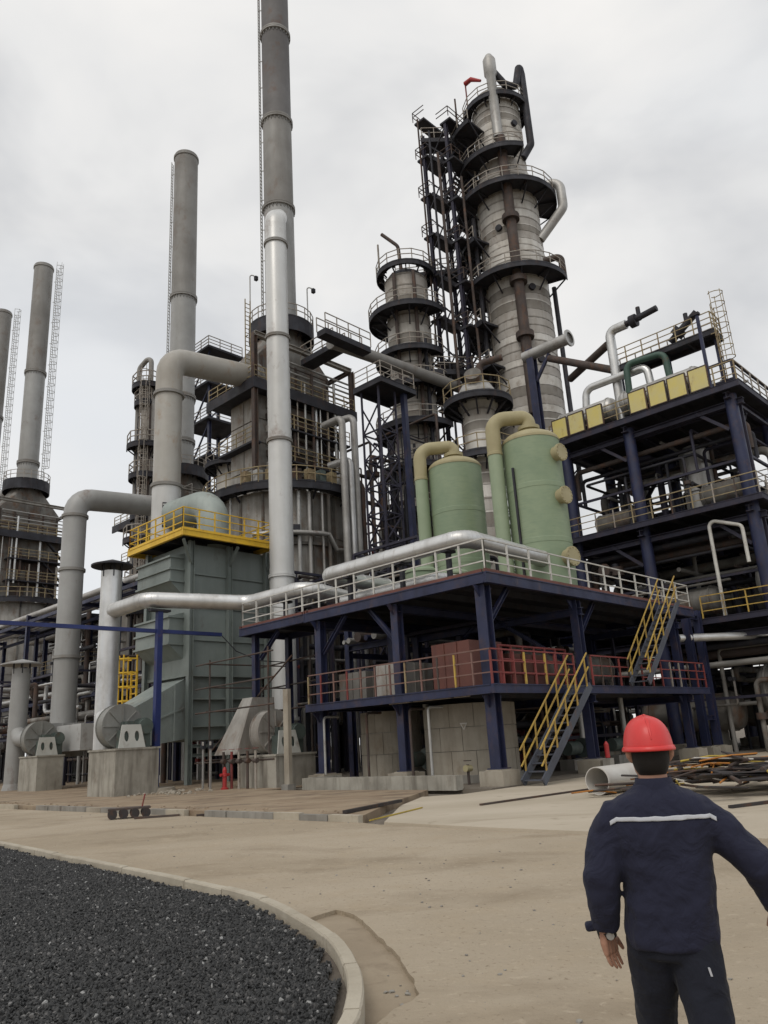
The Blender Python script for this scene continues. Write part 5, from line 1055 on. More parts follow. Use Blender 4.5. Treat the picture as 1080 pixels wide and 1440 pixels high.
def fan(label, plab, u0, u1, v0, v1, hp, r, m, inlet=True):
    o = MB(); o.uvbox(u0, u1, v0, v1, 0.05, hp); o.uvbox(u0 - 0.05, u1 + 0.05, v0 - 0.05, v1 + 0.05, hp, hp + 0.08)
    pl = o.build('concrete_plinth', 'plinth', loc=w((u0 + u1) / 2, (v0 + v1) / 2, 0)); tag(pl, plab, 'plinth', 'fan plinths')
    uc, vc, z = (u0 + u1) / 2 - 0.1, v0 + 1.25, hp + 0.1 + r
    t = thing('blower_fan', label, 'fan', w(uc, vc, hp + 0.08), 'blower fans')
    b = MB(); b.tube(w(uc, vc, z), w(uc, vc + 0.55, z), r, 32); b.build('casing', m, t)
    b = MB(); b.tube(w(uc, vc - 0.03, z), w(uc, vc - 0.001, z), r * 1.04, 32); b.tube(w(uc, vc + 0.551, z), w(uc, vc + 0.59, z), r * 1.04, 32); b.build('casing_rim', m, t)
    for k in range(8): a = k * math.pi / 4; p = w(uc, vc - 0.05, z) + U3 * math.cos(a) * r * 0.6 + Z3 * math.sin(a) * r * 0.6; MB().beam(w(uc, vc - 0.05, z) + (U3 * math.cos(a) + Z3 * math.sin(a)) * r * 0.25, w(uc, vc - 0.05, z) + (U3 * math.cos(a) + Z3 * math.sin(a)) * r * 0.95, 0.05).build('rib', m, t)
    b = MB(); b.uvbox(uc + r * 0.1, uc + r, vc + 0.02, vc + 0.53, hp + 0.1, z); b.build('outlet', m, t)
    b = MB(); b.tube(w(uc, vc - 0.032, z), w(uc, v0 + 0.5, z), 0.08, 12); b.build('shaft', 'galv', t)
    for vv in (vc - 0.3, v0 + 0.6): MB().box(w(uc, vv, z), (0.34, 0.24, 0.34)).build('bearing', 'motor', t)
    a = w(uc - 0.62, v0 + 0.35, hp + 0.08); 
    mb = plate_with_holes(a, U3, (Z3 + V3 * 0.12).normalized(), 1.24, r * 1.05, 0.05, [(0.38, r * 0.52, 0.11, r * 0.24), (0.86, r * 0.52, 0.11, r * 0.24)]); mb.build('pedestal_plate', 'paleplate', t)
    b = MB(); b.uvbox(uc - 0.35, uc + 0.35, v0 + 0.45, vc - 0.2, hp + 0.08, z - 0.171); b.build('pedestal', 'motor', t)
    b = MB(); b.tube(w(uc + 0.75, v0 + 0.5, z - 0.05), w(uc + 0.75, v0 + 1.5, z - 0.05), 0.33, 18); b.uvbox(uc + 0.5, uc + 1.0, v0 + 0.6, v0 + 1.4, hp + 0.08, z - 0.3); b.build('motor', 'motor', t)
    for k in range(7): MB().tube(w(uc + 0.75, v0 + 0.6 + k * 0.13, z - 0.05), w(uc + 0.75, v0 + 0.63 + k * 0.13, z - 0.05), 0.36, 18).build('cooling_fin', 'motor', t)
    return t
fan('blower fan with pale perforated pedestal beside the bright silver pipe', 'streaked concrete plinth under the fan beside the blue post', -4.8, -2.8, 15.5, 17.9, 1.95, 0.92, 'casing')
fan('blower fan with pale perforated pedestal near the left edge', 'streaked concrete plinth under the leftmost fan', -2.1, -0.6, 29.9, 32.4, 1.95, 0.95, 'casing')
fan('brownish blower fan with pale pedestal right of the green box', 'dark stained concrete plinth under the rightmost fan', -0.5, 1.6, 10.3, 12.8, 1.35, 0.9, 'furnacepale')
# inlet branches from hooded pipes into fans
for (u, v, uf, vf, z, m, lab) in ((-3.28, 19.6, -3.9, 17.2, 2.95, 'silver', 'bright silver branch joining the hooded pipe to its fan'), (-1.3, 35.2, -1.4, 31.7, 2.95, 'stack', 'grey branch joining the left hooded pipe to its fan')):
    o = MB().path([w(u, v, z + 0.7), w(u + (uf - u) * 0.4, v - 0.7, z + 0.15), w(uf, vf, z)], 0.46, 0.6, 22).build('inlet_branch', m, loc=w(u, v, z)); tag(o, lab, 'pipe')
o = MB(); o.add([w(-0.6, 12.9, 1.5), w(1.6, 12.9, 1.5), w(1.6, 14.6, 1.5), w(-0.6, 14.6, 1.5), w(0.3, 12.95, 3.9), w(1.5, 12.95, 3.9), w(1.5, 13.7, 3.9), w(0.3, 13.7, 3.9)], [(0, 3, 2, 1), (4, 5, 6, 7), (0, 1, 5, 4), (1, 2, 6, 5), (2, 3, 7, 6), (3, 0, 4, 7)])
o = o.build('inlet_box', 'furnacepale', loc=w(1, 14.8, 1.6)); tag(o, 'brown and grey tapered inlet box behind the right fan', 'duct')

# ---------------------------------------------------------------- grey green air preheater
ph = thing('air_preheater', 'tall grey green box heater under the yellow platform', 'heater', w(4, 22, 0))
B0, B1, A0, A1 = 1.45, 6.6, 20.25, 24.4
MB().uvbox(B0, B1, A0, A1, 5.7, 12.75).build('upper_casing', 'greenbox', ph)
MB().uvbox(B0 + 0.25, B1 - 0.1, A0 + 0.2, A1 - 0.2, 2.3, 5.55).build('lower_casing', 'greenbox', ph)
MB().uvbox(B0 - 0.08, B1 + 0.08, A0 - 0.08, A1 + 0.08, 5.551, 5.699).build('joint_flange', 'greenbox', ph)
for u in (B0 + 0.05, 4.0, B1): 
    MB().hbeam(w(u, A0 - 0.16, 0.1), w(u, A0 - 0.16, 12.9), 0.28, 0.03, U3).build('column', 'greenbox', ph)
for v in (A1 - 0.1,): MB().hbeam(w(B0 - 0.16, v, 0.1), w(B0 - 0.16, v, 12.9), 0.28, 0.03, U3).build('column', 'greenbox', ph)
for z in (3.0, 4.4, 7.5, 9.3, 11.1):
    for (ua, ub) in ((B0 + 0.25, 3.82), (4.18, B1 - 0.2)): MB().uvbox(ua, ub, A0 - 0.09, A0 - 0.002 if z > 5.6 else A0 + 0.198, z - 0.05, z + 0.05).build('stiffener', 'greenbox', ph)
for (z0, z1) in ((9.9, 12.3), (6.5, 9.0)):            # ribbed bulges on the left side
    for k in range(1):
        b = MB(); q = [(A0 + 0.5, z0 + 0.7), (A0 + 0.5, z1), (A1 - 0.2, z1), (A1 - 0.2, z0 + 0.7)]
        P = lambda u, v, z: w(u, v, z)
        va, vb = A0 + 0.45, A1 - 0.15
        b.add([P(B0, va, z0), P(B0 - 0.85, va, z0 + 0.75), P(B0 - 0.85, va, z1 - 0.25), P(B0, va, z1), P(B0, vb, z0), P(B0 - 0.85, vb, z0 + 0.75), P(B0 - 0.85, vb, z1 - 0.25), P(B0, vb, z1)],
              [(0, 1, 2, 3), (7, 6, 5, 4), (0, 4, 5, 1), (1, 5, 6, 2), (2, 6, 7, 3)])
        bl = b.build('header_bulge', 'greenbox', ph)
        for zz in (z0 + 0.78, (z0 + z1) / 2 + 0.25, z1 - 0.28):
            b = MB(); b.uvbox(B0 - 0.96, B0 - 0.86, va - 0.08, vb + 0.05, zz - 0.05, zz + 0.05); b.uvbox(B0 - 0.86, B0 - 0.002, va - 0.08, va - 0.002, zz - 0.05, zz + 0.05); b.build('rib', 'greenbox', bl)
# sloped duct at lower left running to the fan
b = MB(); b.add([w(B0 + 0.2, 20.6, 5.5), w(B0 + 0.2, 23.6, 5.5), w(B0 + 0.2, 23.6, 2.4), w(B0 + 0.2, 20.6, 2.4), w(-2.0, 19.4, 3.9), w(-2.0, 21.6, 3.9), w(-2.0, 21.6, 2.0), w(-2.0, 19.4, 2.0)],
    [(0, 1, 5, 4), (1, 2, 6, 5), (2, 3, 7, 6), (3, 0, 4, 7), (4, 5, 6, 7)]); sl = b.build('sloped_duct', 'greenlite', ph)
for f in (0.25, 0.6):
    pts = [w(B0 + 0.2 + (-2.2 - B0) * f, 20.6 - 1.2 * f, 5.5 - 1.6 * f), w(B0 + 0.2 + (-2.2 - B0) * f, 20.6 - 1.2 * f, 2.4 - 0.4 * f)]
    MB().beam(pts[0] - V3 * 0.04, pts[1] - V3 * 0.04, 0.08).build('rib', 'greenlite', sl)
MB().beam(w(B0 + 0.1, 20.55, 3.95), w(-1.9, 19.36, 2.95), 0.08).build('rib', 'greenlite', sl)
for (a, b_) in (((B0 + 0.05, A0 - 0.16, 2.0), (B1, A0 - 0.16, 2.0)), ((B0 + 0.05, A0 - 0.16, 1.55), (B1, A0 - 0.16, 1.55))): MB().hbeam(w(*a), w(*b_), 0.16, 0.02).build('tie_beam', 'greenbox', ph)
MB().path([w(3.9, 21.6, 12.75), w(3.9, 21.6, 15.9), w(3.4, 25.2, 15.9)], 0.95, 1.25, 28).build('outlet_elbow', 'greenlite', ph)
MB().lathe(w(3.9, 21.6, 0), [(0.96, 13.5), (1.1, 13.52), (1.1, 13.7), (0.96, 13.72)], 26).build('elbow_flange', 'greenlite', ph)
MB().beam(w(B0 + 0.05, A0 - 0.2, 11.6), w(B0 - 0.9, A0 - 0.9, 12.7), 0.14).build('brace', 'greenbox', ph); MB().beam(w(4.0, A0 - 0.2, 11.8), w(4.0, A0 - 1.0, 12.7), 0.14).build('brace', 'greenbox', ph); MB().beam(w(B1, A0 - 0.2, 11.8), w(B1, A0 - 1.0, 12.7), 0.14).build('brace', 'greenbox', ph)
yp = thing('yellow_platform', 'bright yellow railed platform on top of the grey green heater', 'platform', w(3.5, 22, 12.8))
deck(yp, 0.35, 6.5, 19.1, 25.1, 13.2, 0.34, m='yellow', plate='darksteel', strip='yellow', name='deck')
railing(yp, [w(0.42, 25.0, 13.2), w(0.42, 19.2, 13.2)], 'yellow', 1.25, 1.05, 0.055)
railing(yp, [w(0.42, 19.2, 13.2), w(6.4, 19.2, 13.2)], 'yellow', 1.25, 1.0, 0.055)
railing(yp, [w(6.4, 19.2, 13.2), w(6.4, 25.0, 13.2)], 'yellow', 1.25, 1.3, 0.055)
railing(yp, [w(0.42, 25.0, 13.2), w(6.4, 25.0, 13.2)], 'yellow', 1.25, 1.3, 0.055)
t = thing('caged_ladder', 'short yellow caged ladder behind the blue post', 'ladder', w(0.3, 24.6, 0)); ladder(t, w(0.4, 23.9, 0), 0.1, 6.2, -U3, 'yellow', True, 0.6, 0.09, 0.5, 0.75)

# ---------------------------------------------------------------- blue post and long cross bar
t = thing('pipe_post', 'bright blue upright post with a long thin cross bar', 'post', w(-2.5, 16.3, 0))
MB().beam(w(-2.5, 16.3, 0.1), w(-2.5, 16.3, 8.05), 0.26).build('post', 'bluebright', t); MB().box(w(-2.5, 16.3, 8.1), (1.0, 0.35, 0.1)).build('saddle', 'darksteel', t)
MB().beam(w(-16, 18.0, 7.3), w(0.7, 16.0, 7.12), 0.17).build('cross_bar', 'bluebright', t)
MB().sweep([w(0.7, 16.0, 7.1), w(1.3, 15.6, 6.3), w(2.2, 15.0, 5.8), w(3.4, 14.4, 5.7)], 0.025, 5).build('cable', 'darksteel', t)
MB().lathe(w(-2.5, 16.3, 0), [(0.0, 0.13), (0.9, 0.13), (0.85, 0.3), (0.0, 0.36)], 18).build('footing', 'concretepale', t)
# ================================================================ PIPE RACKS AND BACKGROUND PLANT
def pipe_rack(label, plabel, u0, u1, va, vb, levels, pipes, step=6.0, axis='v', m='blue', pm=None):
    """bents across u0..u1 every step along v; pipes lie along v on each level"""
    P = (lambda a, b, z: w(a, b, z)) if axis == 'v' else (lambda a, b, z: w(b, a, z))
    t = thing('pipe_rack', label, 'pipe rack', P((u0 + u1) / 2, (va + vb) / 2, 0), 'pipe racks')
    n = int((vb - va) / step)
    for i in range(n + 1):
        v = va + (vb - va) * i / n
        for u in (u0, u1): MB().hbeam(P(u, v, 0), P(u, v, levels[-1] + 0.1), 0.3, 0.035, U3).build('column', m, t)
        for z in levels: MB().hbeam(P(u0, v, z - 0.16), P(u1, v, z - 0.16), 0.3, 0.035).build('cross_beam', m, t)
    for u in (u0, u1):
        for z in levels: MB().beam(P(u, va, z - 0.5), P(u, vb, z - 0.5), 0.2, 0.26).build('stringer', m, t)
    words_ = ('first', 'second', 'third', 'fourth', 'fifth', 'sixth', 'seventh', 'eighth', 'ninth')
    for li, z in enumerate(levels):
        u = u0 + 0.4; k = 0
        while u < u1 - 0.3 and k < pipes:
            r = random.choice((0.1, 0.14, 0.18, 0.25, 0.34)); u += r
            mm = random.choice(pm or ('silver', 'silverold', 'brownsteel', 'galv', 'blue', 'silver'))
            o = MB().path([P(u, va - 0.6, z + r), P(u, vb + 0.6, z + r)], r, 0, 12).build('rack_pipe', mm, loc=P(u, va, z))
            tag(o, '%s pipe on tier %s of the %s' % (words_[k], ('one', 'two', 'three')[li], plabel), 'pipe', 'pipes lying on racks'); u += r + random.uniform(0.08, 0.3); k += 1
    return t
random.seed(61)
pipe_rack('navy pipe rack behind the left fans with silver pipes', 'left rack behind the fans', 5.0, 9.0, 27, 75, (4.6, 6.6, 13.6), 7, 8.0, pm=('silver', 'silverold', 'silver', 'blue', 'galv'))
pipe_rack('pipe rack behind the front platform', 'rack behind the front platform', 9.6, 12.6, 6, 32, (4.4, 6.4, 8.4), 6, 6.5, 'u', pm=('brownsteel', 'silverold', 'darksteel', 'galv', 'blue'))
pipe_rack('pipe rack far behind between the furnaces and columns', 'far middle rack', 19.5, 22.5, 13, 45, (5.5, 8.0, 11.0), 6, 8.0, pm=('brownsteel', 'darksteel', 'silverold', 'galv'))
# dark background process blocks: decks, vessels and shelters filling the lower horizon
def process_block(label, u0, u1, v0, v1, levels, m='darksteel', vess=6, bay=5.0):
    t = thing('process_structure', label, 'structure', w((u0 + u1) / 2, (v0 + v1) / 2, 0), 'background process structures')
    nu = max(1, round((u1 - u0) / bay)); nv = max(1, round((v1 - v0) / bay))
    for i in range(nu + 1):
        for j in range(nv + 1):
            if 0 < i < nu and 0 < j < nv: continue
            MB().hbeam(w(u0 + (u1 - u0) * i / nu, v0 + (v1 - v0) * j / nv, 0), w(u0 + (u1 - u0) * i / nu, v0 + (v1 - v0) * j / nv, levels[-1]), 0.35, 0.04, U3).build('column', 'blue', t)
    for z in levels:
        MB().uvbox(u0 - 0.6, u1 + 0.6, v0 - 0.6, v1 + 0.6, z - 0.3, z).build('deck', m, t)
        railing(t, [w(u0 - 0.55, v1 + 0.5, z), w(u0 - 0.55, v0 - 0.5, z), w(u1 + 0.5, v0 - 0.5, z)], 'railtan', 1.15, 1.4, 0.055, False)
    for k in range(vess):
        zi = random.randrange(len(levels)); z = levels[zi - 1] if zi else 0.0; r = random.uniform(0.6, 1.1); u = random.uniform(u0 + 1, u1 - 1); v = random.uniform(v0 + 1, v1 - 2)
        if k % 2: MB().lathe(w(u, v, 0), [(0, z), (r, z + 0.2), (r, z + 2.6), (r * 0.6, z + 3.0), (0, z + 3.1)], 18).build('vertical_vessel', random.choice(('furnace', 'silverold', 'stack')), t)
        else: MB().sweep([w(u, v - 1.7, z + r + 0.4), w(u, v - 1.5, z + r + 0.4), w(u, v + 1.5, z + r + 0.4), w(u, v + 1.7, z + r + 0.4)], [r * 0.6, r, r, r * 0.6], 18).build('horizontal_vessel', random.choice(('furnace', 'silverold', 'stack')), t)
    for k in range(vess):
        u = random.uniform(u0, u1); z = random.choice(levels) - random.uniform(0.6, 2.2); MB().tube(w(u, v0, z), w(u, v1, z), random.uniform(0.08, 0.22), 10).build('pipe', random.choice(('galv', 'brownsteel', 'silverold', 'silver')), t)
        v = random.uniform(v0, v1); z = random.choice(levels) - random.uniform(0.6, 2.2); MB().tube(w(u0, v, z), w(u1, v, z), random.uniform(0.08, 0.2), 10).build('pipe', random.choice(('galv', 'brownsteel', 'silverold')), t)
    return t
random.seed(71)
process_block('dark three level plant block behind the left furnaces', 24, 34, 40, 78, (5, 9, 14), vess=12, bay=8)
process_block('dark plant block beyond the far left furnace', 4, 12, 96, 125, (5, 9.5, 14), vess=8, bay=7)
process_block('shadowed plant block behind the columns', 36, 46, 4, 34, (5, 10, 15), vess=10, bay=7)
process_block('shadowed plant block between the big furnace and lattice tower', 15, 23, 30.5, 40, (4.5, 9, 13.5), vess=8, bay=5)
process_block('tall block added behind the right structure to darken its levels', 34.5, 42, -10, 9, (6, 11.5, 17), vess=14, bay=5)  # added to stop sky showing through and darken the right structure
process_block('dark block showing between the left duct and silver pipe', 10, 16, 50, 64, (5, 9.5, 14), vess=8, bay=5)
process_block('dark plant block right of the exchanger structure', 36, 48, -26, 0, (6, 12), vess=10, bay=7)
process_block('low dark block under the shorter column', 19.4, 24, 11, 19, (4.5, 9.0), vess=6, bay=4)
bridge('short railed walkway beside the big furnace head leading to the transfer pipe', w(14.2, 24.6), w(14.2, 20.9), 29.9, 1.2)
bridge('railed walkway on top of the transfer pipe start', w(11.0, 19.3), w(15.4, 19.3), 29.2, 0.9)
# slim dark column group seen left of the tan duct
random.seed(81)
fx = w(10.3, 41.6, 0); fcol = thing('distant_column', 'slim dark column with stacked platforms left of the tan duct', 'column', fx)
MB().lathe(fx, [(0.6, 0), (0.6, 33), (0.4, 33.4), (0, 33.6)], 20).build('shell', 'beltmid', fcol)
for i_, z in enumerate((13.0, 15.2, 18.9, 21.0, 24.6, 27.3, 31.4, 33.0)): platform(fcol, fx, 0.6, 1.2 + 0.5 * ((i_ * 7) % 3) / 2, z, 90 + (i_ % 3) * 50, 300 + (i_ % 3) * 50, depth=0.4, t=0.07)
MB().path([at_ang(fx, 180, 0.9, 10), at_ang(fx, 180, 0.9, 35), at_ang(fx, 300, 0.7, 36), at_ang(fx, 300, 0.7, 33)], 0.22, 0.5, 12).build('overhead_pipe', 'stackmid', fcol)
for (a_, r_, z_) in ((230, 0.9, 30), (260, 1.0, 26), (300, 0.9, 32), (150, 1.1, 28)): MB().tube(at_ang(fx, a_, r_, 6), at_ang(fx, a_, r_, z_), 0.1, 8).build('riser_pipe', random.choice(('galv', 'brownsteel', 'darksteel')), fcol)
ladder(fcol, at_ang(fx, 275, 1.35, 0), 13, 33.5, Vector((0.1, -1, 0)), 'rail', True, 0.45, 0.06)
fy = w(21, 47.5, 0)
ft = thing('distant_frame', 'dark steel frame tower showing right of the tan duct behind', 'tower', fy)
for a in (-1.6, 1.6):
    for b_ in (-1.6, 1.6): MB().hbeam(w(21 + a, 47.5 + b_, 0), w(21 + a, 47.5 + b_, 41), 0.3, 0.05).build('leg', 'blue', ft)
for z in range(6, 43, 4):
    MB().uvbox(18.8, 23.2, 45.3, 49.7, z - 0.25, z).build('landing', 'darksteel', ft); railing(ft, [w(18.9, 49.6, z), w(18.9, 45.4, z), w(23.1, 45.4, z)], 'rail', 1.1, 1.4, 0.07, False)
    MB().beam(w(19.4, 45.9, z - 4), w(22.6, 45.9, z - 0.3), 0.14).build('brace', 'blue', ft); MB().beam(w(19.4, 49.1, z - 4), w(19.4, 45.9, z - 0.3), 0.14).build('brace', 'blue', ft)
for k, (u, v, r, z0, z1) in enumerate(((15.0, 35.6, 1.3, 18.5, 25.0), (17.5, 36.5, 0.9, 15.0, 23.0))):
    c = w(u, v, 0); t = thing('knockout_drum', ('pale upright drum on legs between the two big furnaces', 'slimmer upright drum behind the pale one')[k], 'vessel', Vector((c.x, c.y, 0)))
    MB().lathe(c, [(0, z0 - 0.6), (r * 0.7, z0 - 0.4), (r, z0), (r, z1), (r * 0.7, z1 + 0.4), (0, z1 + 0.6)], 24).build('shell', 'beltlite', t)
    for a in (45, 135, 225, 315): MB().beam(at_ang(c, a, r, 0), at_ang(c, a, r, z0 + 1), 0.22).build('leg', 'brownsteel', t)
    platform(t, c, r, r + 1.0, z1 - 0.3, 0, 360, depth=0.3)
    platform(t, c, r, r + 1.0, z0 - 0.3, 0, 360, depth=0.3)

# ================================================================ SCRAP AND SMALL THINGS ON THE APRON
a, b_ = Vector((4.98, 20.7, 0.40)), Vector((6.5, 22.25, 0.40)); d = (b_ - a).normalized()
t = thing('scrap_pipe', 'short length of pale large pipe lying on the apron, open end left', 'pipe', (a.x, a.y, 0.05))
n = 32; mb = MB(); s = d.cross(Z3).normalized(); yv = s.cross(d)
for (r, inv) in ((0.34, 0), (0.318, 1)):
    v_ = [p + (s * math.cos(2 * math.pi * k / n) + yv * math.sin(2 * math.pi * k / n)) * r for p in (a, b_) for k in range(n)]
    mb.add(v_, [(k, (k + 1) % n, n + (k + 1) % n, n + k) for k in range(n)], True)
for p in (a, b_):
    v_ = [p + (s * math.cos(2 * math.pi * k / n) + yv * math.sin(2 * math.pi * k / n)) * r for r in (0.34, 0.318) for k in range(n)]; mb.add(v_, [(k, (k + 1) % n, n + (k + 1) % n, n + k) for k in range(n)])
mb.build('pipe_wall', 'scrapwhite', t)
pass
random.seed(91)
CP = Vector((8.0, 19.6))
def scrap_bar(kind, label, m, n, ln, wd, zr):
    for k in range(n):
        p = CP + Vector((random.gauss(0.2, 1.15), random.gauss(0, 1.0))); an = R_(random.gauss(25, 38)); L_ = random.uniform(*ln); z = 0.08 + zr * max(0.05, 1 - (p - CP).length / 3.2) * random.uniform(0.3, 1.0)
        dv = Vector((math.cos(an), math.sin(an), random.uniform(-0.08, 0.08))) * L_ / 2; P = Vector((p.x, p.y, z + abs(dv.z)))
        mb = MB()
        if kind == 'scrap_rod': 
            md_ = P + Vector((random.uniform(-0.06, 0.06), random.uniform(-0.06, 0.06), random.uniform(0, 0.08))); mb.sweep([P - dv, md_, P + dv], random.uniform(*wd), 6)
        else: mb.beam(P - dv, P + dv, random.uniform(*wd), 0.03, (random.uniform(-0.3, 0.3), random.uniform(-0.3, 0.3), 1))
        o = mb.build(kind, m, loc=(p.x, p.y, 0.05)); tag(o, label, 'scrap metal', 'scrap heap beside the worker')
scrap_bar('scrap_rod', 'thin orange rod tangled in the scrap heap beside the worker', 'scraporange', 26, (1.0, 2.4), (0.016, 0.028), 0.95)
scrap_bar('scrap_rod', 'thin yellow rod tangled in the scrap heap beside the worker', 'scrapyellow', 18, (0.9, 2.2), (0.016, 0.028), 0.9)
scrap_bar('scrap_plate', 'dark bent plate strip in the scrap heap beside the worker', 'scrapdark', 44, (0.8, 2.6), (0.12, 0.45), 0.85)
scrap_bar('scrap_plate', 'pale bent sheet strip in the scrap heap beside the worker', 'scrapwhite', 6, (0.8, 1.6), (0.2, 0.45), 0.95)
scrap_bar('scrap_rod', 'rusty brown rod in the scrap heap beside the worker', 'brownsteel', 30, (1.0, 2.6), (0.02, 0.05), 0.8)
for k, (p, q, wd, m, lab) in enumerate((((-1.30, 18.75), (-0.02, 21.2), 0.12, 'scrapdark', 'dark steel bar lying across the kerb edge of the apron'), ((1.9, 19.83), (5.35, 22.9), 0.07, 'brownsteel', 'long rusty bar lying on the apron towards the pale pipe'),
        ((2.6, 20.6), (5.5, 23.15), 0.05, 'brownsteel', 'thinner rusty bar beside the long one on the apron'), ((-0.69, 17.6), (0.5, 20.1), 0.04, 'scrapyellow', 'faded yellow strip lying at the corner of the apron'), ((6.3, 15.9), (7.5, 16.5), 0.09, 'scrapdark', 'short dark bar lying in front of the scrap heap'))):
    z = 0.14 if k == 0 else 0.055; o = MB().beam(Vector((p[0], p[1], z + wd * 0.3)), Vector((q[0], q[1], z + wd * 0.3)), wd, wd * 0.6).build('steel_bar', m, loc=(p[0], p[1], z)); tag(o, lab, 'bar')
# small wheeled trolley on the road edge
q = Vector((-7.75, 23.3, 0)); t = thing('hand_trolley', 'small rusty wheeled trolley with tall handle at the road edge', 'trolley', q)
dx = Vector((0.94, 0.34, 0)); dy = Vector((-0.34, 0.94, 0))
MB().box(q + Z3 * 0.26, (1.15, 0.5, 0.05), (dx, dy, Z3)).build('tray', 'brownsteel', t)
for i in (-0.45, -0.15, 0.15, 0.45):
    for j in (-0.24, 0.24): c_ = q + dx * i + dy * j + Z3 * 0.13; MB().tube(c_ - dy * 0.03, c_ + dy * 0.03, 0.13, 14).build('wheel', 'scrapdark', t)
MB().path([q + dx * 0.35 + Z3 * 0.28, q + dx * 0.42 + Z3 * 0.62], 0.022, 0.1, 8).build('handle', 'railred', t)
for k, (p, q2) in enumerate((((-7.4, 22.7), (-6.2, 22.9)), ((-6.3, 24.4), (-5.4, 22.6)), ((-5.6, 22.4), (-4.3, 22.9)))):
    o = MB().beam(Vector((p[0], p[1], 0.03)), Vector((q2[0], q2[1], 0.03)), 0.08, 0.05).build('wooden_batten', 'brownsteel', loc=(p[0], p[1], 0)); tag(o, ('dark batten lying just before the trolley', 'thin rod leaning from the kerb onto the road', 'dark batten on the road right of the trolley')[k], 'batten')
# red hydrant with valves and small meter posts
h = w(-1.2, 12.9, 0.13); t = thing('fire_hydrant', 'red fire hydrant below the right fan', 'hydrant', h)
MB().lathe(h, [(0.16, 0), (0.16, 0.06), (0.09, 0.08), (0.09, 0.5), (0.13, 0.52), (0.13, 0.62), (0.09, 0.64), (0.09, 0.78), (0.05, 0.88), (0, 0.9)], 16).build('barrel', 'hydrant', t)
for s_ in (-1, 1): MB().tube(h + Z3 * 0.58, h + Z3 * 0.58 + U3 * 0.22 * s_, 0.06, 12).build('outlet_cap', 'hydrant', t)
for k, (u, v) in enumerate(((-1.1, 14.7), (-1.05, 14.2))):
    p = w(u, v, 0.13); t = thing('control_post', ('left of two slim push button posts by the right fan', 'right of two slim push button posts by the right fan')[k], 'post', p, 'push button posts')
    MB().beam(p, p + Z3 * 1.7, 0.07).build('post', 'galv', t); MB().box(p + Z3 * 1.85, (0.16, 0.2, 0.34)).build('control_box', 'darksteel', t); MB().box(p + Z3 * 1.9 - U3 * 0.085 - V3 * 0.102, (0.1, 0.004, 0.16)).build('label_plate', 'scrapwhite', t)
o = thing('concrete_post', 'slim grey concrete post in front of the right fan plinth', 'post', w(-1.0, 8.9, 0)); MB().beam(w(-1.0, 8.9, 0.05), w(-1.0, 8.9, 3.9), 0.3, 0.16).build('post', 'concretepale', o); MB().uvbox(-1.2, -0.8, 8.7, 9.1, 0.05, 0.3).build('footing', 'concrete', o)
o = thing('extinguisher', 'small red fire extinguisher under the lower deck near the stair', 'extinguisher', w(6.4, -0.7, 0.09)); MB().lathe(w(6.4, -0.75, 0), [(0, 0.62), (0.09, 0.62), (0.09, 1.1), (0.03, 1.2), (0, 1.21)], 14).build('cylinder', 'hydrant', o); MB().uvbox(6.25, 6.55, -0.9, -0.6, 0.09, 0.6).build('stand', 'concrete', o)
# scaffold tubes around the right fan
random.seed(95)
sc = thing('scaffold', 'thin pipe scaffold standing before the grey green heater', 'scaffold', w(2, 13.5, 0))
for (u, v) in ((0.2, 16.2), (3.0, 16.0), (-0.3, 11.0), (2.4, 10.9), (4.2, 13.5)): MB().tube(w(u, v, 0.1), w(u, v, 5.9), 0.04, 8).build('standard', 'brownsteel', sc)
for z in (1.2, 3.4, 4.5, 5.6):
    MB().tube(w(-0.5, 16.3, z), w(-0.5, 10.4, z + 0.05), 0.035, 8).build('ledger', 'brownsteel', sc); MB().tube(w(0, 16.2, z + 0.1), w(4.4, 15.6, z + 0.05), 0.035, 8).build('ledger', 'brownsteel', sc); MB().tube(w(2.3, 10.9, z), w(3.2, 16.4, z), 0.035, 8).build('ledger', 'brownsteel', sc)
MB().tube(w(0.2, 16.2, 1.6), w(1.2, 11.2, 5.6), 0.04, 8).build('diagonal', 'brownsteel', sc)
for k, (u, v) in enumerate(((-0.85, 13.5), (-0.85, 12.9), (-0.9, 12.3), (-0.9, 11.7), (-0.85, 11.2))):
    p = w(u, v, 0.13); t = thing('valve_riser', '%s of five short valved risers along the right plinth' % ('first', 'second', 'third', 'fourth', 'fifth')[k], 'valve', p, 'valved risers'); MB().tube(p, p + Z3 * 1.5, 0.06, 10).build('pipe', ('brownsteel', 'railred', 'rail', 'brownsteel', 'rail')[k], t)
    MB().tube(p + Z3 * 1.1 - V3 * 0.12, p + Z3 * 1.1 + V3 * 0.12, 0.1, 12).build('valve_body', 'brownsteel', t); MB().tube(p + Z3 * 1.58, p + Z3 * 1.6, 0.13, 12).build('hand_wheel', 'railred', t)
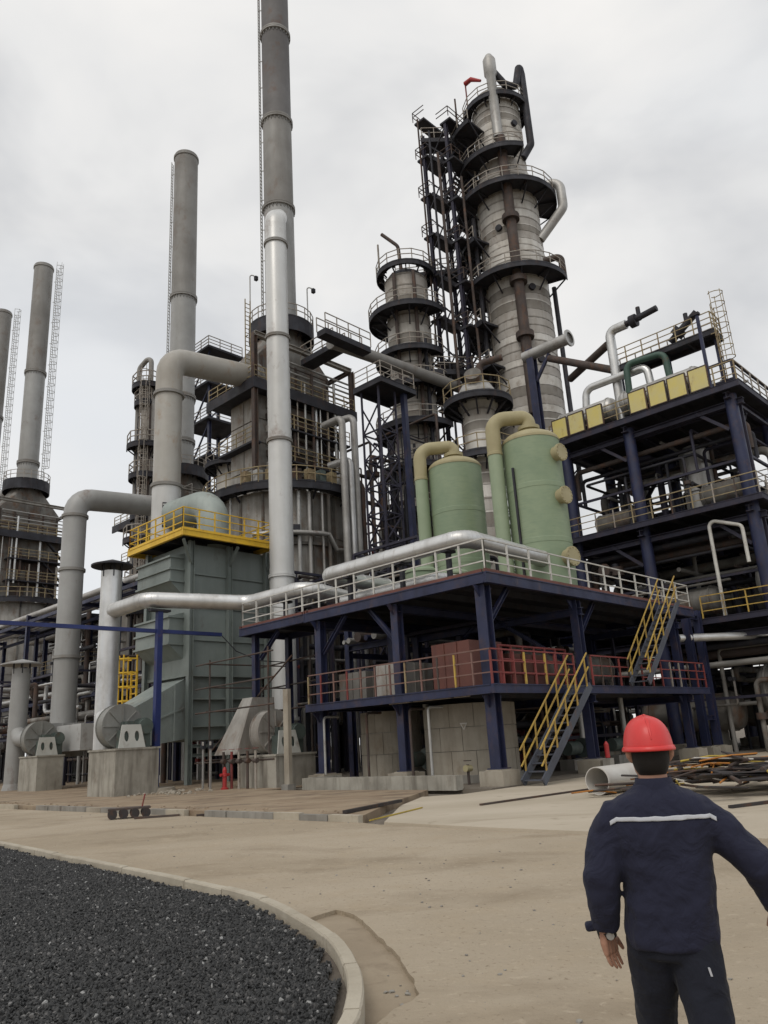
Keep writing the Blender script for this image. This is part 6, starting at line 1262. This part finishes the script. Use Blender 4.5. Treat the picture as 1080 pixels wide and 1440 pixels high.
# litter and loose stones on the road, rubble round the blue post: uncountable small pieces
def lumps(name, label, spots, m):
    mb = MB()
    for (x, y, z, rr) in spots:
        bm_ = bmesh.new(); bmesh.ops.create_icosphere(bm_, subdivisions=1, radius=rr)
        for v_ in bm_.verts: v_.co *= random.uniform(0.6, 1.25); v_.co.z *= 0.6
        mb.add([v_.co + Vector((x, y, z + rr * 0.25)) for v_ in bm_.verts], [[v_.index for v_ in f.verts] for f in bm_.faces]); bm_.free()
    tag(mb.build(name, m), label, 'stones', kind='stuff')
random.seed(99); sp_ = []
for k in range(420):
    x, y = random.choice(((1.2, 5.4), (-0.2, 9.4), (0.3, 12), (2.5, 9.5), (-4, 19), (-8.8, 26), (2.0, 7.0), (-2.4, 11.5)))
    x += random.gauss(0, 1.3); y += random.gauss(0, 1.6)
    if x < 0.15 and y < 9.4: continue
    sp_.append((x, y, 0.0, 0.004 + 0.02 * random.random() ** 3))
for k in range(14): sp_.append((random.gauss(-0.1, 0.06), random.gauss(6.0, 0.3), -0.042, random.uniform(0.01, 0.026)))
lumps('road_grit', 'scattered grit and small stones on the dusty road', sp_, 'concrete')
sp_ = [(*w(-2.9 + random.gauss(0, 0.8), 14.4 + random.gauss(0, 0.9), 0.13), random.uniform(0.04, 0.13)) for k in range(60)]
lumps('rubble', 'broken concrete rubble strewn round the foot of the blue post', sp_, 'concretepale')
sp_ = [(*w(random.uniform(-8.1, -7.6), random.uniform(-2, 24), 0.13), random.uniform(0.015, 0.05)) for k in range(120)]
lumps('kerb_debris', 'loose dirt and stones along the top of the pavement edge', sp_, 'pave')

# ================================================================ DENSE PIPEWORK
def manifold(label, u0, u1, v0, v1, z0, z1, n, rr=(0.05, 0.17), pm=('galv', 'brownsteel', 'silverold', 'darksteel', 'furnace', 'silver'), frame=True, support='darknavy', wheel='railred'):
    t = thing('pipe_manifold', label, 'pipework', w((u0 + u1) / 2, (v0 + v1) / 2, z0), 'dense pipework')
    for k in range(n):
        p = [random.uniform(u0, u1), random.uniform(v0, v1), z0 if random.random() < 0.7 else random.uniform(z0, z1)]; pts = [w(*p)]; last = None
        ax = 2
        for j in range(random.choice((2, 3, 3, 4))):
            q = list(p); lo, hi = ((u0, u1), (v0, v1), (z0, z1))[ax]; q[ax] = random.uniform(lo, hi)
            if ax == 2 and j == 0: q[2] = z0 + (z1 - z0) * random.uniform(0.3, 1.0)
            if abs(q[ax] - p[ax]) > 0.5: p = q; pts.append(w(*p))
            ax = random.choice([a for a in (0, 1, 2) if a != ax])
        if len(pts) < 2: continue
        r = random.uniform(*rr) * random.choice((0.6, 1.0, 1.3)); o = MB().path(pts, r, r * 2.5, 10).build('pipe', random.choice(pm), t)
        if random.random() < 0.5:
            a, b = pts[0], pts[1]; f = random.uniform(0.2, 0.8); c = a + (b - a) * f; d = (b - a).normalized(); mb = MB(); mb.tube(c - d * r * 1.2, c + d * r * 1.2, r * 2.1, 12); sd = d.cross(Vector((0.6, -0.8, 0.1))).normalized(); mb.tube(c, c + sd * r * 5, r * 0.4, 8); mb.tube(c + sd * r * 5, c + sd * r * 5.4, r * 1.9, 12); mb.build('valve', random.choice(('darksteel', wheel, 'brownsteel')), o)
    if frame:
        for u in (u0, u1):
            for v in (v0, v1): MB().beam(w(u, v, z0), w(u, v, z1), 0.16).build('support_post', support, t)
        for z in (z0 + (z1 - z0) * 0.45, z1):
            for v in (v0, v1): MB().beam(w(u0, v, z), w(u1, v, z), 0.14).build('support_beam', support, t)
            for u in (u0, u1): MB().beam(w(u, v0, z), w(u, v1, z), 0.14).build('support_beam', support, t)
    return t
random.seed(123)
for (lab, a) in (('tangle of pipes between the left fan and the bright silver pipe', (2.2, 7.6, 25.5, 32.0, 0, 8.0, 34)),
                 ('tangle of pipes behind the leftmost fan', (2.2, 8.0, 36, 48, 0, 7.5, 34)),
                 ('tangle of pipes at the far left edge of the plant', (0.5, 8.0, 50, 66, 0, 8.0, 34)),
                 ('dark pipework behind the grey green heater', (7.2, 10.2, 18.5, 26, 0, 11.5, 30)),
                 ('dark pipework on the lower deck behind the drums', (6.0, 17.0, 4.0, 8.6, 3.3, 6.4, 30)),
                 ('dark pipework at ground level under the platform', (4.9, 17.5, 3.4, 8.6, 0.1, 2.9, 30)),
                 ('dark pipework rising behind the front platform', (9.0, 19.0, 10.0, 15.0, 0, 12.0, 34)),
                 ('pipework on the middle level of the right structure', (21.8, 31, -3.2, 7.6, 13.0, 18.4, 34)),
                 ('pipework on the lower level of the right structure', (21.8, 31, -3.2, 7.6, 7.0, 12.0, 34)),
                 ('pipework at ground level of the right structure', (21.8, 31, -6, 7.6, 0.1, 6.2, 36)),
                 ('small pipework among the exchangers on the top deck', (22.5, 31, -3.0, 7.8, 19.5, 21.6, 16)),
                 ('brown maze of pipes below the shorter column', (16.5, 23, 17.0, 25, 1, 25.0, 40)),
                 ('pipes climbing the right flank of the big furnace', (16.5, 20.5, 20.0, 23.2, 2, 24.0, 26)),
                 ('pipework under the big furnace ring platform', (9.0, 14.5, 20.3, 22.3, 0, 12.0, 20)),
                 ('pipework between the second furnace and tan duct', (9.5, 13.0, 33.0, 40.0, 0, 22.0, 26)),
                 ('rows of pipes left behind the tall grey duct', (9.0, 14.0, 44.0, 56.0, 0, 15.0, 40))):
    manifold(lab, *a, frame=a[5] - a[4] < 14, pm=('galv', 'brownsteel', 'silverold', 'darksteel', 'furnace', 'silver') if 'left' in lab or 'top deck' in lab or 'bright' in lab else ('brownsteel', 'darksteel', 'furnace', 'darknavy', 'darksteel', 'stackmid'))  # second palette is darker, painting in the shade inside the structures
# ================================================================ THE WORKER
def cloth(name, c, dark, rough=0.85, fine=320.0, wr=0.8):
    m = bpy.data.materials.new(name); m.use_nodes = True; t = m.node_tree; N = t.nodes; lk = t.links.new; b = N['Principled BSDF']
    tcn = N.new('ShaderNodeTexCoord'); n1_ = N.new('ShaderNodeTexNoise'); n1_.inputs['Scale'].default_value = 5; n1_.inputs['Detail'].default_value = 5
    mx = N.new('ShaderNodeMix'); mx.data_type = 'RGBA'; mx.inputs['A'].default_value = (*c, 1); mx.inputs['B'].default_value = (*dark, 1)
    lk(tcn.outputs['Object'], n1_.inputs['Vector']); lk(n1_.outputs['Fac'], mx.inputs['Factor']); lk(mx.outputs['Result'], b.inputs['Base Color'])
    b.inputs['Roughness'].default_value = rough; b.inputs['Sheen Weight'].default_value = 0.04; b.inputs['Specular IOR Level'].default_value = 0.2
    w1 = N.new('ShaderNodeTexNoise'); w1.inputs['Scale'].default_value = fine; w1.inputs['Detail'].default_value = 2; bp = N.new('ShaderNodeBump'); bp.inputs['Strength'].default_value = 0.15; bp.inputs['Distance'].default_value = 0.002
    w2 = N.new('ShaderNodeTexNoise'); w2.inputs['Scale'].default_value = 8; w2.inputs['Detail'].default_value = 4; w2.inputs['Distortion'].default_value = 0.9; bp2 = N.new('ShaderNodeBump'); bp2.inputs['Strength'].default_value = wr; bp2.inputs['Distance'].default_value = 0.03
    lk(tcn.outputs['Object'], w1.inputs['Vector']); lk(tcn.outputs['Object'], w2.inputs['Vector']); lk(w1.outputs['Fac'], bp.inputs['Height']); lk(w2.outputs['Fac'], bp2.inputs['Height']); lk(bp2.outputs['Normal'], bp.inputs['Normal']); lk(bp.outputs['Normal'], b.inputs['Normal'])
    return m
MT['navy'] = cloth('navy_work_cloth', (0.023, 0.025, 0.048), (0.015, 0.016, 0.031)); MT['trouser'] = cloth('dark_trouser_cloth', (0.016, 0.018, 0.028), (0.010, 0.011, 0.017))
MT['skin'] = cloth('skin', (0.42, 0.24, 0.17), (0.36, 0.19, 0.13), 0.55, 200, 0.05); MT['hair'] = cloth('short_dark_hair', (0.012, 0.010, 0.009), (0.02, 0.017, 0.015), 0.7, 600, 0.2)
MT['reflect'] = cloth('grey_reflective_tape', (0.52, 0.53, 0.56), (0.42, 0.43, 0.46), 0.5, 300, 0.15); MT['shoe'] = cloth('black_leather', (0.012, 0.012, 0.012), (0.02, 0.02, 0.02), 0.5, 100, 0.2)
hm = bpy.data.materials.new('red_helmet_plastic'); hm.use_nodes = True; hb = hm.node_tree.nodes['Principled BSDF']; hb.inputs['Base Color'].default_value = (0.62, 0.030, 0.028, 1); hb.inputs['Roughness'].default_value = 0.38; hb.inputs['Coat Weight'].default_value = 0.3; hb.inputs['Coat Roughness'].default_value = 0.25
MT['helmet'] = mat('red_helmet_shell', (0.62, 0.030, 0.028), (0.50, 0.035, 0.032), 0.42, 0.0, 9.0, 0.5, 0.25, 0.0, bump=0.004, bscale=60, spec=0.5, coat=0.12)
PXY = Vector((1.082, 3.5, 0.0))
pr = thing('person', 'worker in red hard hat and navy jacket walking away, right arm swung out', 'person', PXY); pr.rotation_euler = (0, 0, R_(-9))
def P_(x, y, z): return PXY + Vector((x, y, z))
def ell_loft(rings, n=28, cap=True):
    """rings: (cx, cy, z, rx, ry, power)"""
    mb = MB(); vs = []
    for (cx, cy, z, rx, ry, pw) in rings:
        for k in range(n):
            a = 2 * math.pi * k / n; c, s = math.cos(a), math.sin(a)
            vs.append(P_(cx + rx * math.copysign(abs(c) ** (2 / pw), c), cy + ry * math.copysign(abs(s) ** (2 / pw), s), z))
    m = len(rings); fs = [(i * n + k, i * n + (k + 1) % n, (i + 1) * n + (k + 1) % n, (i + 1) * n + k) for i in range(m - 1) for k in range(n)]
    if cap: fs += [tuple(range(n))[::-1], tuple(range((m - 1) * n, m * n))]
    mb.add(vs, fs, True); return mb
def limb(mb, pts, rs, n=16):
    p = [P_(*q) for q in pts]; mb.sweep(p, rs, n, True); return mb
def finish(o, vox, smooth=6, disp=None):
    m = o.modifiers.new('fuse', 'REMESH'); m.mode = 'VOXEL'; m.voxel_size = vox; m.use_smooth_shade = True
    s = o.modifiers.new('soften', 'SMOOTH'); s.factor = 0.5; s.iterations = smooth
    if disp:
        tx = bpy.data.textures.new(o.name + '_folds', 'CLOUDS'); tx.noise_scale = disp[1]; tx.noise_depth = 2
        dm = o.modifiers.new('folds', 'DISPLACE'); dm.texture = tx; dm.strength = disp[0]; dm.mid_level = 0.5; dm.texture_coords = 'GLOBAL'
        s2_ = o.modifiers.new('soften_folds', 'SMOOTH'); s2_.factor = 0.4; s2_.iterations = 2
    return o
# arm joints (x right of the spine, y forward, z up)
LS_, LE_, LW_ = (-0.185, 0.01, 1.325), (-0.262, -0.02, 1.06), (-0.272, 0.06, 0.845)
RS_, RE_, RW_ = (0.185, 0.0, 1.32), (0.352, -0.04, 1.085), (0.43, 0.07, 0.915)
# body: legs, trunk, neck, head, arms and hands with fingers, one surface
body = ell_loft([(-0.02, 0.0, 0.80, 0.15, 0.10, 2.3), (-0.02, 0, 0.95, 0.145, 0.10, 2.3), (0, 0, 1.1, 0.15, 0.10, 2.3), (0, 0, 1.25, 0.17, 0.10, 2.4), (0, 0, 1.36, 0.13, 0.085, 2.2), (0, 0.005, 1.41, 0.062, 0.065, 2), (0, 0.01, 1.47, 0.058, 0.062, 2)])
hd = ell_loft([(0, 0.015, 1.42, 0.045, 0.05, 2), (0, 0.02, 1.465, 0.066, 0.082, 2), (0, 0.022, 1.51, 0.074, 0.094, 2), (0, 0.02, 1.56, 0.078, 0.099, 2), (0, 0.015, 1.61, 0.077, 0.098, 2), (0, 0.01, 1.65, 0.064, 0.08, 2), (0, 0.005, 1.675, 0.03, 0.04, 2)])
body.add(hd.v, hd.f, True)
body.sweep([P_(0, 0.11, 1.55), P_(0, 0.135, 1.525), P_(0, 0.115, 1.505)], [0.012, 0.017, 0.015], 10)          # nose
for s_ in (-1, 1):                                                                                           # ears
    body.sweep([P_(0.074 * s_, 0.0, 1.505), P_(0.086 * s_, -0.008, 1.53), P_(0.088 * s_, -0.01, 1.56), P_(0.078 * s_, 0.0, 1.575)], [0.010, 0.015, 0.016, 0.010], 8)
limb(body, [(-0.12, 0.0, 1.27), (-0.2, 0.0, 1.2), LE_, LW_], [0.04, 0.042, 0.040, 0.030]); limb(body, [(0.12, 0.0, 1.27), (0.21, -0.01, 1.2), RE_, RW_], [0.04, 0.042, 0.040, 0.030])
for s_, ft in ((-1, 0.22), (1, -0.24)): limb(body, [(0.085 * s_ - 0.02, 0, 0.84), (0.09 * s_ - 0.02, ft * 0.55 + 0.03, 0.46), (0.09 * s_ - 0.02, ft, 0.08)], [0.075, 0.052, 0.036])
def hand(mb, wrist, down, back, thumb):
    """wrist point, direction of fingers, direction of back of hand, direction of thumb side"""
    W_ = Vector(wrist); D = Vector(down).normalized(); B = Vector(back).normalized(); T = Vector(thumb).normalized()
    for k in range(4):                                   # palm as four fused rays
        o_ = T * (0.031 - 0.0212 * k); mb.sweep([P_(*(W_ + o_ * 0.5)), P_(*(W_ + D * 0.045 + o_)), P_(*(W_ + D * 0.088 + o_ * 1.05))], [0.020, 0.017, 0.012], 10)
        ln = (0.066, 0.075, 0.070, 0.055)[k]; kn = W_ + D * 0.085 + o_ * 1.05; cu = (0.12, 0.2, 0.28, 0.36)[k]
        d1 = (D - B * cu * 0.5).normalized(); d2 = (D - B * cu * 1.3).normalized(); d3 = (D - B * cu * 2.2).normalized(); sp = T * (0.14 - 0.09 * k)
        p1 = kn + (d1 + sp) * ln * 0.45; p2 = p1 + (d2 + sp) * ln * 0.32; p3 = p2 + d3 * ln * 0.26
        mb.sweep([P_(*kn), P_(*p1), P_(*p2), P_(*p3)], [0.0088, 0.0080, 0.0074, 0.0058], 8)
    t0 = W_ + D * 0.028 + T * 0.026; t1 = t0 + (T * 0.75 + D * 0.8 - B * 0.3).normalized() * 0.040; t2 = t1 + (T * 0.15 + D - B * 0.35).normalized() * 0.032; t3 = t2 + (D - B * 0.5).normalized() * 0.020
    mb.sweep([P_(*t0), P_(*t1), P_(*t2), P_(*t3)], [0.014, 0.0115, 0.010, 0.007], 8)
hand(body, LW_, (0.16, 0.12, -1.0), (-0.75, -0.6, 0.0), (0.62, 0.75, 0.1))
hand(body, RW_, (0.12, 0.25, -0.9), (0.8, -0.55, 0.1), (-0.5, 0.85, 0.1))
bo = body.build('body', 'skin', pr); finish(bo, 0.0036, 3)
# jacket
jk = ell_loft([(-0.012, 0.0, 0.795, 0.168, 0.128, 2.5), (-0.012, 0.0, 0.84, 0.180, 0.135, 2.5), (-0.008, 0, 0.92, 0.183, 0.134, 2.5), (0, 0, 1.02, 0.180, 0.130, 2.5), (0, -0.003, 1.14, 0.190, 0.132, 2.6), (0, -0.006, 1.24, 0.210, 0.134, 2.8), (0, -0.008, 1.315, 0.215, 0.122, 2.8), (0, -0.006, 1.365, 0.175, 0.102, 2.4), (0, 0.0, 1.395, 0.105, 0.085, 2.1), (0, 0.004, 1.42, 0.078, 0.080, 2)])
limb(jk, [(-0.09, 0.0, 1.305), (-0.165, 0.0, 1.285), (-0.215, 0.0, 1.21), (-0.245, -0.01, 1.13), LE_, (-0.272, 0.02, 0.94), (-0.275, 0.055, 0.862)], [0.07, 0.088, 0.086, 0.079, 0.073, 0.066, 0.060])
limb(jk, [(0.09, 0.0, 1.305), (0.165, 0.0, 1.285), (0.228, -0.01, 1.23), (0.288, -0.025, 1.16), RE_, (0.398, 0.01, 0.99), (0.425, 0.06, 0.928)], [0.07, 0.088, 0.086, 0.079, 0.073, 0.066, 0.060])
jo = jk.build('jacket', 'navy', pr); finish(jo, 0.0075, 12, (0.034, 0.12))
# collar
cl = ell_loft([(0, 0.002, 1.392, 0.088, 0.088, 2), (0, 0.004, 1.415, 0.080, 0.083, 2), (0, 0.006, 1.440, 0.074, 0.078, 2), (0, 0.006, 1.440, 0.066, 0.070, 2), (0, 0.004, 1.40, 0.066, 0.07, 2)], 32, False); co = cl.build('collar', 'navy', jo)
# seat and legs
tr = ell_loft([(-0.015, 0.0, 0.76, 0.145, 0.115, 2.4), (-0.015, 0.0, 0.84, 0.155, 0.12, 2.4), (-0.01, 0, 0.93, 0.15, 0.112, 2.4)])
for s_, ft in ((-1, 0.22), (1, -0.24)):
    limb(tr, [(0.075 * s_ - 0.018, 0, 0.86), (0.082 * s_ - 0.018, ft * 0.25 + 0.01, 0.68), (0.088 * s_ - 0.02, ft * 0.55 + 0.02, 0.46), (0.09 * s_ - 0.02, ft * 0.85, 0.2), (0.09 * s_ - 0.02, ft - 0.01, 0.10)], [0.104, 0.098, 0.080, 0.072, 0.070])
to = tr.build('trousers', 'trouser', pr); finish(to, 0.009, 6, (0.022, 0.10))
for s_, ft in ((-1, 0.22), (1, -0.24)):
    sh = MB(); x = 0.09 * s_ - 0.02; sh.sweep([P_(x, ft - 0.085, 0.045), P_(x, ft - 0.06, 0.055), P_(x, ft + 0.02, 0.06), P_(x, ft + 0.12, 0.045), P_(x, ft + 0.18, 0.032)], [0.03, 0.044, 0.048, 0.042, 0.022], 14); so_ = sh.build('shoe', 'shoe', pr)
# reflective band across the upper back, following the jacket: a narrow shell cut from an enlarged torso section
def tape(z0, z1, a0, a1, grow, n=24, drop=0.0):
    mb = MB(); vs = []
    def sec(z):
        tb = [(1.14, 0.190, 0.132, 2.6), (1.24, 0.210, 0.134, 2.8), (1.315, 0.215, 0.122, 2.8), (1.365, 0.175, 0.102, 2.4)]
        for p, q in zip(tb, tb[1:]):
            if p[0] <= z <= q[0]: f = (z - p[0]) / (q[0] - p[0]); return [p[i] + (q[i] - p[i]) * f for i in (1, 2, 3)]
        return tb[-1][1:]
    for (z, g) in ((z0, grow), (z0 + (z1 - z0) / 3, grow), (z0 + (z1 - z0) * 2 / 3, grow), (z1, grow)):
        rx, ry, pw = sec(z)
        for k in range(n + 1):
            a = R_(a0 + (a1 - a0) * k / n); c, s = math.cos(a), math.sin(a); f = abs(k / n - 0.5) * 2
            vs.append(P_((rx + g) * math.copysign(abs(c) ** (2 / pw), c), -0.007 + (ry + g) * math.copysign(abs(s) ** (2 / pw), s), z - drop * max(0, f - 0.8)))
    m = n + 1; mb.add(vs, [(j * m + k, j * m + k + 1, (j + 1) * m + k + 1, (j + 1) * m + k) for j in range(3) for k in range(n)], True); return mb
tp = tape(1.282, 1.299, 205, 335, 0.012, 60, 0.09).build('reflective_tape', 'reflect', jo)
sw = tp.modifiers.new('lie_on_jacket', 'SHRINKWRAP'); sw.target = jo; sw.wrap_method = 'NEAREST_SURFACEPOINT'; sw.wrap_mode = 'OUTSIDE_SURFACE'; sw.offset = 0.003; sl_ = tp.modifiers.new('thickness', 'SOLIDIFY'); sl_.thickness = 0.0015; sl_.offset = 1.0
# watch and dark cuff
wb = MB(); wp = Vector(LW_); wb.sweep([P_(*(wp + Vector((0.002, 0.003, -0.002)))), P_(*(wp + Vector((0.006, 0.006, -0.026))))], [0.040, 0.038], 18); wb.build('watch_strap', 'shoe', pr)
wf = MB(); wf.sweep([P_(wp.x + 0.012, wp.y - 0.036, wp.z - 0.013), P_(wp.x + 0.014, wp.y - 0.044, wp.z - 0.014)], [0.017, 0.016], 16); wf.build('watch_face', 'galv', pr)
cf = MB(); cf.box(P_(wp.x - 0.058, wp.y - 0.01, wp.z + 0.018), (0.05, 0.05, 0.035), (Vector((1, 0, 0.1)).normalized(), Vector((0, 1, 0)), Vector((-0.1, 0, 1)).normalized())); cu_ = cf.build('cuff_flap', 'navy', jo)
bv = cu_.modifiers.new('round', 'BEVEL'); bv.width = 0.012; bv.segments = 3
# back pocket flap with a pale tab
pk = MB(); pk.box(P_(0.085, -0.135, 0.735), (0.008, 0.008, 0.03), (Vector((1, 0, 0)), Vector((0, 1, 0)), Vector((-0.2, 0, 1)).normalized())); pk.build('pocket_tab', 'reflect', to)
# hair below the helmet
hr = ell_loft([(0, 0.0, 1.452, 0.056, 0.058, 2), (0, -0.004, 1.475, 0.068, 0.079, 2), (0, 0.0, 1.51, 0.0785, 0.093, 2), (0, 0.006, 1.555, 0.082, 0.098, 2), (0, 0.01, 1.60, 0.081, 0.10, 2), (0, 0.01, 1.64, 0.07, 0.085, 2)], 30); 
hv = hr.build('hair', 'hair', pr)
bmh = bmesh.new(); bmh.from_mesh(hv.data)
bmesh.ops.delete(bmh, geom=[f for f in bmh.faces if f.calc_center_median().y > 0.045 and f.calc_center_median().z < 1.60], context='FACES'); bmh.to_mesh(hv.data); bmh.free()
# helmet: shell with crown ridge, brim, peak to the front
hl = MB(); prof = [(0.118, 1.556), (0.117, 1.575), (0.114, 1.60), (0.107, 1.63), (0.094, 1.66), (0.074, 1.684), (0.048, 1.70), (0.02, 1.707), (0.001, 1.708)]
n = 40; vs = []
for (r, z) in prof:
    for k in range(n):
        a = 2 * math.pi * k / n; ex = 1.0 if math.sin(a) < 0 else 1.08
        vs.append(P_(math.cos(a) * r * 0.88, 0.008 + math.sin(a) * r * 1.08 * ex, 1.556 + (z - 1.556) * 0.92 + 0.006 * max(0, math.sin(a)) ))
hl.add(vs, [(i * n + k, i * n + (k + 1) % n, (i + 1) * n + (k + 1) % n, (i + 1) * n + k) for i in range(len(prof) - 1) for k in range(n)], True)
ho = hl.build('helmet', 'helmet', pr); sm = ho.modifiers.new('smooth', 'SUBSURF'); sm.levels = 1; sm.render_levels = 2
br = MB(); vs = []
for (g, z) in ((-0.002, 1.572), (0.004, 1.567), (0.009, 1.556), (0.008, 1.549), (0.002, 1.549), (-0.004, 1.556)):
    for k in range(n):
        a = 2 * math.pi * k / n; fr = max(0, math.sin(a)) ** 2; r = 0.118 + g
        vs.append(P_(math.cos(a) * r * 0.88, 0.008 + math.sin(a) * r * (1.08 + 0.42 * fr * (1 if g > 0 else 0.5)), z - 0.008 * fr))
br.add(vs, [(j * n + k, j * n + (k + 1) % n, ((j + 1) % 6) * n + (k + 1) % n, ((j + 1) % 6) * n + k) for j in range(6) for k in range(n)], True); br.build('helmet_brim', 'helmet', ho)
rg = MB(); rp_ = [P_(0, 0.008 - 0.116 * 1.07, 1.597), P_(0, 0.008 - 0.105 * 1.06, 1.624), P_(0, 0.008 - 0.075 * 1.08, 1.672), P_(0, 0.0, 1.694), P_(0, 0.085, 1.676), P_(0, 0.12, 1.63)]
rg.sweep(catmull3(rp_) if 'catmull3' in globals() else rp_, [0.002, 0.007, 0.009, 0.009, 0.009, 0.004], 10); rg.build('helmet_ridge', 'helmet', ho)
